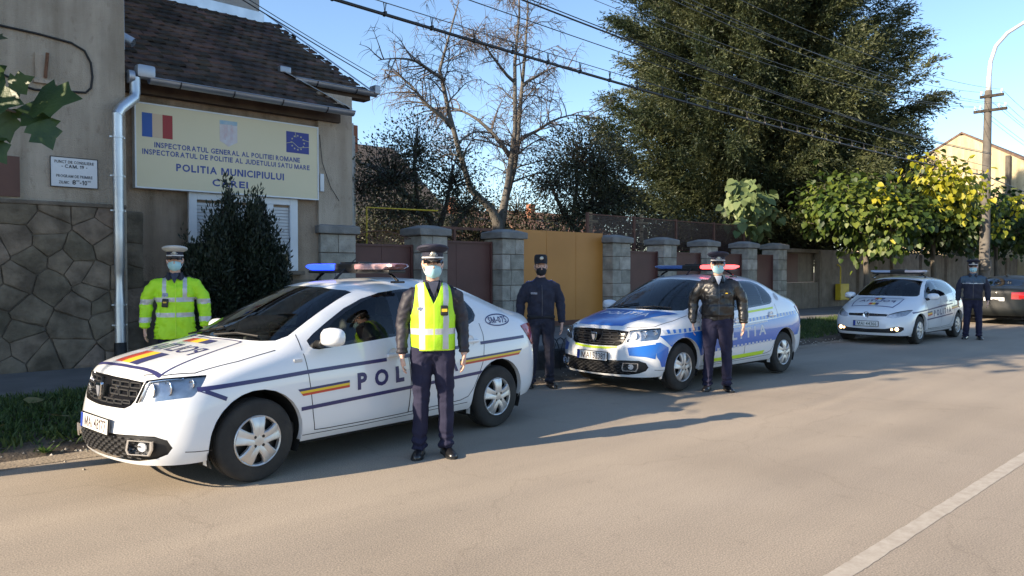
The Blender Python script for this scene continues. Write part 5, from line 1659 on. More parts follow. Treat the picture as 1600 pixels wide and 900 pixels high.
def hexmesh(u0, u1, v0, v1, du, dv, t):
    out = []; r = 0; v = v0
    while v < v1:
        u = u0 + (du / 2 if r % 2 else 0)
        while u < u1: out.append((u, v, du * .55, t)); u += du
        v += dv; r += 1
    return out
LOGAN.update(name='police_car', ar=.372, adz=.012,
  dlo=[(.475,1.02),(.485,.975),(.51,.955),(.56,.948),(.8,.962),(1.36,1.002),(1.9,1.035),(2.28,1.06),(2.35,1.085),(2.395,1.14),(2.385,1.2),(2.33,1.28),(2.22,1.355),(2.08,1.40),(1.85,1.415),(1.57,1.408),(1.32,1.383),(1.1,1.335),(.9,1.26),(.7,1.155),(.55,1.07)],
  gl1=[(.70,.985),(1.345,1.028),(1.37,1.385),(1.25,1.355),(1.1,1.31),(.92,1.235),(.78,1.165),(.70,1.11)],
  gl2=[(1.46,1.035),(2.06,1.07),(2.09,1.35),(2.02,1.38),(1.85,1.39),(1.5,1.385)],
  gl3=[(2.095,1.073),(2.26,1.083),(2.33,1.11),(2.365,1.155),(2.35,1.2),(2.29,1.28),(2.2,1.335),(2.125,1.36)],
  ws=[(0,1.034),(.30,1.032),(.56,1.026),(.655,1.03),(.672,1.06),(.545,1.392),(.50,1.408),(.27,1.434),(0,1.442)],
  rw=[(0,1.19),(.28,1.192),(.49,1.198),(.525,1.215),(.50,1.345),(.46,1.375),(.26,1.405),(0,1.41)],
  hl=[(.455,.645),(.478,.735),(.488,.802),(.58,.818),(.70,.828),(.83,.84),(.83,.70),(.72,.682),(.62,.664),(.52,.648)], hlside=[(-.335,.86),(-.345,.822),(-.40,.76),(-.455,.70),(-.50,.675),(-.50,.58),(.2,.58),(.2,.9)],
  gr=[(0,.592),(.36,.60),(.42,.625),(.45,.66),(.472,.735),(.482,.79),(.3,.803),(0,.808)],
  lg=[(0,.235),(.52,.245),(.64,.268),(.70,.30),(.725,.345),(.705,.40),(.64,.428),(.5,.43),(.3,.42),(0,.415)],
  fog=[(.47,.30),(.61,.30),(.64,.33),(.635,.375),(.6,.395),(.5,.40),(.465,.38),(.455,.33)],
  tl=[(3.05,1.0),(3.14,1.015),(3.3,1.015),(3.5,1.0),(3.5,.80),(3.28,.785),(3.20,.80),(3.12,.90)], tlx=3.0,
  door1=[(.405,.99),(.41,.90),(.43,.70),(.46,.45),(.49,.315),(1.0,.312),(1.44,.318),(1.46,.6),(1.435,.9),(1.43,1.003),(.8,.955),(.5,.94)],
  door2=[(1.455,.9),(1.478,.6),(1.46,.32),(1.9,.335),(2.1,.345),(2.2,.37),(2.27,.45),(2.33,.56),(2.40,.70),(2.43,.87),(2.40,1.08),(1.9,1.03),(1.45,1.0)],
  door1line=[(.41,1.07),(.405,.97),(.41,.90),(.43,.70),(.46,.45),(.485,.318),(.6,.313),(1.0,.313),(1.3,.317),(1.45,.32),(1.468,.6),(1.445,.9),(1.44,1.0)],
  door2line=[(1.45,.322),(1.9,.335),(2.1,.345),(2.2,.37),(2.27,.45),(2.33,.56),(2.40,.70),(2.43,.85),(2.435,.95),(2.41,1.06)],
  sill=[(.38,.288),(.9,.285),(1.5,.295),(2.2,.31)],
  bonnet=[(-.71,0),(-.70,.22),(-.665,.42),(-.57,.56),(-.40,.665),(-.1,.72),(.20,.735),(.17,.62),(.08,.31),(.055,0)],
  bump=(.625, 3.05),
  grbars=[[(.10,.22,.685,.725),(.235,.345,.685,.725),(.36,.44,.685,.725)],[(.10,.21,.745,.78),(.225,.335,.745,.78),(.35,.45,.745,.78)],[(0.0,.08,.62,.65),(.09,.19,.62,.65),(.2,.3,.625,.652),(.31,.39,.635,.655)]],
  lgmesh=hexmesh(-.52,.53,.265,.40,.085,.022,.009))

# ---------------- first car: white with navy lines and tricolour flags
carA, skA, bodyA = build_car(LOGAN)
tag(carA, 'white saloon police car with navy lines and tricolour stripes, nearest to the camera', 'car')
def dress_common(root, sk, body, ptxt, lit):
    plate(root, ptxt, (sk.ray('front', 0, .462).x - .012, 0, .462), 0, .06)
    m = MB()   # shield emblem on the grille
    sh = [(0, -.068), (-.03, -.035), (-.052, .045), (-.045, .062), (.045, .062), (.052, .045), (.03, -.035)]
    m.prism(sh, lambda a, b, t: (-.795 + t, a, .70 + b), -.016, .01)
    m.build('emblem', M_chrome, root, bevel=.006)
    m = MB(); m.prism([(0, -.045), (-.018, -.02), (-.03, .035), (.03, .035), (.018, -.02)], lambda a, b, t: (-.795 + t, a, .70 + b), -.019, -.012); m.build('emblem_core', M('grey enamel', (.22, .23, .26), None, rough=.3), root)
    for s in (1, -1):
        mr = wing_mirror(root, s, .50, .885, 1.045)
        h = bpy.data.objects
        # handles
        for x, z in ((1.30, .845), (2.25, .895)):
            p = sk.ray('near' if s < 0 else 'far', x, z)
            q = MB(); q.bevbox((x, p.y + s * .018, z), (.19, .03, .03), .012); q.lathe([(0, 0), (.055, .0), (.06, -.006)], (x - .02, p.y + s * .004, z), 20, 'y'); o = q.build('door_handle', M_paint, root, smooth=True, angle=50)
            dr = [c for c in kids(root) if c.name.split('.')[0] == 'door']
            dr = [d for d in dr if (sum(v.co.y for v in d.data.vertices) * s > 0)]
            dr.sort(key=lambda d: sum(v.co.x for v in d.data.vertices) / len(d.data.vertices))
            o.parent = dr[0] if x < 1.5 else dr[1]
        p = sk.ray('near' if s < 0 else 'far', .345, .878)
        q = MB(); q.bevbox((.345, p.y + s * .002, .878), (.075, .014, .028), .006); q.build('side_indicator', M('indicator lens', (.55, .55, .55), None, rough=.2, coat=.5), root)
        # fog lamp bezel and lamp
        q = MB(); 
        c = sk.ray('front', s * .55, .348); ct = sk.ray('front', s * .62, .348); cb = sk.ray('front', s * .48, .348)
        yw = math.atan2(ct.x - cb.x, abs(ct.y - cb.y)) * (-s)
        fr_ = [(-.10, .045), (.085, .048), (.10, -.02), (.085, -.05), (-.075, -.05), (-.098, -.01)]
        Rm = Matrix.Rotation(yw, 3, 'Z')
        rings_ = [[Vector((c.x - .004, c.y, c.z)) + Rm @ Vector((dx, a * k, b * k)) for a, b in fr_] for k, dx in ((1.12, .0), (1.08, -.012), (.92, -.012), (.86, .03))]
        q.rings(rings_, cap=False)
        bz = q.build('fog_light_bezel', M_chrome, root)
        q = MB(); q.lathe([(0, .0), (.034, .0), (.036, .02)], (0, 0, 0), 18, 'x'); o = q.build('lamp', M_hlbk, bz); o.location = c + Vector((.01, 0, 0)); o.rotation_euler = (0, 0, yw)
        # headlamp bowls inside the lens
        hs = [o_ for o_ in kids(root) if o_.name.startswith('headlight') and sum(v.co.y for v in o_.data.vertices) * s > 0][0]
        for (yy, zz, r_) in ((.535, .735, .055), (.635, .75, .052), (.715, .775, .034)):
            q = MB(); p = sk.ray('front', s * yy, zz)
            if p: q.lathe([(.0, .035), (r_ * .5, .030), (r_ * .9, .005), (r_, .0), (r_ * 1.05, .006)], (p.x + .016, s * yy, zz), 20, 'x')
            if q.v: q.build('lamp_bowl', M_chrome, hs, smooth=True)
        q = MB(); pts = [sk.ray('front', s * a, b) for a, b in ((.478, .655), (.49, .70), (.497, .75), (.507, .79), (.58, .803), (.66, .81))]
        pts = [p + Vector((.014, 0, 0)) for p in pts if p]; q.tube(pts, .007, 6); q.build('light_strip', M_chrome, hs, smooth=True)
    for y0_, y1_ in ((.58, .05), (.02, -.5)):   # wipers
        q = MB(); pts = [sk.ray('top', x_, y_) + Vector((-.005, 0, .014)) for x_, y_ in ((.15 if abs(y0_) > .3 else .10, y0_), (.16, (y0_ + y1_) / 2), (.2, y1_))]
        q.tube(pts, .009, 6); q.build('wiper', M_trim, root)
    q = MB(); p = sk.ray('top', 1.28, 0); q.tube([p, p + Vector((.03, 0, .03)), p + Vector((.24, 0, .20))], [.018, .012, .004], 8); q.build('aerial', M_trim, root)
    light_bar(root, 1.50, 1.575, 1.38, lit)
    q = MB(); q.b2((-.3, 0, 0), (0, 0, 0)) if False else None
    sk.line('gap_line', [(-.66, .43), (-.57, .565), (-.4, .67), (-.1, .725), (.2, .74)], .007, 'top', M_trim, body, .0015)
    sk.line('gap_line', [(-.66, -.43), (-.57, -.565), (-.4, -.67), (-.1, -.725), (.2, -.74)], .007, 'top', M_trim, body, .0015)
    for md in ('near', 'far'):
        sk.line('gap_line', [(-.345, .30), (-.46, .305), (-.52, .31)], .006, md, M_trim, body, .0015)

M_lensblue = M('lit blue lens', (.02, .05, .7), None, rough=.2, emit=(.02, .06, 1.0), es=1.7)
M_lensclear = M('clear pink lens', (.40, .27, .28), (.26, .10, .12), 5, .18, coat=.8)
M_lensredlit = M('lit red lens', (.8, .08, .08), None, rough=.2, emit=(1.0, .09, .09), es=1.8)
M_lensblueoff = M('unlit blue lens', (.06, .12, .32), None, rough=.18, coat=.8)
M_lensredoff = M('unlit pink lens', (.50, .30, .30), None, rough=.18, coat=.8)
def tri_flag(sk, name, pts, mode, parent, mats, holes=()):
    """three bands between two side edges: pts = ((start of band edges 0..3), (end of band edges 0..3))"""
    a, b = pts
    g_ = bpy.data.objects.new(name, None); link(g_, parent)
    for i, m_ in enumerate(mats):
        poly_film(sk, 'band', [a[i], b[i], b[i + 1], a[i + 1]], mode, m_, g_, off=.003, holes=holes)
    return g_
def lp(p, q, t): return (p[0] + (q[0] - p[0]) * t, p[1] + (q[1] - p[1]) * t)
def bands(p0, p3): return [lp(p0, p3, t / 3) for t in range(4)]
archF = circle(0, LOGAN['tr'] + .012, LOGAN['ar'] + .004); archR = circle(2.634, LOGAN['tr'] + .012, LOGAN['ar'] + .004)
def shear_text(body, x0, x1, zb0, zb1, h, bold=.042, spacing=1.5):
    vs, fs = text_geo(body, 1, bold, spacing=spacing)
    xs = [v[0] for v in vs]; ys = [v[1] for v in vs]
    kx = (x1 - x0) / (max(xs) - min(xs)); ky = h / (max(ys) - min(ys))
    out = []
    for x, y in vs:
        u = (x - min(xs)) * kx; t = u / (x1 - x0)
        out.append((x0 + u, zb0 + (zb1 - zb0) * t + (y - min(ys)) * ky))
    return out, fs
dress_common(carA, skA, bodyA, 'MAI 48177', (('b', M_lensblue), ('r', M_lensclear)))
for md in ('near', 'far'):
    L = lambda pts, w=.03, nm='navy_line': skA.line(nm, pts, w, md, M_navyd, carA, .0028, holes=(archF, archR))
    L([(-.43, .737), (-.1, .757), (.417, .785), (1.205, .812)]); L([(-.245, .655), (-.425, .742)]); L([(1.40, .822), (2.10, .852)]); L([(2.38, .868), (3.06, .888)])
    L([(.352, .502), (1.456, .545), (2.40, .588)])
    tri_flag(skA, 'tricolour_stripe', (bands((.321, .658), (.367, .603)), bands((.806, .679), (.805, .622))), md, carA, (M_navyd, M_yel, M_red))
    tri_flag(skA, 'tricolour_stripe', (bands((2.08, .737), (2.08, .678)), bands((3.006, .770), (2.945, .712))), md, carA, (M_navyd, M_yel, M_red), (archR,))
    for vs_, fs_ in [shear_text('POLITIA', .885, 2.05, .587, .632, .14)]:
        if md == 'far': vs_ = [(2.05 + .885 - a, b) for a, b in vs_]
        skA.film('lettering', vs_, fs_, md, M_navyd, carA, .0032, .06)
    el = [(2.70 + .183 * math.cos(2 * PI * k / 32), 1.078 + .055 * math.sin(2 * PI * k / 32)) for k in range(32)]
    skA.line('number_oval', el, .011, md, M_navyd, carA, .0028, closed=True)
    vs_, fs_ = fit_text('SM-075', .28, .062, .02)
    vs_ = [((a if md == 'near' else -a) + 2.70, b + 1.078) for a, b in vs_]
    skA.film('lettering', vs_, fs_, md, M_navyd, carA, .0032, .06)
# bonnet: outline, mirrored lettering, two flags
bonA = [c for c in kids(carA) if c.name.startswith('bonnet')][0]
skA.line('navy_line', [(.10, -.415), (-.2, -.475), (-.60, -.548), (-.655, -.20), (-.672, .1), (-.655, .40), (-.60, .548), (-.2, .475), (.10, .415)], .014, 'top', M_navyd, bonA, .0028)
skA.line('navy_line', [(-.595, -.548), (-.648, -.20), (-.664, .1), (-.648, .40), (-.595, .548)], .03, 'top', M_navyd, bonA, .003)
skA.line('navy_line', [(.10, -.42), (.055, 0), (.10, .42)], .012, 'top', M_navyd, bonA, .0028)
vs_, fs_ = fit_text('POLITIA', .76, .17, .004)
skA.film('lettering', [(b - .235, a + .0) for a, b in vs_], fs_, 'top', M_navyd, bonA, .0034, .06)
def bonnet_flag(x0, x1, w, par, sk, y=0):
    g_ = bpy.data.objects.new('tricolour_flag', None); link(g_, par)
    for i, m_ in enumerate((M_navyd, M_yel, M_red)):
        a, b = y - w / 2 + w * i / 3, y - w / 2 + w * (i + 1) / 3
        poly_film(sk, 'band', [(x0, a), (x1, a), (x1, b), (x0, b)], 'top', m_, g_, off=.0032)
bonnet_flag(-.615, -.375, .40, bonA, skA); bonnet_flag(-.075, .025, .42, bonA, skA, .03)
carA.location = (2.330, 6.185, 0.0); carA.rotation_euler = (0, 0, R(5.46))

# ---------------- second car: white and blue, lime strips
carB, skB, bodyB = build_car(LOGAN)
tag(carB, 'blue and white saloon police car with lime strips behind the officer in a leather jacket', 'car')
dress_common(carB, skB, bodyB, 'MAI 52381', (('b', M_lensblueoff), ('r', M_lensredlit)))
bonB = [c for c in kids(carB) if c.name.startswith('bonnet')][0]
poly_film(skB, 'blue_film', [(-.655, .40), (-.695, .2), (-.705, 0), (-.695, -.2), (-.655, -.36), (-.5, -.40), (-.3, -.46), (-.1, -.54), (.12, -.66), (.06, -.31), (.035, 0), (.06, .31), (.12, .66), (-.1, .62), (-.3, .56), (-.5, .48)], 'top', M_blue, bonB)
vs_, fs_ = fit_text('POLITIA', .80, .16, .005)
skB.film('lettering', [(b - .15, -a) for a, b in vs_], fs_, 'top', M('white film', (.72, .74, .76)), bonB, .0045, .06)
poly_film(skB, 'lime_strip', [(-.36, .575), (-.36, .60), (-.2, .585), (0, .58), (.2, .585), (.36, .60), (.36, .575), (.2, .558), (0, .553), (-.2, .558)], 'front', M_lime, carB)
for md in ('near', 'far'):
    s_ = -1 if md == 'near' else 1
    F_ = lambda nm, poly, m_, off=.003: poly_film(skB, nm, poly, md, m_, carB, off=off, holes=(archF, archR))
    F_('blue_film', [(-.43, .735), (-.28, .60), (.3, .42), (.45, .45), (1.2, .49), (2.0, .515), (2.40, .53), (3.05, .57), (3.22, .78), (3.12, .90), (2.4, .845), (1.5, .80), (.45, .765), (-.1, .75)], M_blue)
    F_('blue_film', [(-.50, .65), (-.44, .655), (-.315, .585), (-.345, .345), (-.43, .345), (-.46, .42), (-.5, .47)], M_blue)
    poly_film(skB, 'blue_film', [(s_ * .50, .585), (s_ * .79, .64), (s_ * .775, .45), (s_ * .70, .475), (s_ * .53, .49)], 'front', M_blue, carB)
    for k in range(34):   # film-strip fringes of pale and blue slots
        x = -.35 + k * .10
        zt = .755 + max(0, x + .1) * .042
        if x > 3.05: break
        F_('fringe_slot', [(x, zt), (x + .055, zt + .002), (x + .055, zt + .05), (x, zt + .048)], M_lgrey if k % 1 == 0 else M_blue, .0034)
        F_('fringe_slot', [(x + .055, zt + .002), (x + .10, zt + .004), (x + .10, zt + .052), (x + .055, zt + .05)], M_blue, .0032)
        zl = .445 + max(0, x) * .028
        if .42 < x < 2.25:
            F_('fringe_slot', [(x, zl), (x + .055, zl), (x + .055, zl + .04), (x, zl + .04)], M_lgrey, .0036)
    F_('lime_strip', [(1.52, .945), (2.33, .99), (2.345, 1.018), (1.52, .975)], M_lime)
    F_('lime_strip', [(.46, .325), (1.3, .325), (1.97, .335), (2.02, .39), (1.3, .375), (.42, .37)], M_lime)
    vs_, fs_ = shear_text('POLITIA', .60, 2.04, .565, .625, .145, .025, 1.35)
    if md == 'far': vs_ = [(2.64 - a, b) for a, b in vs_]
    skB.film('lettering', vs_, fs_, md, M_lgrey, carB, .0036, .06)
    skB.line('pale_line', [(.5, .735), (1.5, .785), (2.1, .815)], .022, md, M_lgrey, carB, .0036)
    el = [(2.56 + .06 * math.cos(2 * PI * k / 24), 1.16 + .055 * math.sin(2 * PI * k / 24)) for k in range(24)]
    poly_film(skB, 'crest', el, md, M('grey crest film', (.30, .33, .40), (.5, .5, .52), 30), carB)
carB.location = (8.258, 6.415, 0.015); carB.rotation_euler = (0, 0, R(-.76))

# ---------------- third car: small white hatchback down the street
POLO = dict(LOGAN)
for k in ('door1', 'door2', 'gl3', 'hlside'): POLO.pop(k)
POLO.update(name='police_car', wb=2.47, tr=.30, ty=.815, ar=.352, adz=.01, spokes=9,
  top=[
   [(-.42,.69,.655),(-.60,.55,.70),(-.685,.42,.715),(-.725,.21,.722),(-.735,0,.725)],
   [(-.30,.745,.735),(-.38,.61,.80),(-.42,.46,.83),(-.44,.24,.845),(-.445,0,.85)],
   [(-.05,.765,.82),(-.10,.65,.885),(-.12,.5,.915),(-.14,.26,.93),(-.145,0,.935)],
   [(.22,.775,.90),(.24,.69,.965),(.18,.56,.985),(.13,.3,.99),(.11,0,.992)],
   [(.36,.78,.92),(.34,.70,.99),(.25,.60,1.0),(.18,.3,1.005),(.16,0,1.008)],
   [(.66,.785,.945),(.62,.69,1.13),(.55,.59,1.19),(.49,.28,1.22),(.47,0,1.228)],
   [(.95,.787,.965),(.91,.69,1.19),(.88,.56,1.345),(.80,.26,1.385),(.78,0,1.394)],
   [(1.1,.788,.975),(1.06,.69,1.21),(1.02,.56,1.385),(.95,.26,1.425),(.94,0,1.433)],
   [(1.5,.79,1.0),(1.5,.69,1.235),(1.5,.56,1.405),(1.5,.27,1.455),(1.5,0,1.463)],
   [(2.05,.785,1.03),(2.05,.68,1.235),(2.05,.55,1.39),(2.05,.27,1.44),(2.05,0,1.448)],
   [(2.40,.78,1.05),(2.42,.66,1.225),(2.50,.53,1.355),(2.58,.26,1.40),(2.60,0,1.41)],
   [(2.70,.76,1.055),(2.75,.63,1.17),(2.74,.51,1.27),(2.76,.25,1.30),(2.77,0,1.305)],
   [(2.85,.72,1.0),(2.92,.62,1.05),(2.95,.49,1.07),(2.97,.24,1.08),(2.98,0,1.085)],
   [(2.95,.70,.93),(3.0,.60,.95),(3.04,.48,.955),(3.07,.24,.96),(3.08,0,.962)]],
  side_y=[(.745,.775,.785,.77,.735),(.78,.81,.81,.80,.755),(.805,.825,.825,.815,.765)]+[(.82,.84,.832,.815,.765)]*8+[(.81,.835,.83,.81,.75),(.79,.82,.82,.79,.75),(.75,.78,.785,.76,.72)],
  side_x0=(-.44,-.47,-.49,-.495,-.46), side_x1=(2.98,3.0,3.03,3.02,2.97),
  zf=(.64,.56,.43,.28,.20), zm=(.82,.64,.45,.31,.225), zr=(.88,.70,.53,.37,.27),
  fx=(-.765,-.795,-.818,-.825,-.78), rx=(3.10,3.13,3.17,3.16,3.10),
  dlo=[(.44,.985),(.47,.955),(.56,.94),(1.2,.985),(1.9,1.035),(2.2,1.06),(2.28,1.09),(2.31,1.14),(2.25,1.25),(2.12,1.34),(1.95,1.365),(1.55,1.378),(1.25,1.365),(1.03,1.33),(.83,1.245),(.62,1.12)],
  gl1=[(.66,.965),(1.24,1.005),(1.25,1.345),(1.06,1.305),(.88,1.23),(.68,1.11)], gl2=[(1.32,1.01),(2.14,1.07),(2.22,1.11),(2.18,1.24),(2.08,1.315),(1.9,1.34),(1.33,1.352)],
  ws=[(0,1.015),(.3,1.012),(.57,1.008),(.64,1.015),(.655,1.05),(.54,1.335),(.48,1.35),(.26,1.378),(0,1.386)],
  rw=[(0,1.09),(.47,1.085),(.50,1.11),(.46,1.26),(.24,1.29),(0,1.295)], rwx=2.7,
  hl=[(.40,.585),(.42,.645),(.55,.70),(.68,.735),(.75,.74),(.735,.685),(.70,.625),(.60,.585),(.5,.572)], hlx=-.12,
  gr=[(0,.60),(.39,.605),(.41,.65),(0,.668)],
  lg=[(0,.255),(.55,.26),(.64,.285),(.69,.33),(.69,.38),(.60,.40),(.45,.36),(.38,.345),(0,.335)],
  fog=[(.50,.31),(.62,.31),(.66,.34),(.655,.375),(.5,.35)],
  tl=[(2.80,.95),(2.95,.99),(3.2,.99),(3.2,.78),(2.9,.80)], tlx=2.7,
  door1=[(.40,.93),(.42,.7),(.45,.42),(.49,.30),(1.26,.30),(1.29,.6),(1.27,.985),(.5,.935)], door2=[(1.28,.6),(1.28,.31),(1.85,.33),(2.0,.42),(2.12,.58),(2.2,.85),(2.2,1.055),(1.9,1.03),(1.285,.985)],
  door1line=[(.40,.99),(.41,.85),(.43,.6),(.45,.42),(.49,.305),(1.25,.305),(1.285,.6),(1.275,.985)],
  door2line=[(1.29,.31),(1.85,.33),(2.0,.42),(2.12,.58),(2.2,.85),(2.2,1.05)],
  sill=[(.36,.275),(1.2,.275),(2.0,.29)],
  bonnet=[(-.71,0),(-.69,.22),(-.65,.40),(-.52,.56),(-.36,.66),(-.05,.70),(.24,.715),(.20,.56),(.15,.3),(.125,0)], bump=(.565, 2.85),
  grbars=[[(.06,.20,.618,.652),(.21,.38,.618,.652)]],
  lgmesh=[(0, .285, 1.0, .008), (0, .31, 1.0, .008)])
M_foglit = M('lit fog lamp', (.9, .8, .6), None, emit=(1.0, .62, .28), es=5.0)
carC, skC, bodyC = build_car(POLO, 2)
tag(carC, 'small white hatchback police car with lit fog lamps beside the concrete wall', 'car')
plate(carC, 'MAI 44366', (skC.ray('front', 0, .445).x - .012, 0, .445), 0, .04, M('plate green lettering', (.03, .07, .05)))
m = MB(); m.lathe([(.058, -.006), (.068, -.010), (.068, .006), (.058, .006)], (-.79, 0, .632), 28, 'x')
for a, b in (((-.035, .05), (0, .005)), ((0, .005), (.035, .05)), ((-.052, .02), (-.026, -.05)), ((-.026, -.05), (0, -.005)), ((0, -.005), (.026, -.05)), ((.026, -.05), (.052, .02))):
    m.tube([(-.795, a[0], .632 + a[1]), (-.795, b[0], .632 + b[1])], .008, 5)
m.build('emblem', M_chrome, carC)
for s in (1, -1):
    wing_mirror(carC, s, .42, .85, 1.0)
    for x, z in ((1.12, .83), (2.0, .88)):
        p = skC.ray('near' if s < 0 else 'far', x, z); q = MB(); q.bevbox((x, p.y + s * .016, z), (.17, .03, .03), .012); q.build('door_handle', M_paint, carC)
    c = skC.ray('front', s * .585, .342); q = MB(); q.lathe([(0, -.004), (.034, -.004), (.038, .01)], (c.x, c.y, c.z), 16, 'x'); q.build('fog_lamp', M_foglit, carC)
    c = skC.ray('front', s * .50, .335); q = MB(); q.lathe([(0, -.004), (.02, -.004), (.022, .01)], (c.x, c.y, c.z), 12, 'x'); q.build('indicator_lamp', M_foglit, carC)
light_bar(carC, 1.05, 1.515, 1.22, (('b', M('unlit grey blue lens', (.35, .42, .55), None, rough=.15, coat=.6)), ('r', M('unlit grey pink lens', (.58, .50, .50), None, rough=.15, coat=.6))))
bonC = [c for c in kids(carC) if c.name.startswith('bonnet')][0]
skC.line('navy_line', [(.03, -.47), (-.28, -.47), (-.50, -.43), (-.52, 0), (-.50, .43), (-.28, .47), (.03, .47), (.01, 0)], .022, 'top', M_navyd, bonC, .0028, closed=True)
vs_, fs_ = fit_text('POLITIA', .74, .14, .02)
skC.film('lettering', [(b - .20, a) for a, b in vs_], fs_, 'top', M_navyd, bonC, .0034, .06)
bonnet_flag(-.46, -.34, .20, bonC, skC); bonnet_flag(-.10, -.01, .20, bonC, skC)
aF, aR = circle(0, .31, .356), circle(2.47, .31, .356)
for md in ('near', 'far'):
    for pts in ([(-.32, .675), (.3, .715), (1.2, .77), (2.05, .815)], [(.352, .51), (1.2, .545), (2.0, .585)]):
        skC.line('navy_line', pts, .028, md, M_navyd, carC, .0028, holes=(aF, aR))
    tri_flag(skC, 'tricolour_stripe', (bands((.36, .68), (.39, .58)), bands((.66, .69), (.66, .60))), md, carC, (M_navyd, M_yel, M_red), (aF,))
    tri_flag(skC, 'tricolour_stripe', (bands((1.96, .76), (1.96, .68)), bands((2.5, .79), (2.45, .71))), md, carC, (M_navyd, M_yel, M_red), (aR,))
    vs_, fs_ = shear_text('POLITIA', .76, 1.90, .565, .62, .13, .03, 1.4)
    if md == 'far': vs_ = [(2.66 - a, b) for a, b in vs_]
    skC.film('lettering', vs_, fs_, md, M_navyd, carC, .0032, .06)
carC.location = (17.31, 6.565, 0.0); carC.rotation_euler = (0, 0, 0)

# ---------------- dark parked saloon beyond, seen from behind
SAL = dict(LOGAN)
for k in ('door1', 'door2'): SAL.pop(k)
def sx_(p, kx=1.06, ky=1.045, kz=.955): return (p[0] * kx, p[1] * ky, p[2] * kz)
_pt, _bk = M_paint, M_hlbk
M_paint = M('black green car paint', (.008, .010, .010), None, rough=.5, coat=.12, spec=.25)
SAL.update(name='parked_car')
carD, skD, bodyD = build_car(SAL, 2)
tag(carD, 'dark parked saloon seen from behind beside the last officer', 'car')
carD.scale = (1.06, 1.045, .945)
for s in (1, -1):
    p = skD.ray('rear', s * .60, .86); q = MB(); q.bevbox((p.x + .0, s * .58, .87), (.05, .30, .12), .02, (0, 0, s * -.25)); q.build('tail_lamp', M_redl, carD)
    wing_mirror(carD, s, .50, .885, 1.045)
q = MB(); q.bevbox((3.475, 0, .79), (.012, .50, .11), .004); q.build('licence_plate', M_plate, carD)
vs_, fs_ = fit_text('SM 26 XFR', .40, .065, .01); q = MB(); q.add([(3.483, a, .79 + b) for a, b in vs_], fs_); q.build('plate_lettering', M_plink, carD, fix=False)
q = MB(); p = skD.ray('top', 2.2, 0); q.bevbox((2.2, 0, p.z + .02), (.16, .05, .05), .015); q.build('aerial', M_paint, carD)
carD.location = (28.7, 6.35, 0); carD.rotation_euler = (0, 0, PI)
M_paint = _pt
# ================================================================== PEOPLE
def remesh_obj(mb, voxel, smooth_it=6, fac=.5):
    """merge overlapping shapes into one continuous skin"""
    me = bpy.data.meshes.new('r'); me.from_pydata(mb.v, [], mb.f); me.update()
    bm = bmesh.new(); bm.from_mesh(me); bmesh.ops.recalc_face_normals(bm, faces=bm.faces[:]); bm.to_mesh(me); bm.free()
    o = bpy.data.objects.new('r', me); COL.objects.link(o)
    md = o.modifiers.new('r', 'REMESH'); md.mode = 'VOXEL'; md.voxel_size = voxel
    s = o.modifiers.new('s', 'SMOOTH'); s.factor = fac; s.iterations = smooth_it
    dg = bpy.context.evaluated_depsgraph_get()
    ev = bpy.data.meshes.new_from_object(o.evaluated_get(dg))
    bpy.data.objects.remove(o)
    return ev

def fin(me, name, mats, parent, wr=None, paint=None):
    """wrinkle displacement, materials by position, smooth shading"""
    if wr:
        ns = [v.normal.copy() for v in me.vertices]
        for v, n in zip(me.vertices, ns): v.co += n * wr(v.co)
    mats = mats if isinstance(mats, (list, tuple)) else [mats]
    for m in mats: me.materials.append(m)
    if paint:
        for p in me.polygons: p.material_index = paint(p.center)
    me.polygons.foreach_set('use_smooth', [True] * len(me.polygons))
    me.update()
    return link(bpy.data.objects.new(name, me), parent)

def ell(mb, secs, n=18, power=1.0):
    """loft of oval sections: (centre, rx, ry[, tilt axis ignored])"""
    rs = []
    for (c, rx, ry) in secs:
        rs.append([(c[0] + rx * math.cos(2 * PI * k / n), c[1] + ry * math.sin(2 * PI * k / n), c[2]) for k in range(n)])
    return mb.rings(rs)

def capsule(mb, pts, rad, n=12):
    pts = [Vector(p) for p in pts]
    a, b = pts[0] - (pts[1] - pts[0]).normalized() * rad[0] * .6, pts[-1] + (pts[-1] - pts[-2]).normalized() * rad[-1] * .6
    mb.tube([a] + pts + [b], [rad[0] * .55] + list(rad) + [rad[-1] * .55], n)

M_skin = M('skin', (.54, .32, .235), (.60, .37, .28), 14, .5, bump=.05, bscale=120)
M_hair = M('dark hair', (.02, .015, .012), (.05, .04, .035), 60, .7)
M_mask = M('pale blue surgical mask', (.34, .60, .66), (.42, .68, .73), 30, .85, bump=.1, bscale=90)
M_maskw = M('white mask loops', (.75, .78, .8))
M_blkcloth = M('black cloth', (.010, .010, .013), (.018, .018, .022), 12, .85)
M_navy = M('navy uniform cloth', (.013, .014, .028), (.022, .023, .042), 9, .85, bump=.12, bscale=300, sheen=.05)
M_trous = M('navy uniform trousers', (.016, .016, .038), (.025, .025, .052), 7, .85, bump=.12, bscale=300, spec=.25)
M_jack = M('dark jacket cloth', (.016, .015, .024), (.026, .024, .036), 7, .6, bump=.1, bscale=200)
M_leath = M('black leather', (.010, .0095, .0095), (.018, .017, .016), 9, .37, bump=.22, bscale=34, coat=.12)
M_hiv = M('hi-vis lime fabric', (.42, .78, .015), (.48, .86, .02), 5, .6, bump=.12, bscale=60)
M_refl = M('silver reflective tape', (.48, .49, .50), (.60, .61, .62), 9, .45, metal=.25)
M_shoe = M('black shoe leather', (.010, .010, .011), None, rough=.3, coat=.3)
M_capn = M('cap navy', (.014, .015, .032), (.02, .021, .042), 20, .75)
M_capw = M('cap cover off-white', (.52, .51, .49), (.58, .57, .54), 12, .8)
M_gold = M('cap badge silver', (.55, .53, .46), (.2, .2, .2), 60, .35, metal=.7)

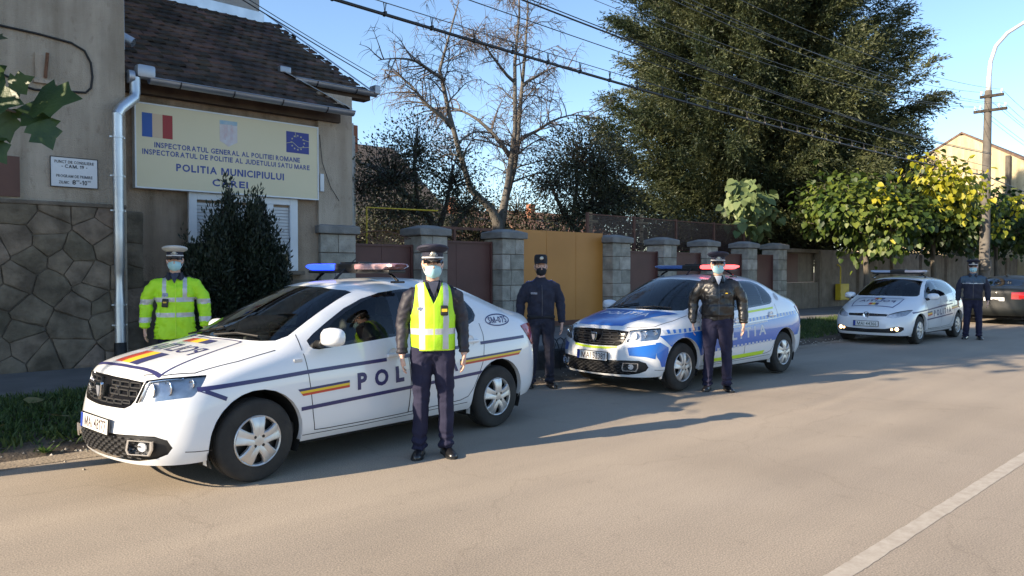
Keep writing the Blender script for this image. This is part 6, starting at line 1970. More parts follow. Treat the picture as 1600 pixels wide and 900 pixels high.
def person(name, label, loc, rz, h=1.75, kind='vest', stance=.10, arm_out=.0, lean=0.0, build_=1.0, head_yaw=0):
    """x = the person's left-right, -y = forward, z up; a 1.75 m frame scaled to h"""
    t = thing(name, label, 'person', loc, rz)
    k = h / 1.75
    t.scale = (k, k, k)
    W = build_
    # --- body: head, neck, forearms and hands as one skin
    b = MB()
    ell(b, [((0, .005, 1.40), .055, .06), ((0, .0, 1.47), .055, .058), ((0, -.005, 1.53), .056, .06)])
    hd = MB()
    secs = [((0, -.035, 1.500), .022, .028), ((0, -.028, 1.512), .042, .055), ((0, -.018, 1.535), .056, .078), ((0, -.012, 1.565), .066, .090), ((0, -.006, 1.60), .072, .097), ((0, .0, 1.64), .076, .100), ((0, .004, 1.68), .076, .100), ((0, .006, 1.71), .070, .092), ((0, .006, 1.735), .054, .070), ((0, .006, 1.748), .026, .034)]
    ell(b, secs, 22)
    capsule(b, [(0, -.098, 1.632), (0, -.112, 1.60), (0, -.118, 1.588)], [.009, .013, .012], 8)          # nose
    capsule(b, [(-.05, -.088, 1.645), (0, -.098, 1.648), (.05, -.088, 1.645)], [.009, .009, .009], 8)      # brow
    for s in (1, -1):
        capsule(b, [(s * .078, .008, 1.645), (s * .084, .012, 1.62), (s * .077, .004, 1.592)], [.012, .012, .010], 8)  # ears
        capsule(b, [(s * .03, -.092, 1.575), (s * .018, -.098, 1.552)], [.012, .01], 8)
    hx = .255 * W + arm_out
    shx, shz = .185 * W, 1.395
    for s in (1, -1):
        el_, wr_ = Vector((s * (hx - .005), .02, 1.105)), Vector((s * (hx + .005), -.035, .865))
        capsule(b, [el_, (el_ + wr_) / 2, wr_], [.042, .040, .030], 12)
        # palm and fingers hang with a slight curl, backs outward
        pm = wr_ + Vector((0, -.012, -.05))
        rs = []
        for q, rx, ry in ((0, .020, .026), (.3, .019, .036), (.7, .017, .041), (1.0, .014, .038)):
            c = wr_ + Vector((0, -.008, 0)) + Vector((-s * .004, -.012, -.095)) * q
            rs.append([(c.x + rx * math.cos(2 * PI * j / 12), c.y + ry * math.sin(2 * PI * j / 12), c.z) for j in range(12)])
        b.rings(rs)
        root = wr_ + Vector((-s * .003, -.02, -.092))
        for fi, (dy, L_) in enumerate(((-.030, .068), (-.010, .076), (.010, .072), (.029, .056))):
            p0 = root + Vector((0, dy, .01)); p1 = p0 + Vector((-s * .004, -.002, -L_ * .45)); p2 = p1 + Vector((-s * .012, -.002, -L_ * .32)); p3 = p2 + Vector((-s * .015, 0, -L_ * .2))
            capsule(b, [p0, p1, p2, p3], [.0088, .0085, .0078, .0065], 8)
        th = wr_ + Vector((-s * .004, -.034, -.03))
        capsule(b, [th, th + Vector((-s * .012, -.022, -.028)), th + Vector((-s * .02, -.03, -.058))], [.012, .010, .008], 8)
    # trunk, upper arms and legs under the clothes keep the body one piece
    ell(b, [((0, 0, .90), .10, .075), ((0, 0, 1.05), .11, .08), ((0, 0, 1.25), .12, .08), ((0, .01, 1.36), .11, .06), ((0, .008, 1.42), .05, .05)])
    for s in (1, -1):
        capsule(b, [(s * .08, .008, 1.345), (s * shx, .01, 1.325), (s * (hx - .026), .014, 1.225), (s * (hx - .005), .02, 1.09)], [.04, .042, .040, .038], 10)
        capsule(b, [(s * .07, 0, .95), (s * (.088 + stance * .1), 0, .70), (s * (.09 + stance * .22), -.004, .50), (s * (.09 + stance * .45), .008, .12)], [.06, .05, .042, .032], 10)
    body = fin(remesh_obj(b, .0052, 3, .45), 'body', M_skin, t)
    # eyes, hair
    m = MB()
    for s in (1, -1): m.lathe([(0, -.003), (.007, -.001), (.011, .003)], (s * .031, -.089, 1.628), 10, 'y')
    m.build('eyes', M('eye', (.04, .03, .025), None, rough=.2), t)
    m = MB(); ell(m, [((0, .022, 1.575), .070, .078), ((0, .018, 1.62), .080, .094), ((0, .012, 1.67), .083, .100), ((0, .010, 1.715), .078, .094), ((0, .008, 1.745), .060, .072), ((0, .008, 1.756), .03, .04)], 22)
    for i, (x, y, z) in enumerate(m.v):
        if y < -.045: m.v[i] = (x, max(y, -.045), z)
    m.build('hair', M_hair, t, smooth=True)
    # --- mask with ear loops
    mk = M_blkcloth if kind == 'tactical' else M_mask
    m = MB(); rs = []
    for z, dy, wx in ((1.610, -.112, .030), (1.600, -.120, .056), (1.575, -.122, .066), (1.545, -.115, .064), (1.515, -.093, .050), (1.500, -.070, .030)):
        row = []
        for j in range(13):
            a = -1 + j / 6
            row.append((a * wx * 1.05, dy + .062 * abs(a) ** 2.1 + .004 * math.sin(z * 380), z + .004 * (1 - a * a) * (1 if z > 1.59 else 0)))
        rs.append(row)
    n_ = 13
    vs = [p for r in rs for p in r]; fs = [(i * n_ + j, i * n_ + j + 1, (i + 1) * n_ + j + 1, (i + 1) * n_ + j) for i in range(5) for j in range(12)]
    back = [(x * .97, y + .005, z) for x, y, z in vs]; off = len(vs)
    m.add(vs + back, fs + [tuple(q + off for q in f[::-1]) for f in fs])
    mo = m.build('face_mask', mk, t, smooth=True, fix=False)
    m = MB()
    for s in (1, -1):
        m.tube([(s * .060, -.068, 1.592), (s * .078, -.03, 1.612), (s * .088, .012, 1.62)], .0022, 5); m.tube([(s * .058, -.058, 1.528), (s * .074, -.02, 1.56), (s * .086, .012, 1.598)], .0022, 5)
    m.build('ear_loop', M_maskw if kind != 'tactical' else M_blkcloth, mo)
    # --- trousers
    tr = MB(); st = stance
    for s in (1, -1):
        rs = [((s * .075, .0, .93), .115 * W, .125 * W), ((s * .088, .0, .84), .102 * W, .118 * W), ((s * (.088 + st * .1), -.002, .70), .088 * W, .100 * W), ((s * (.09 + st * .22), -.006, .52), .072, .084), ((s * (.09 + st * .35), .0, .34), .066, .078), ((s * (.09 + st * .45), .008, .18), .063, .076), ((s * (.09 + st * .5), .008, .065), .062, .080)]
        ell(tr, rs, 20)
    ell(tr, [((0, .0, .78), .05, .08), ((0, 0, .86), .16 * W, .118 * W), ((0, 0, .95), .165 * W, .118 * W), ((0, 0, 1.03), .160 * W, .112 * W)], 24)
    def wrt(co_):
        z = co_.z; sd_ = 1 if co_.x > 0 else -1
        a = noise.noise((co_.x * 7 + sd_ * 5, co_.y * 7, z * 11)) * .010 + noise.noise((co_.x * 18, co_.y * 16, z * 20 + co_.x * 20)) * .004
        if z < .22: a += .010 * math.sin(z * 95 + noise.noise((co_.x * 9, co_.y * 9, z * 5)) * 4) * min(1, (.24 - z) * 8)
        if .44 < z < .62: a += noise.noise((co_.x * 14, co_.y * 14, z * 34)) * .006
        if .78 < z < .92: a += noise.noise((co_.x * 20, co_.y * 12, z * 30 + abs(co_.x) * 30)) * .006
        cx = sd_ * (.09 + st * .3)
        if co_.y < -.04 and z < .8: a += .009 * math.exp(-((co_.x - cx) / .010) ** 2)
        return a
    fin(remesh_obj(tr, .011, 4), 'trousers', M_trous if kind != 'tactical' else M_navy, t, wrt)
    # --- shoes
    for s in (1, -1):
        fx = s * (.09 + st * .5); ya = s * .22
        sh = MB(); rs = []
        for q, wd_, ht in ((.085, .030, .055), (.06, .038, .085), (.01, .040, .085), (-.05, .042, .066), (-.11, .050, .050), (-.16, .046, .042), (-.192, .030, .032), (-.203, .012, .022)):
            ring = []
            for j in range(14):
                a = 2 * PI * j / 14
                x = wd_ * math.cos(a); z = max(.006, .014 + ht * (math.sin(a) if math.sin(a) > 0 else math.sin(a) * .25))
                p = Matrix.Rotation(ya * 1.0, 3, 'Z') @ Vector((x, q, z)); ring.append((fx + p.x, p.y + .01, p.z))
            rs.append(ring)
        sh.rings(rs); so_ = sh.build('shoe', M_shoe, t, smooth=True, angle=60)
        sl_ = MB(); rs = []
        for z, g_ in ((.0, 1.02), (.014, 1.05)):
            ring = []
            for q, wd_ in ((.09, .0), (.085, .028), (.06, .038), (.0, .037), (-.05, .040), (-.11, .050), (-.16, .046), (-.195, .028), (-.208, 0)):
                ring.append((wd_ * g_, q))
            full = ring + [(-a, b) for a, b in ring[-2:0:-1]]
            rs.append([tuple(Vector((fx, .01, z)) + Matrix.Rotation(ya, 3, 'Z') @ Vector((a, b, 0))) for a, b in full])
        sl_.rings(rs); sl_.build('sole', M_black, so_)
    # --- jacket / torso
    hem = {'vest': .93, 'leather': .90, 'tactical': .95, 'hivis': .74, 'patrol': .90}[kind]
    fat = {'vest': 1.0, 'leather': 1.10, 'tactical': 1.05, 'hivis': 1.10, 'patrol': 1.06}[kind] * W
    jk = MB()
    ell(jk, [((0, .0, hem), (.170 if hem > .85 else .205) * fat, (.125 if hem > .85 else .150) * fat), ((0, -.002, hem + .05), (.176 if hem > .85 else .200) * fat, (.130 if hem > .85 else .148) * fat), ((0, -.004, 1.10), .172 * fat, .128 * fat), ((0, -.004, 1.22), .182 * fat, .130 * fat), ((0, .0, 1.31), .188 * fat, .125 * fat), ((0, .006, 1.37), .180 * W, .108 * W), ((0, .010, 1.405), .148 * W, .090), ((0, .010, 1.435), .105, .078), ((0, .008, 1.46), .076, .072), ((0, .002, 1.488), .066, .066)], 26)
    sr = {'vest': 1.0, 'leather': 1.16, 'tactical': 1.08, 'hivis': 1.2, 'patrol': 1.08}[kind]
    for s in (1, -1):
        pts = [(s * shx * .62, .010, 1.372), (s * (shx + .012), .01, 1.335), (s * (hx - .026), .014, 1.225), (s * (hx - .004), .022, 1.11), (s * (hx + .004), -.005, .98), (s * (hx + .006), -.030, .885)]
        capsule(jk, pts, [.070, .074 * (.5 + .5 * sr), .064 * sr, .058 * sr, .053 * sr, .047 * sr], 16)
    ns_ = {'leather': .012, 'vest': .013, 'tactical': .012, 'hivis': .014, 'patrol': .011}[kind]
    def wrj(co_):
        ax = abs(co_.x)
        sl = 1 if ax > .17 * W else 0
        a = noise.noise((co_.x * 9, co_.y * 9, co_.z * (13 if sl else 10) + co_.x * 6)) * ns_
        a += .45 * ns_ * noise.noise((co_.x * 22, co_.y * 22, co_.z * (30 if sl else 22) - co_.x * 14))
        if kind == 'leather' and co_.z < hem + .06 and not sl: a -= .012
        if kind == 'leather' and hem + .07 < co_.z < hem + .2 and not sl: a += .012
        if sl and co_.z < .93: a += .004 * math.sin(co_.z * 130)
        return a
    jm = {'vest': M_jack, 'leather': M_leath, 'tactical': M_navy, 'hivis': M_hiv, 'patrol': M_navy}[kind]
    rm = remesh_obj(jk, .010, 4)
    if kind == 'hivis':
        def pj(c):
            ax, z = abs(c.x), c.z
            if ax > .19 * W and (1.13 < z < 1.185 or .93 < z < .985) and ax > .2: return 1
            if ax < .225 and (1.155 < z < 1.205 and (c.y > 0 or True) or .985 < z < 1.035): return 1
            if .085 < ax < .128 and z > 1.155: return 1
            if z > 1.455: return 2
            return 0
        jo = fin(rm, 'jacket', [jm, M_refl, M_navy], t, wrj, pj)
    elif kind == 'patrol':
        M_sl = M('slate blue yoke', (.05, .085, .12), (.07, .105, .145), 8, .8)
        jo = fin(rm, 'jacket', [jm, M_sl, M_refl], t, wrj, lambda c: (1 if c.z > 1.26 and abs(c.x) < .235 else 2 if 1.245 < c.z <= 1.26 and abs(c.x) < .2 else 0))
    else:
        jo = fin(rm, 'jacket', jm, t, wrj)
    jb = BVHTree.FromPolygons([v.co for v in jo.data.vertices], [tuple(p.vertices) for p in jo.data.polygons])
    def onj(x, z, back=False, off=.004):
        r = jb.ray_cast(Vector((x, 1 if back else -1, z)), Vector((0, -1 if back else 1, 0)))
        return None if r[0] is None else r[0] + (Vector((0, off, 0)) if back else Vector((0, -off, 0)))
    def patch(nm, x0, x1, z0, z1, mat, par, nx=6, nz=6, off=.005, th=.006, round_=0):
        q = MB(); P = []
        for i in range(nx + 1):
            for j in range(nz + 1):
                p = onj(x0 + (x1 - x0) * i / nx, z0 + (z1 - z0) * j / nz, off=off)
                P.append(p if p else Vector((x0, -.1, z0)))
        fs = [(i * (nz + 1) + j, (i + 1) * (nz + 1) + j, (i + 1) * (nz + 1) + j + 1, i * (nz + 1) + j + 1) for i in range(nx) for j in range(nz)]
        q.add(P, fs); return q.build(nm, mat, par, smooth=True, fix=True)
    # collar flaps, zip, shirt and tie
    q = MB()
    for s in (1, -1):
        P = [Vector((s * .012, -.078, 1.425)), Vector((s * .062, -.068, 1.475)), Vector((s * .078, -.01, 1.492)), Vector((s * .098, -.035, 1.425)), Vector((s * .070, -.108, 1.395))]
        if kind in ('leather', 'hivis', 'vest', 'patrol'):
            q.add(P + [p + Vector((0, .012, -.004)) for p in P], [(0, 1, 2, 3, 4), (9, 8, 7, 6, 5), (0, 4, 9, 5), (4, 3, 8, 9), (3, 2, 7, 8), (2, 1, 6, 7), (1, 0, 5, 6)])
    if q.v: q.build('collar', {'leather': M_leath, 'hivis': M_navy}.get(kind, M_jack), jo)
    if kind in ('leather', 'hivis', 'vest'):
        q = MB(); P = [Vector((-.045, -.075, 1.475)), Vector((.045, -.075, 1.475)), Vector((.02, -.118, 1.40)), Vector((0, -.128, 1.36)), Vector((-.02, -.118, 1.40))]
        q.add(P, [(0, 4, 3, 2, 1)]); q.build('shirt', M('dark shirt', (.03, .035, .06), (.05, .055, .09), 30, .8) if kind != 'leather' else M('white shirt', (.5, .52, .56)), jo, fix=False)
    if kind != 'hivis':
        q = MB(); pts = [onj(.004, z, off=.003) for z in np.linspace(hem + .02, 1.38, 14)]; q.tube([p for p in pts if p], .004, 5); q.build('zip', M('zip metal', (.12, .12, .13), None, rough=.4, metal=.5), jo)
    # shoulder boards
    for s in (1, -1):
        q = MB(); pr_ = []
        for i in range(6):
            x = s * (.085 + .115 * i / 5) * (W if i else 1)
            r = jb.ray_cast(Vector((x, .012, 2)), Vector((0, 0, -1)))
            z = r[0].z + .007 if r[0] else 1.42
            pr_.append([(x, -.018, z), (x, .042, z), (x, .042, z - .01), (x, -.018, z - .01)])
        q.rings(pr_); q.build('shoulder_board', M('shoulder board blue', (.03, .06, .22)) if kind == 'tactical' else M('shoulder board', (.015, .016, .03)), jo)
        if kind in ('leather', 'tactical'):
            q = MB()
            for i in (3, 4):
                a, b = pr_[i][0], pr_[i][1]; q.box(((a[0]) - s * .012, .012, a[2] + .004), (.008, .05, .006))
            q.build('rank_mark', M('pale rank bar', (.55, .56, .58)), jo)
    # --- hi-vis vest over the jacket
    if kind == 'vest':
        v = MB(); hv = .90
        ell(v, [((0, -.002, hv), .176, .137), ((0, -.002, 1.0), .186, .145), ((0, -.004, 1.12), .184, .144), ((0, -.004, 1.22), .186, .145), ((0, .0, 1.32), .184, .140), ((0, .006, 1.40), .165, .122), ((0, .008, 1.44), .130, .100), ((0, .008, 1.462), .098, .088)], 40)
        bm = bmesh.new(); bv = [bm.verts.new(p) for p in v.v]
        for f in v.f:
            if len(f) == 4: bm.faces.new([bv[i] for i in f])
        bmesh.ops.subdivide_edges(bm, edges=bm.edges[:], cuts=2, use_grid_fill=True)
        allc = lambda c, n: True
        # arm holes, neckline, side slits
        for s in (1, -1):
            cut_poly(bm, [(s * .135, 1.45), (s * .148, 1.36), (s * .160, 1.27), (s * .172, 1.20), (s * .30, 1.16), (s * .30, 1.6), (s * .14, 1.6)], (0, 2), allc, 9)
        cut_poly(bm, [(-.075, 1.50), (-.066, 1.44), (-.035, 1.36), (0, 1.29), (.035, 1.36), (.066, 1.44), (.075, 1.50)], (0, 2), lambda c, n: c.y < .02, 9)
        for z0, z1 in ((1.035, 1.085),): cut_poly(bm, [(-.4, z0), (.4, z0), (.4, z1), (-.4, z1)], (0, 2), allc, 1, {0})
        for s in (1, -1):
            cut_poly(bm, [(s * .070, hv), (s * .118, hv), (s * .122, 1.5), (s * .078, 1.5)], (0, 2), allc, 1, {0, 1})
        cut_poly(bm, [(-.006, .8), (.006, .8), (.006, 1.4), (-.006, 1.4)], (0, 2), lambda c, n: c.y < 0, 2, {0, 1})
        cut_poly(bm, [(-.4, hv), (.4, hv), (.4, hv + .012), (-.4, hv + .012)], (0, 2), allc, 2, {0, 1})
        bmesh.ops.delete(bm, geom=[f for f in bm.faces if f.material_index == 9], context='FACES')
        me = bpy.data.meshes.new('vest'); bm.to_mesh(me); bm.free()
        vo = fin(me, 'vest', [M_hiv, M_refl, M('lime edge tape', (.55, .85, .05), None, rough=.6)], t, lambda c: noise.noise((c.x * 9, c.y * 9, c.z * 10)) * .010 + noise.noise((c.x * 22, c.y * 22, c.z * 18)) * .004 + .006)
        so2 = vo.modifiers.new('solid', 'SOLIDIFY'); so2.thickness = .004; so2.offset = -1
        vb = BVHTree.FromPolygons([q.co for q in vo.data.vertices], [tuple(p.vertices) for p in vo.data.polygons])
        def onv(x, z):
            r = vb.ray_cast(Vector((x, -1, z)), Vector((0, 1, 0))); return r[0].y if r[0] else -.14
        q = MB(); q.bevbox((.085, onv(.085, 1.235) - .014, 1.235), (.062, .026, .085), .01); cmo = q.build('body_camera', M_trim, vo)
        q = MB(); q.b2((.062, onv(.085, 1.235) - .030, 1.225), (.108, onv(.085, 1.235) - .0275, 1.25)); q.build('label', M_yel, cmo)
        q = MB(); q.b2((-.135, onv(-.1, 1.25) - .006, 1.237), (-.065, onv(-.1, 1.25) - .002, 1.262)); q.build('name_tape', M('tape blue', (.05, .09, .25), (.5, .52, .6), 160), vo)
    if kind == 'hivis':
        p = onj(-.095, 1.16); q = MB(); q.bevbox((-.095, p.y - .014, 1.145), (.066, .028, .095), .01, (0, .12, 0)); cmo = q.build('body_camera', M_trim, jo)
        q = MB(); q.b2((-.115, p.y - .032, 1.145), (-.08, p.y - .0285, 1.16)); q.build('label', M_yel, cmo)
        patch('badge', -.125, -.065, 1.215, 1.255, M('badge blue white', (.06, .1, .28), (.55, .58, .65), 120), jo, 3, 3)
        q = MB(); pts = [onj(.012, z, off=.004) for z in np.linspace(hem + .02, 1.36, 12)]; q.tube([p_ for p_ in pts if p_], .006, 5); q.build('zip', M('lime edge tape', (.55, .85, .05)), jo)
    if kind == 'leather':
        p = onj(.095, 1.235); q = MB(); q.bevbox((.095, p.y - .012, 1.235), (.07, .028, .075), .008); cmo = q.build('body_camera', M_trim, jo)
        q = MB(); q.b2((.08, p.y - .0295, 1.25), (.108, p.y - .0265, 1.262)); q.build('label', M_yel, cmo)
        q = MB()
        for s in (1, -1): 
            pts = [onj(s * x, 1.232 + .004 * s, off=.003) for x in (.03, .06, .09, .12, .15)]; q.tube([p_ for p_ in pts if p_], .004, 5)
        q.build('seam', M('grey piping', (.2, .2, .2)), jo)
    if kind in ('tactical', 'patrol'):
        patch('name_tape', -.145, -.06, 1.255, 1.282, M('name tape', (.30, .32, .38), (.10, .11, .14), 90), jo, 4, 2)
        q = MB(); q.bevbox((0, -.0, hem + .005), (.36 * W, .265 * W, .05), .02); q.build('belt', M_blkcloth, t)
    # --- cap
    cz = 1.672
    if kind == 'tactical':
        c = MB(); ell(c, [((0, .0, 1.675), .088, .106), ((0, .0, 1.72), .090, .108), ((0, .002, 1.765), .086, .102), ((0, .004, 1.785), .070, .084), ((0, .004, 1.79), .02, .03)], 26)
        cp = c.build('cap', M_blkcloth, t, smooth=True, angle=50)
        vz = MB(); rs = []
        for q_ in range(5):
            rs.append([(math.sin(a) * .082 * (1 - .08 * q_ / 4), -.055 - .05 * math.cos(a) - .062 * q_ / 4 * math.cos(a) ** .5, 1.690 - .014 * q_ / 4 - .012 * abs(math.sin(a))) for a in np.linspace(-1.3, 1.3, 13)])
        vs = [p for r in rs for p in r]; fs = [(i * 13 + j, i * 13 + j + 1, (i + 1) * 13 + j + 1, (i + 1) * 13 + j) for i in range(4) for j in range(12)]
        vz.add(vs + [(x, y, z - .006) for x, y, z in vs], fs + [tuple(q + 65 for q in f[::-1]) for f in fs]); vz.build('peak', M_blkcloth, cp, smooth=True)
        q = MB(); q.lathe([(0, -.008), (.022, -.006), (.026, 0)], (0, -.106, 1.735), 16, 'y'); q.build('badge', M_gold, cp)
    else:
        top = M_capw if kind == 'hivis' else M_capn
        c = MB(); ell(c, [((0, .0, cz - .01), .085, .104), ((0, -.002, cz + .045), .087, .106)], 30)
        cp = c.build('cap', M_capn, t, smooth=True, angle=50)
        c = MB(); ell(c, [((0, -.002, cz + .045), .089, .108), ((0, -.004, cz + .056), .112, .128), ((0, -.006, cz + .072), .134, .146), ((0, -.004, cz + .086), .134, .146), ((0, .0, cz + .097), .118, .130), ((0, .004, cz + .101), .06, .07)], 34)
        c.v = [(x, y, z + (.020 if y < 0 else -.012) * abs(y) / .14 * (1 if z > cz + .05 else .2)) for x, y, z in c.v]
        c.build('crown', top, cp, smooth=True, angle=55)
        c = MB(); c.lathe([(.0875, -.006), (.091, -.005), (.091, .006), (.0875, .006)], (0, 0, 0), 30); c.v = [(x, y * 1.21, z + cz + .003) for x, y, z in c.v]; c.build('band', M('cap band white', (.62, .62, .62)), cp)
        vz = MB(); rs = []
        for q_ in range(5):
            rs.append([(math.sin(a) * .086, -.048 - .056 * math.cos(a) - .048 * q_ / 4 * math.cos(a) ** .6, cz - .008 - .026 * q_ / 4 - .010 * abs(math.sin(a))) for a in np.linspace(-1.25, 1.25, 13)])
        vs = [p for r in rs for p in r]; fs = [(i * 13 + j, i * 13 + j + 1, (i + 1) * 13 + j + 1, (i + 1) * 13 + j) for i in range(4) for j in range(12)]
        vz.add(vs + [(x, y, z - .005) for x, y, z in vs], fs + [tuple(q + 65 for q in f[::-1]) for f in fs]); vz.build('peak', M_gloss, cp, smooth=True)
        q = MB(); q.lathe([(0, -.010), (.014, -.009), (.019, -.004), (.024, 0)], (0, -.108, cz + .030), 14, 'y'); q.tube([(-.034, -.100, cz + .024), (-.02, -.109, cz + .016), (.02, -.109, cz + .016), (.034, -.100, cz + .024)], .005, 6); q.build('badge', M_gold, cp)
    return t

def face_cam(x, y): return math.atan2(-x, y) * 1.0
def fc(x, y, extra=0):   # turn so that -y faces the camera at the origin
    return math.atan2(y, x) - PI / 2 + R(extra)
OFF = [
 ('vest', 'officer in lime vest, dark jacket and navy cap standing in front of the nearest car', (3.86, 5.13, .0), 1.765, 1.0, .05, 0, 4),
 ('leather', 'stout officer in black leather jacket standing before the blue and white car', (8.70, 5.36, .0), 1.79, 1.08, .07, .035, 4),
 ('tactical', 'officer in navy tactical jacket, black mask and black cap before the ochre gate', (7.20, 7.15, .0), 1.76, 1.0, .08, .02, 6),
 ('patrol', 'farthest officer in navy jacket with slate blue yoke beside the small hatchback', (19.43, 5.35, .0), 1.79, 1.02, .08, .02, 0),
 ('hivis', 'officer in lime hi-vis jacket and white topped cap behind the bonnet of the nearest car', (2.91, 8.55, .12), 1.70, 1.02, .10, .045, -4)]
for kd, lb, lc, h_, w_, st_, ao, ex in OFF:
    person('person', lb, lc, fc(lc[0], lc[1], ex), h_, kd, st_, ao, 0, w_)
# ================================================================== POSTS, WIRES, HOUSES BEHIND
M_polec = M('grey concrete pole', (.10, .088, .078), (.17, .155, .135), 3, .9, bump=.4, bscale=40)
M_lampg = M('pale lamp arm', (.62, .64, .66), (.52, .54, .56), 3, .5)
M_porc = M('white porcelain', (.75, .75, .73), None, rough=.2)
lp_ = thing('lamp_post', 'tall concrete lamp post with curved pale arm and two insulator crossarms', 'lamp post', (32.6, 8.62, 0))
mb = MB(); mb.tube([(0, 0, -.1), (.05, -.01, 4), (.15, -.03, 8.4)], [.20, .17, .125], 12); mb.build('pole', M_polec, lp_, smooth=True, angle=40)
mb = MB(); mb.tube([(.15, -.03, 8.2), (.18, -.04, 8.9), (.2, -.08, 9.5), (.2, -.25, 10.05), (.2, -.62, 10.45), (.2, -1.15, 10.72), (.2, -1.9, 10.9)], [.10, .085, .075, .07, .065, .06, .06], 10); mb.build('lamp_arm', M_lampg, lp_, smooth=True)
mb = MB(); mb.bevbox((.2, -2.25, 10.93), (.22, .7, .14), .05); mb.build('lamp_head', M_lampg, lp_)
mb = MB(); mb.b2((-.02, -.68, 7.58), (.08, .42, 7.68)); mb.build('crossarm', M_barkd, lp_)
mb = MB(); mb.b2((0, -.56, 8.12), (.1, .22, 8.22)); mb.build('crossarm', M_barkd, lp_)
INS = [(-.62, 7.68), (-.42, 7.68), (.2, 7.68), (.37, 7.68), (-.5, 8.22), (.17, 8.22)]
for y, z in INS:
    mb = MB(); mb.lathe([(.012, 0), (.012, .05), (.045, .055), (.05, .09), (.03, .10), (.045, .115), (.035, .16), (0, .17)], (.04, y, z), 12); mb.build('insulator', M_porc, lp_, smooth=True, angle=50)
mb = MB(); mb.tube([(.12, .0, .4), (.1, -.02, 3.4), (.05, -.04, 3.6)], .03, 6); mb.bevbox((-.2, -.12, 1.78), (.10, .34, .42), .02); mb.build('ground_pipe', M_polec, lp_)
M_wire = M('black cable', (.012, .012, .013), None, rough=.5)
M_wireg = M('aluminium wire', (.10, .11, .125), None, rough=.5, metal=.3)
def wire(label, a, b, sag, r, mat=None, n=40):
    mb = MB(); a, b = Vector(a), Vector(b); pts = []
    for i in range(n + 1):
        t = i / n; p = a.lerp(b, t); p.z -= sag * 4 * t * (1 - t); pts.append(p)
    mb.tube(pts, r, 5); o = mb.build('overhead_wire', mat or M_wire, smooth=True, fix=False)
    tag(o, label, 'wire', 'overhead wires along the street'); return pts, o
pts, main = wire('thickest black cable crossing before the bare tree, hung from a wire by clips', (-8, 8.5, 5.45), (32.5, 8.55, 5.15), .40, .024)
main.name = 'overhead_cable'
mb = MB(); top = [p + Vector((0, 0, .16)) for p in pts]; mb.tube(top, .007, 4); mb.build('messenger_wire', M_wireg, main, fix=False)
mb = MB()
for i in range(0, 52):
    t = (i + .5) / 52; p = Vector(pts[0]).lerp(Vector(pts[-1]), t); p.z = 5.45 - .3 * t - .4 * 4 * t * (1 - t)
    mb.tube([p + Vector((-.02, 0, .16)), p + Vector((0, 0, .03)), p + Vector((.02, 0, .16))], .010, 4); mb.box(p + Vector((0, 0, .01)), (.03, .06, .06))
mb.build('clips', M_wire, main)
wire('thin wire just above the thick clipped cable', (-8, 8.35, 6.0), (32.5, 8.5, 5.5), .35, .008)
wire('black twin cable starting from the top edge over the bare tree', (-8, 8.3, 6.75), (32.5, 8.4, 5.95), .75, .015)
wire('thin black cable beside the twin cable', (-8, 8.2, 6.8), (32.5, 8.4, 6.0), .78, .009)
for (y, z) in INS:
    wire('thin open wire between insulators in front of the yew', (-8, 8.62 + y * 1.5, 8.2 + (z - 7.68)), (32.64, 8.62 + y, z + .13), 1.5, .006, M_wireg)
    wire('thin open wire leaving the lamp post to the right', (32.64, 8.62 + y, z + .13), (78, 8.5 + y, z + .3), 1.3, .007, M_wireg)
wire('black cable leaving the lamp post to the right below the open wires', (32.5, 8.55, 5.15), (78, 8.5, 6.2), .8, .02)
p_, o = wire('black service wire dropping to the right end of the station roof', (.2, 8.4, 5.95), (8.4, 13.0, 5.42), .05, .010); o['group'] = 'service wires to the station'
p_, o = wire('second thin service wire dropping to the right end of the station roof', (.2, 8.3, 6.05), (8.38, 12.95, 5.48), .10, .007); o['group'] = 'service wires to the station'

# far house with a sunlit cream gable
fh = thing('gable_house', 'far house with a sunlit cream gable wall above the catalpas', 'house', (56, 16.2, 0))
mb = MB(); gp = [(-7.2, 0), (7.2, 0), (7.2, 6.5), (.25, 10.55), (-.25, 10.55), (-7.2, 6.3)]
mb.prism(gp, lambda a, b, t: (t, a, b), 0, 14); mb.build('wall', stucco('cream gable render', (.50, .42, .26), (.60, .52, .35), .5, .5), fh)
mb = MB()
for s, zz in ((1, 6.5), (-1, 6.3)):
    mb.add([(-.05, s * .0, 10.80), (14.2, s * .0, 10.80), (14.2, s * 7.6, zz - .10), (-.05, s * 7.6, zz - .10), (-.05, 0, 10.66), (14.2, 0, 10.66), (14.2, s * 7.6, zz - .25), (-.05, s * 7.6, zz - .25)], [(0, 1, 2, 3), (7, 6, 5, 4), (0, 3, 7, 4), (3, 2, 6, 7), (2, 1, 5, 6), (1, 0, 4, 5)])
mb.build('roof', M('old brown tiles', (.10, .06, .04), (.2, .13, .09), 5, .9, bump=.8, bscale=20), fh)
mb = MB(); mb.tube([(-.12, -2.7, 6), (-.12, -2.7, 8.9)], .16, 8); mb.build('flue', M_bark, fh)
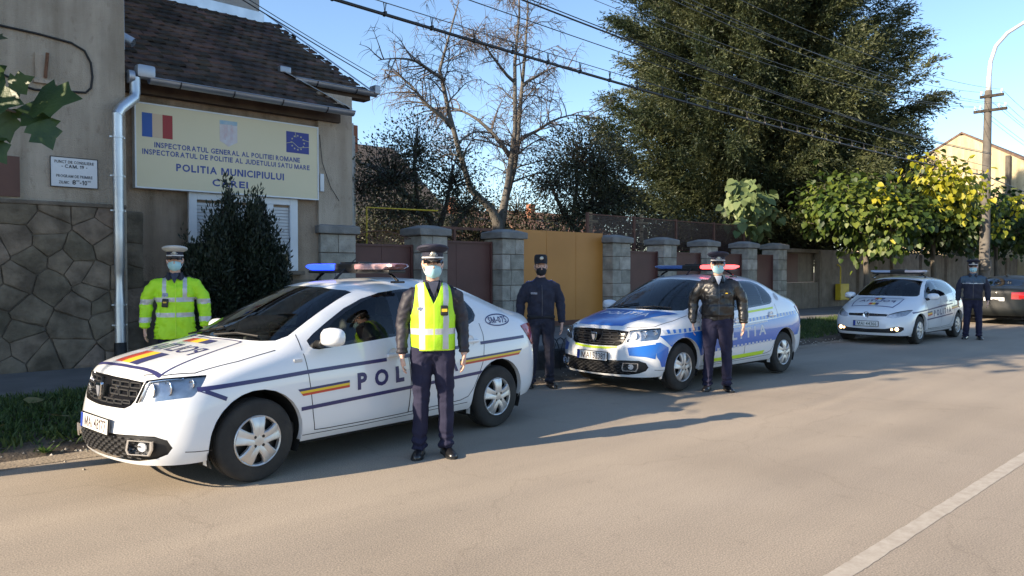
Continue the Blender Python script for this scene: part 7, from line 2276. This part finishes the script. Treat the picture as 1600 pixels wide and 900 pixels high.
# houses behind the garden
def house_b(label, x0, x1, y0, y1, ze, zr, wm, rm, chim=None, wins=()):
    t = thing('garden_house', label, 'house', ((x0 + x1) / 2, y0, 0)); cx = (x0 + x1) / 2
    mb = MB(); mb.b2((x0 - cx, 0, 0), (x1 - cx, y1 - y0, ze)); mb.build('wall', wm, t)
    mb = MB(); ym = (y1 - y0) / 2; e = .35; k = (zr - ze) / ym
    mb.prism([(-e, ze - k * e + .02), (ym, zr), (y1 - y0 + e, ze - k * e + .02), (y1 - y0 + e, ze - k * e + .2), (ym, zr + .2), (-e, ze - k * e + .2)], lambda a, b, tt: (tt, a, b), x0 - cx - .3, x1 - cx + .3); rf = mb.build('roof', rm, t)
    if chim:
        mb = MB(); mb.bevbox((chim - cx, ym * .7, zr + .1), (.5, .5, 1.1), .03); mb.build('chimney', M('chimney brick', (.30, .11, .06), (.4, .16, .09), 8, .9), rf)
    for wx, wz in wins:
        mb = MB(); mb.b2((wx - cx - .5, -.05, wz), (wx - cx + .5, .02, wz + 1.3)); w_ = mb.build('window', M_white, t); mb = MB(); mb.b2((wx - cx - .42, -.06, wz + .08), (wx - cx + .42, -.052, wz + 1.22)); mb.build('pane', M('dark pane', (.02, .025, .03)), w_)
M_oldroof = M('grey brown roof sheets', (.085, .07, .06), (.14, .115, .095), 1.5, .9, bump=.5, bscale=12)
house_b('low brown roofed house with a red chimney between the station and the bare tree', 11.5, 19.0, 24, 33, 3.4, 6.9, stucco('tan render', (.38, .30, .20), (.46, .38, .27), .5), M_oldroof, 16.2)
house_b('far cream house with an orange roof glimpsed behind the bare tree', 24, 34, 36, 45, 3.6, 5.8, stucco('yellow cream render', (.55, .46, .28), (.62, .53, .34), .3), M('orange tiles', (.20, .10, .065), (.28, .15, .10), 5, .9, bump=.7, bscale=16), 31, ((27, 1.6), (30, 1.6)))
house_b('far pale house behind the dark garden tree', 37, 47, 38, 46, 3.9, 6.0, stucco('pale render far', (.5, .46, .38), (.58, .54, .46), .3), M('orange tiles', (.20, .10, .065), (.28, .15, .10)), 40, ((40, 1.8),))
mb = MB(); mb.tube([(9.58, 16, 0), (9.58, 16, 5.15)], .075, 10); mb.tube([(9.78, 16.2, 0), (9.78, 16.2, 4.9)], .04, 8); tag(mb.build('flue_pipe', M('pale flue', (.42, .40, .36), (.5, .48, .44)), smooth=True, angle=40), 'tall pale flue pipe rising beside the right corner of the station', 'pipe')
mb = MB(); mb.tube([(9.39, 15, .2), (9.39, 15, 3.05), (11.6, 15.2, 3.1)], .022, 8); tag(mb.build('gas_pipe', M('yellow pipe', (.55, .40, .03)), smooth=True, angle=40), 'yellow gas pipe bending behind the scroll topped gate', 'pipe')
for i, (x, y, lb) in enumerate(((17.24, 15, 'pale garden post with a short crossbar behind the middle of the ochre gate'), (19.1, 14.5, 'pale garden post with a crossbar behind the right end of the ochre gate'))):
    mb = MB(); mb.b2((x - .04, y - .04, .2), (x + .04, y + .04, 3.35)); mb.b2((x - .30, y - .043, 3.05), (x + .30, y + .043, 3.11)); tag(mb.build('garden_post', M('pale wood', (.34, .24, .13), (.42, .31, .18), 6, .8)), lb, 'post', 'garden posts')
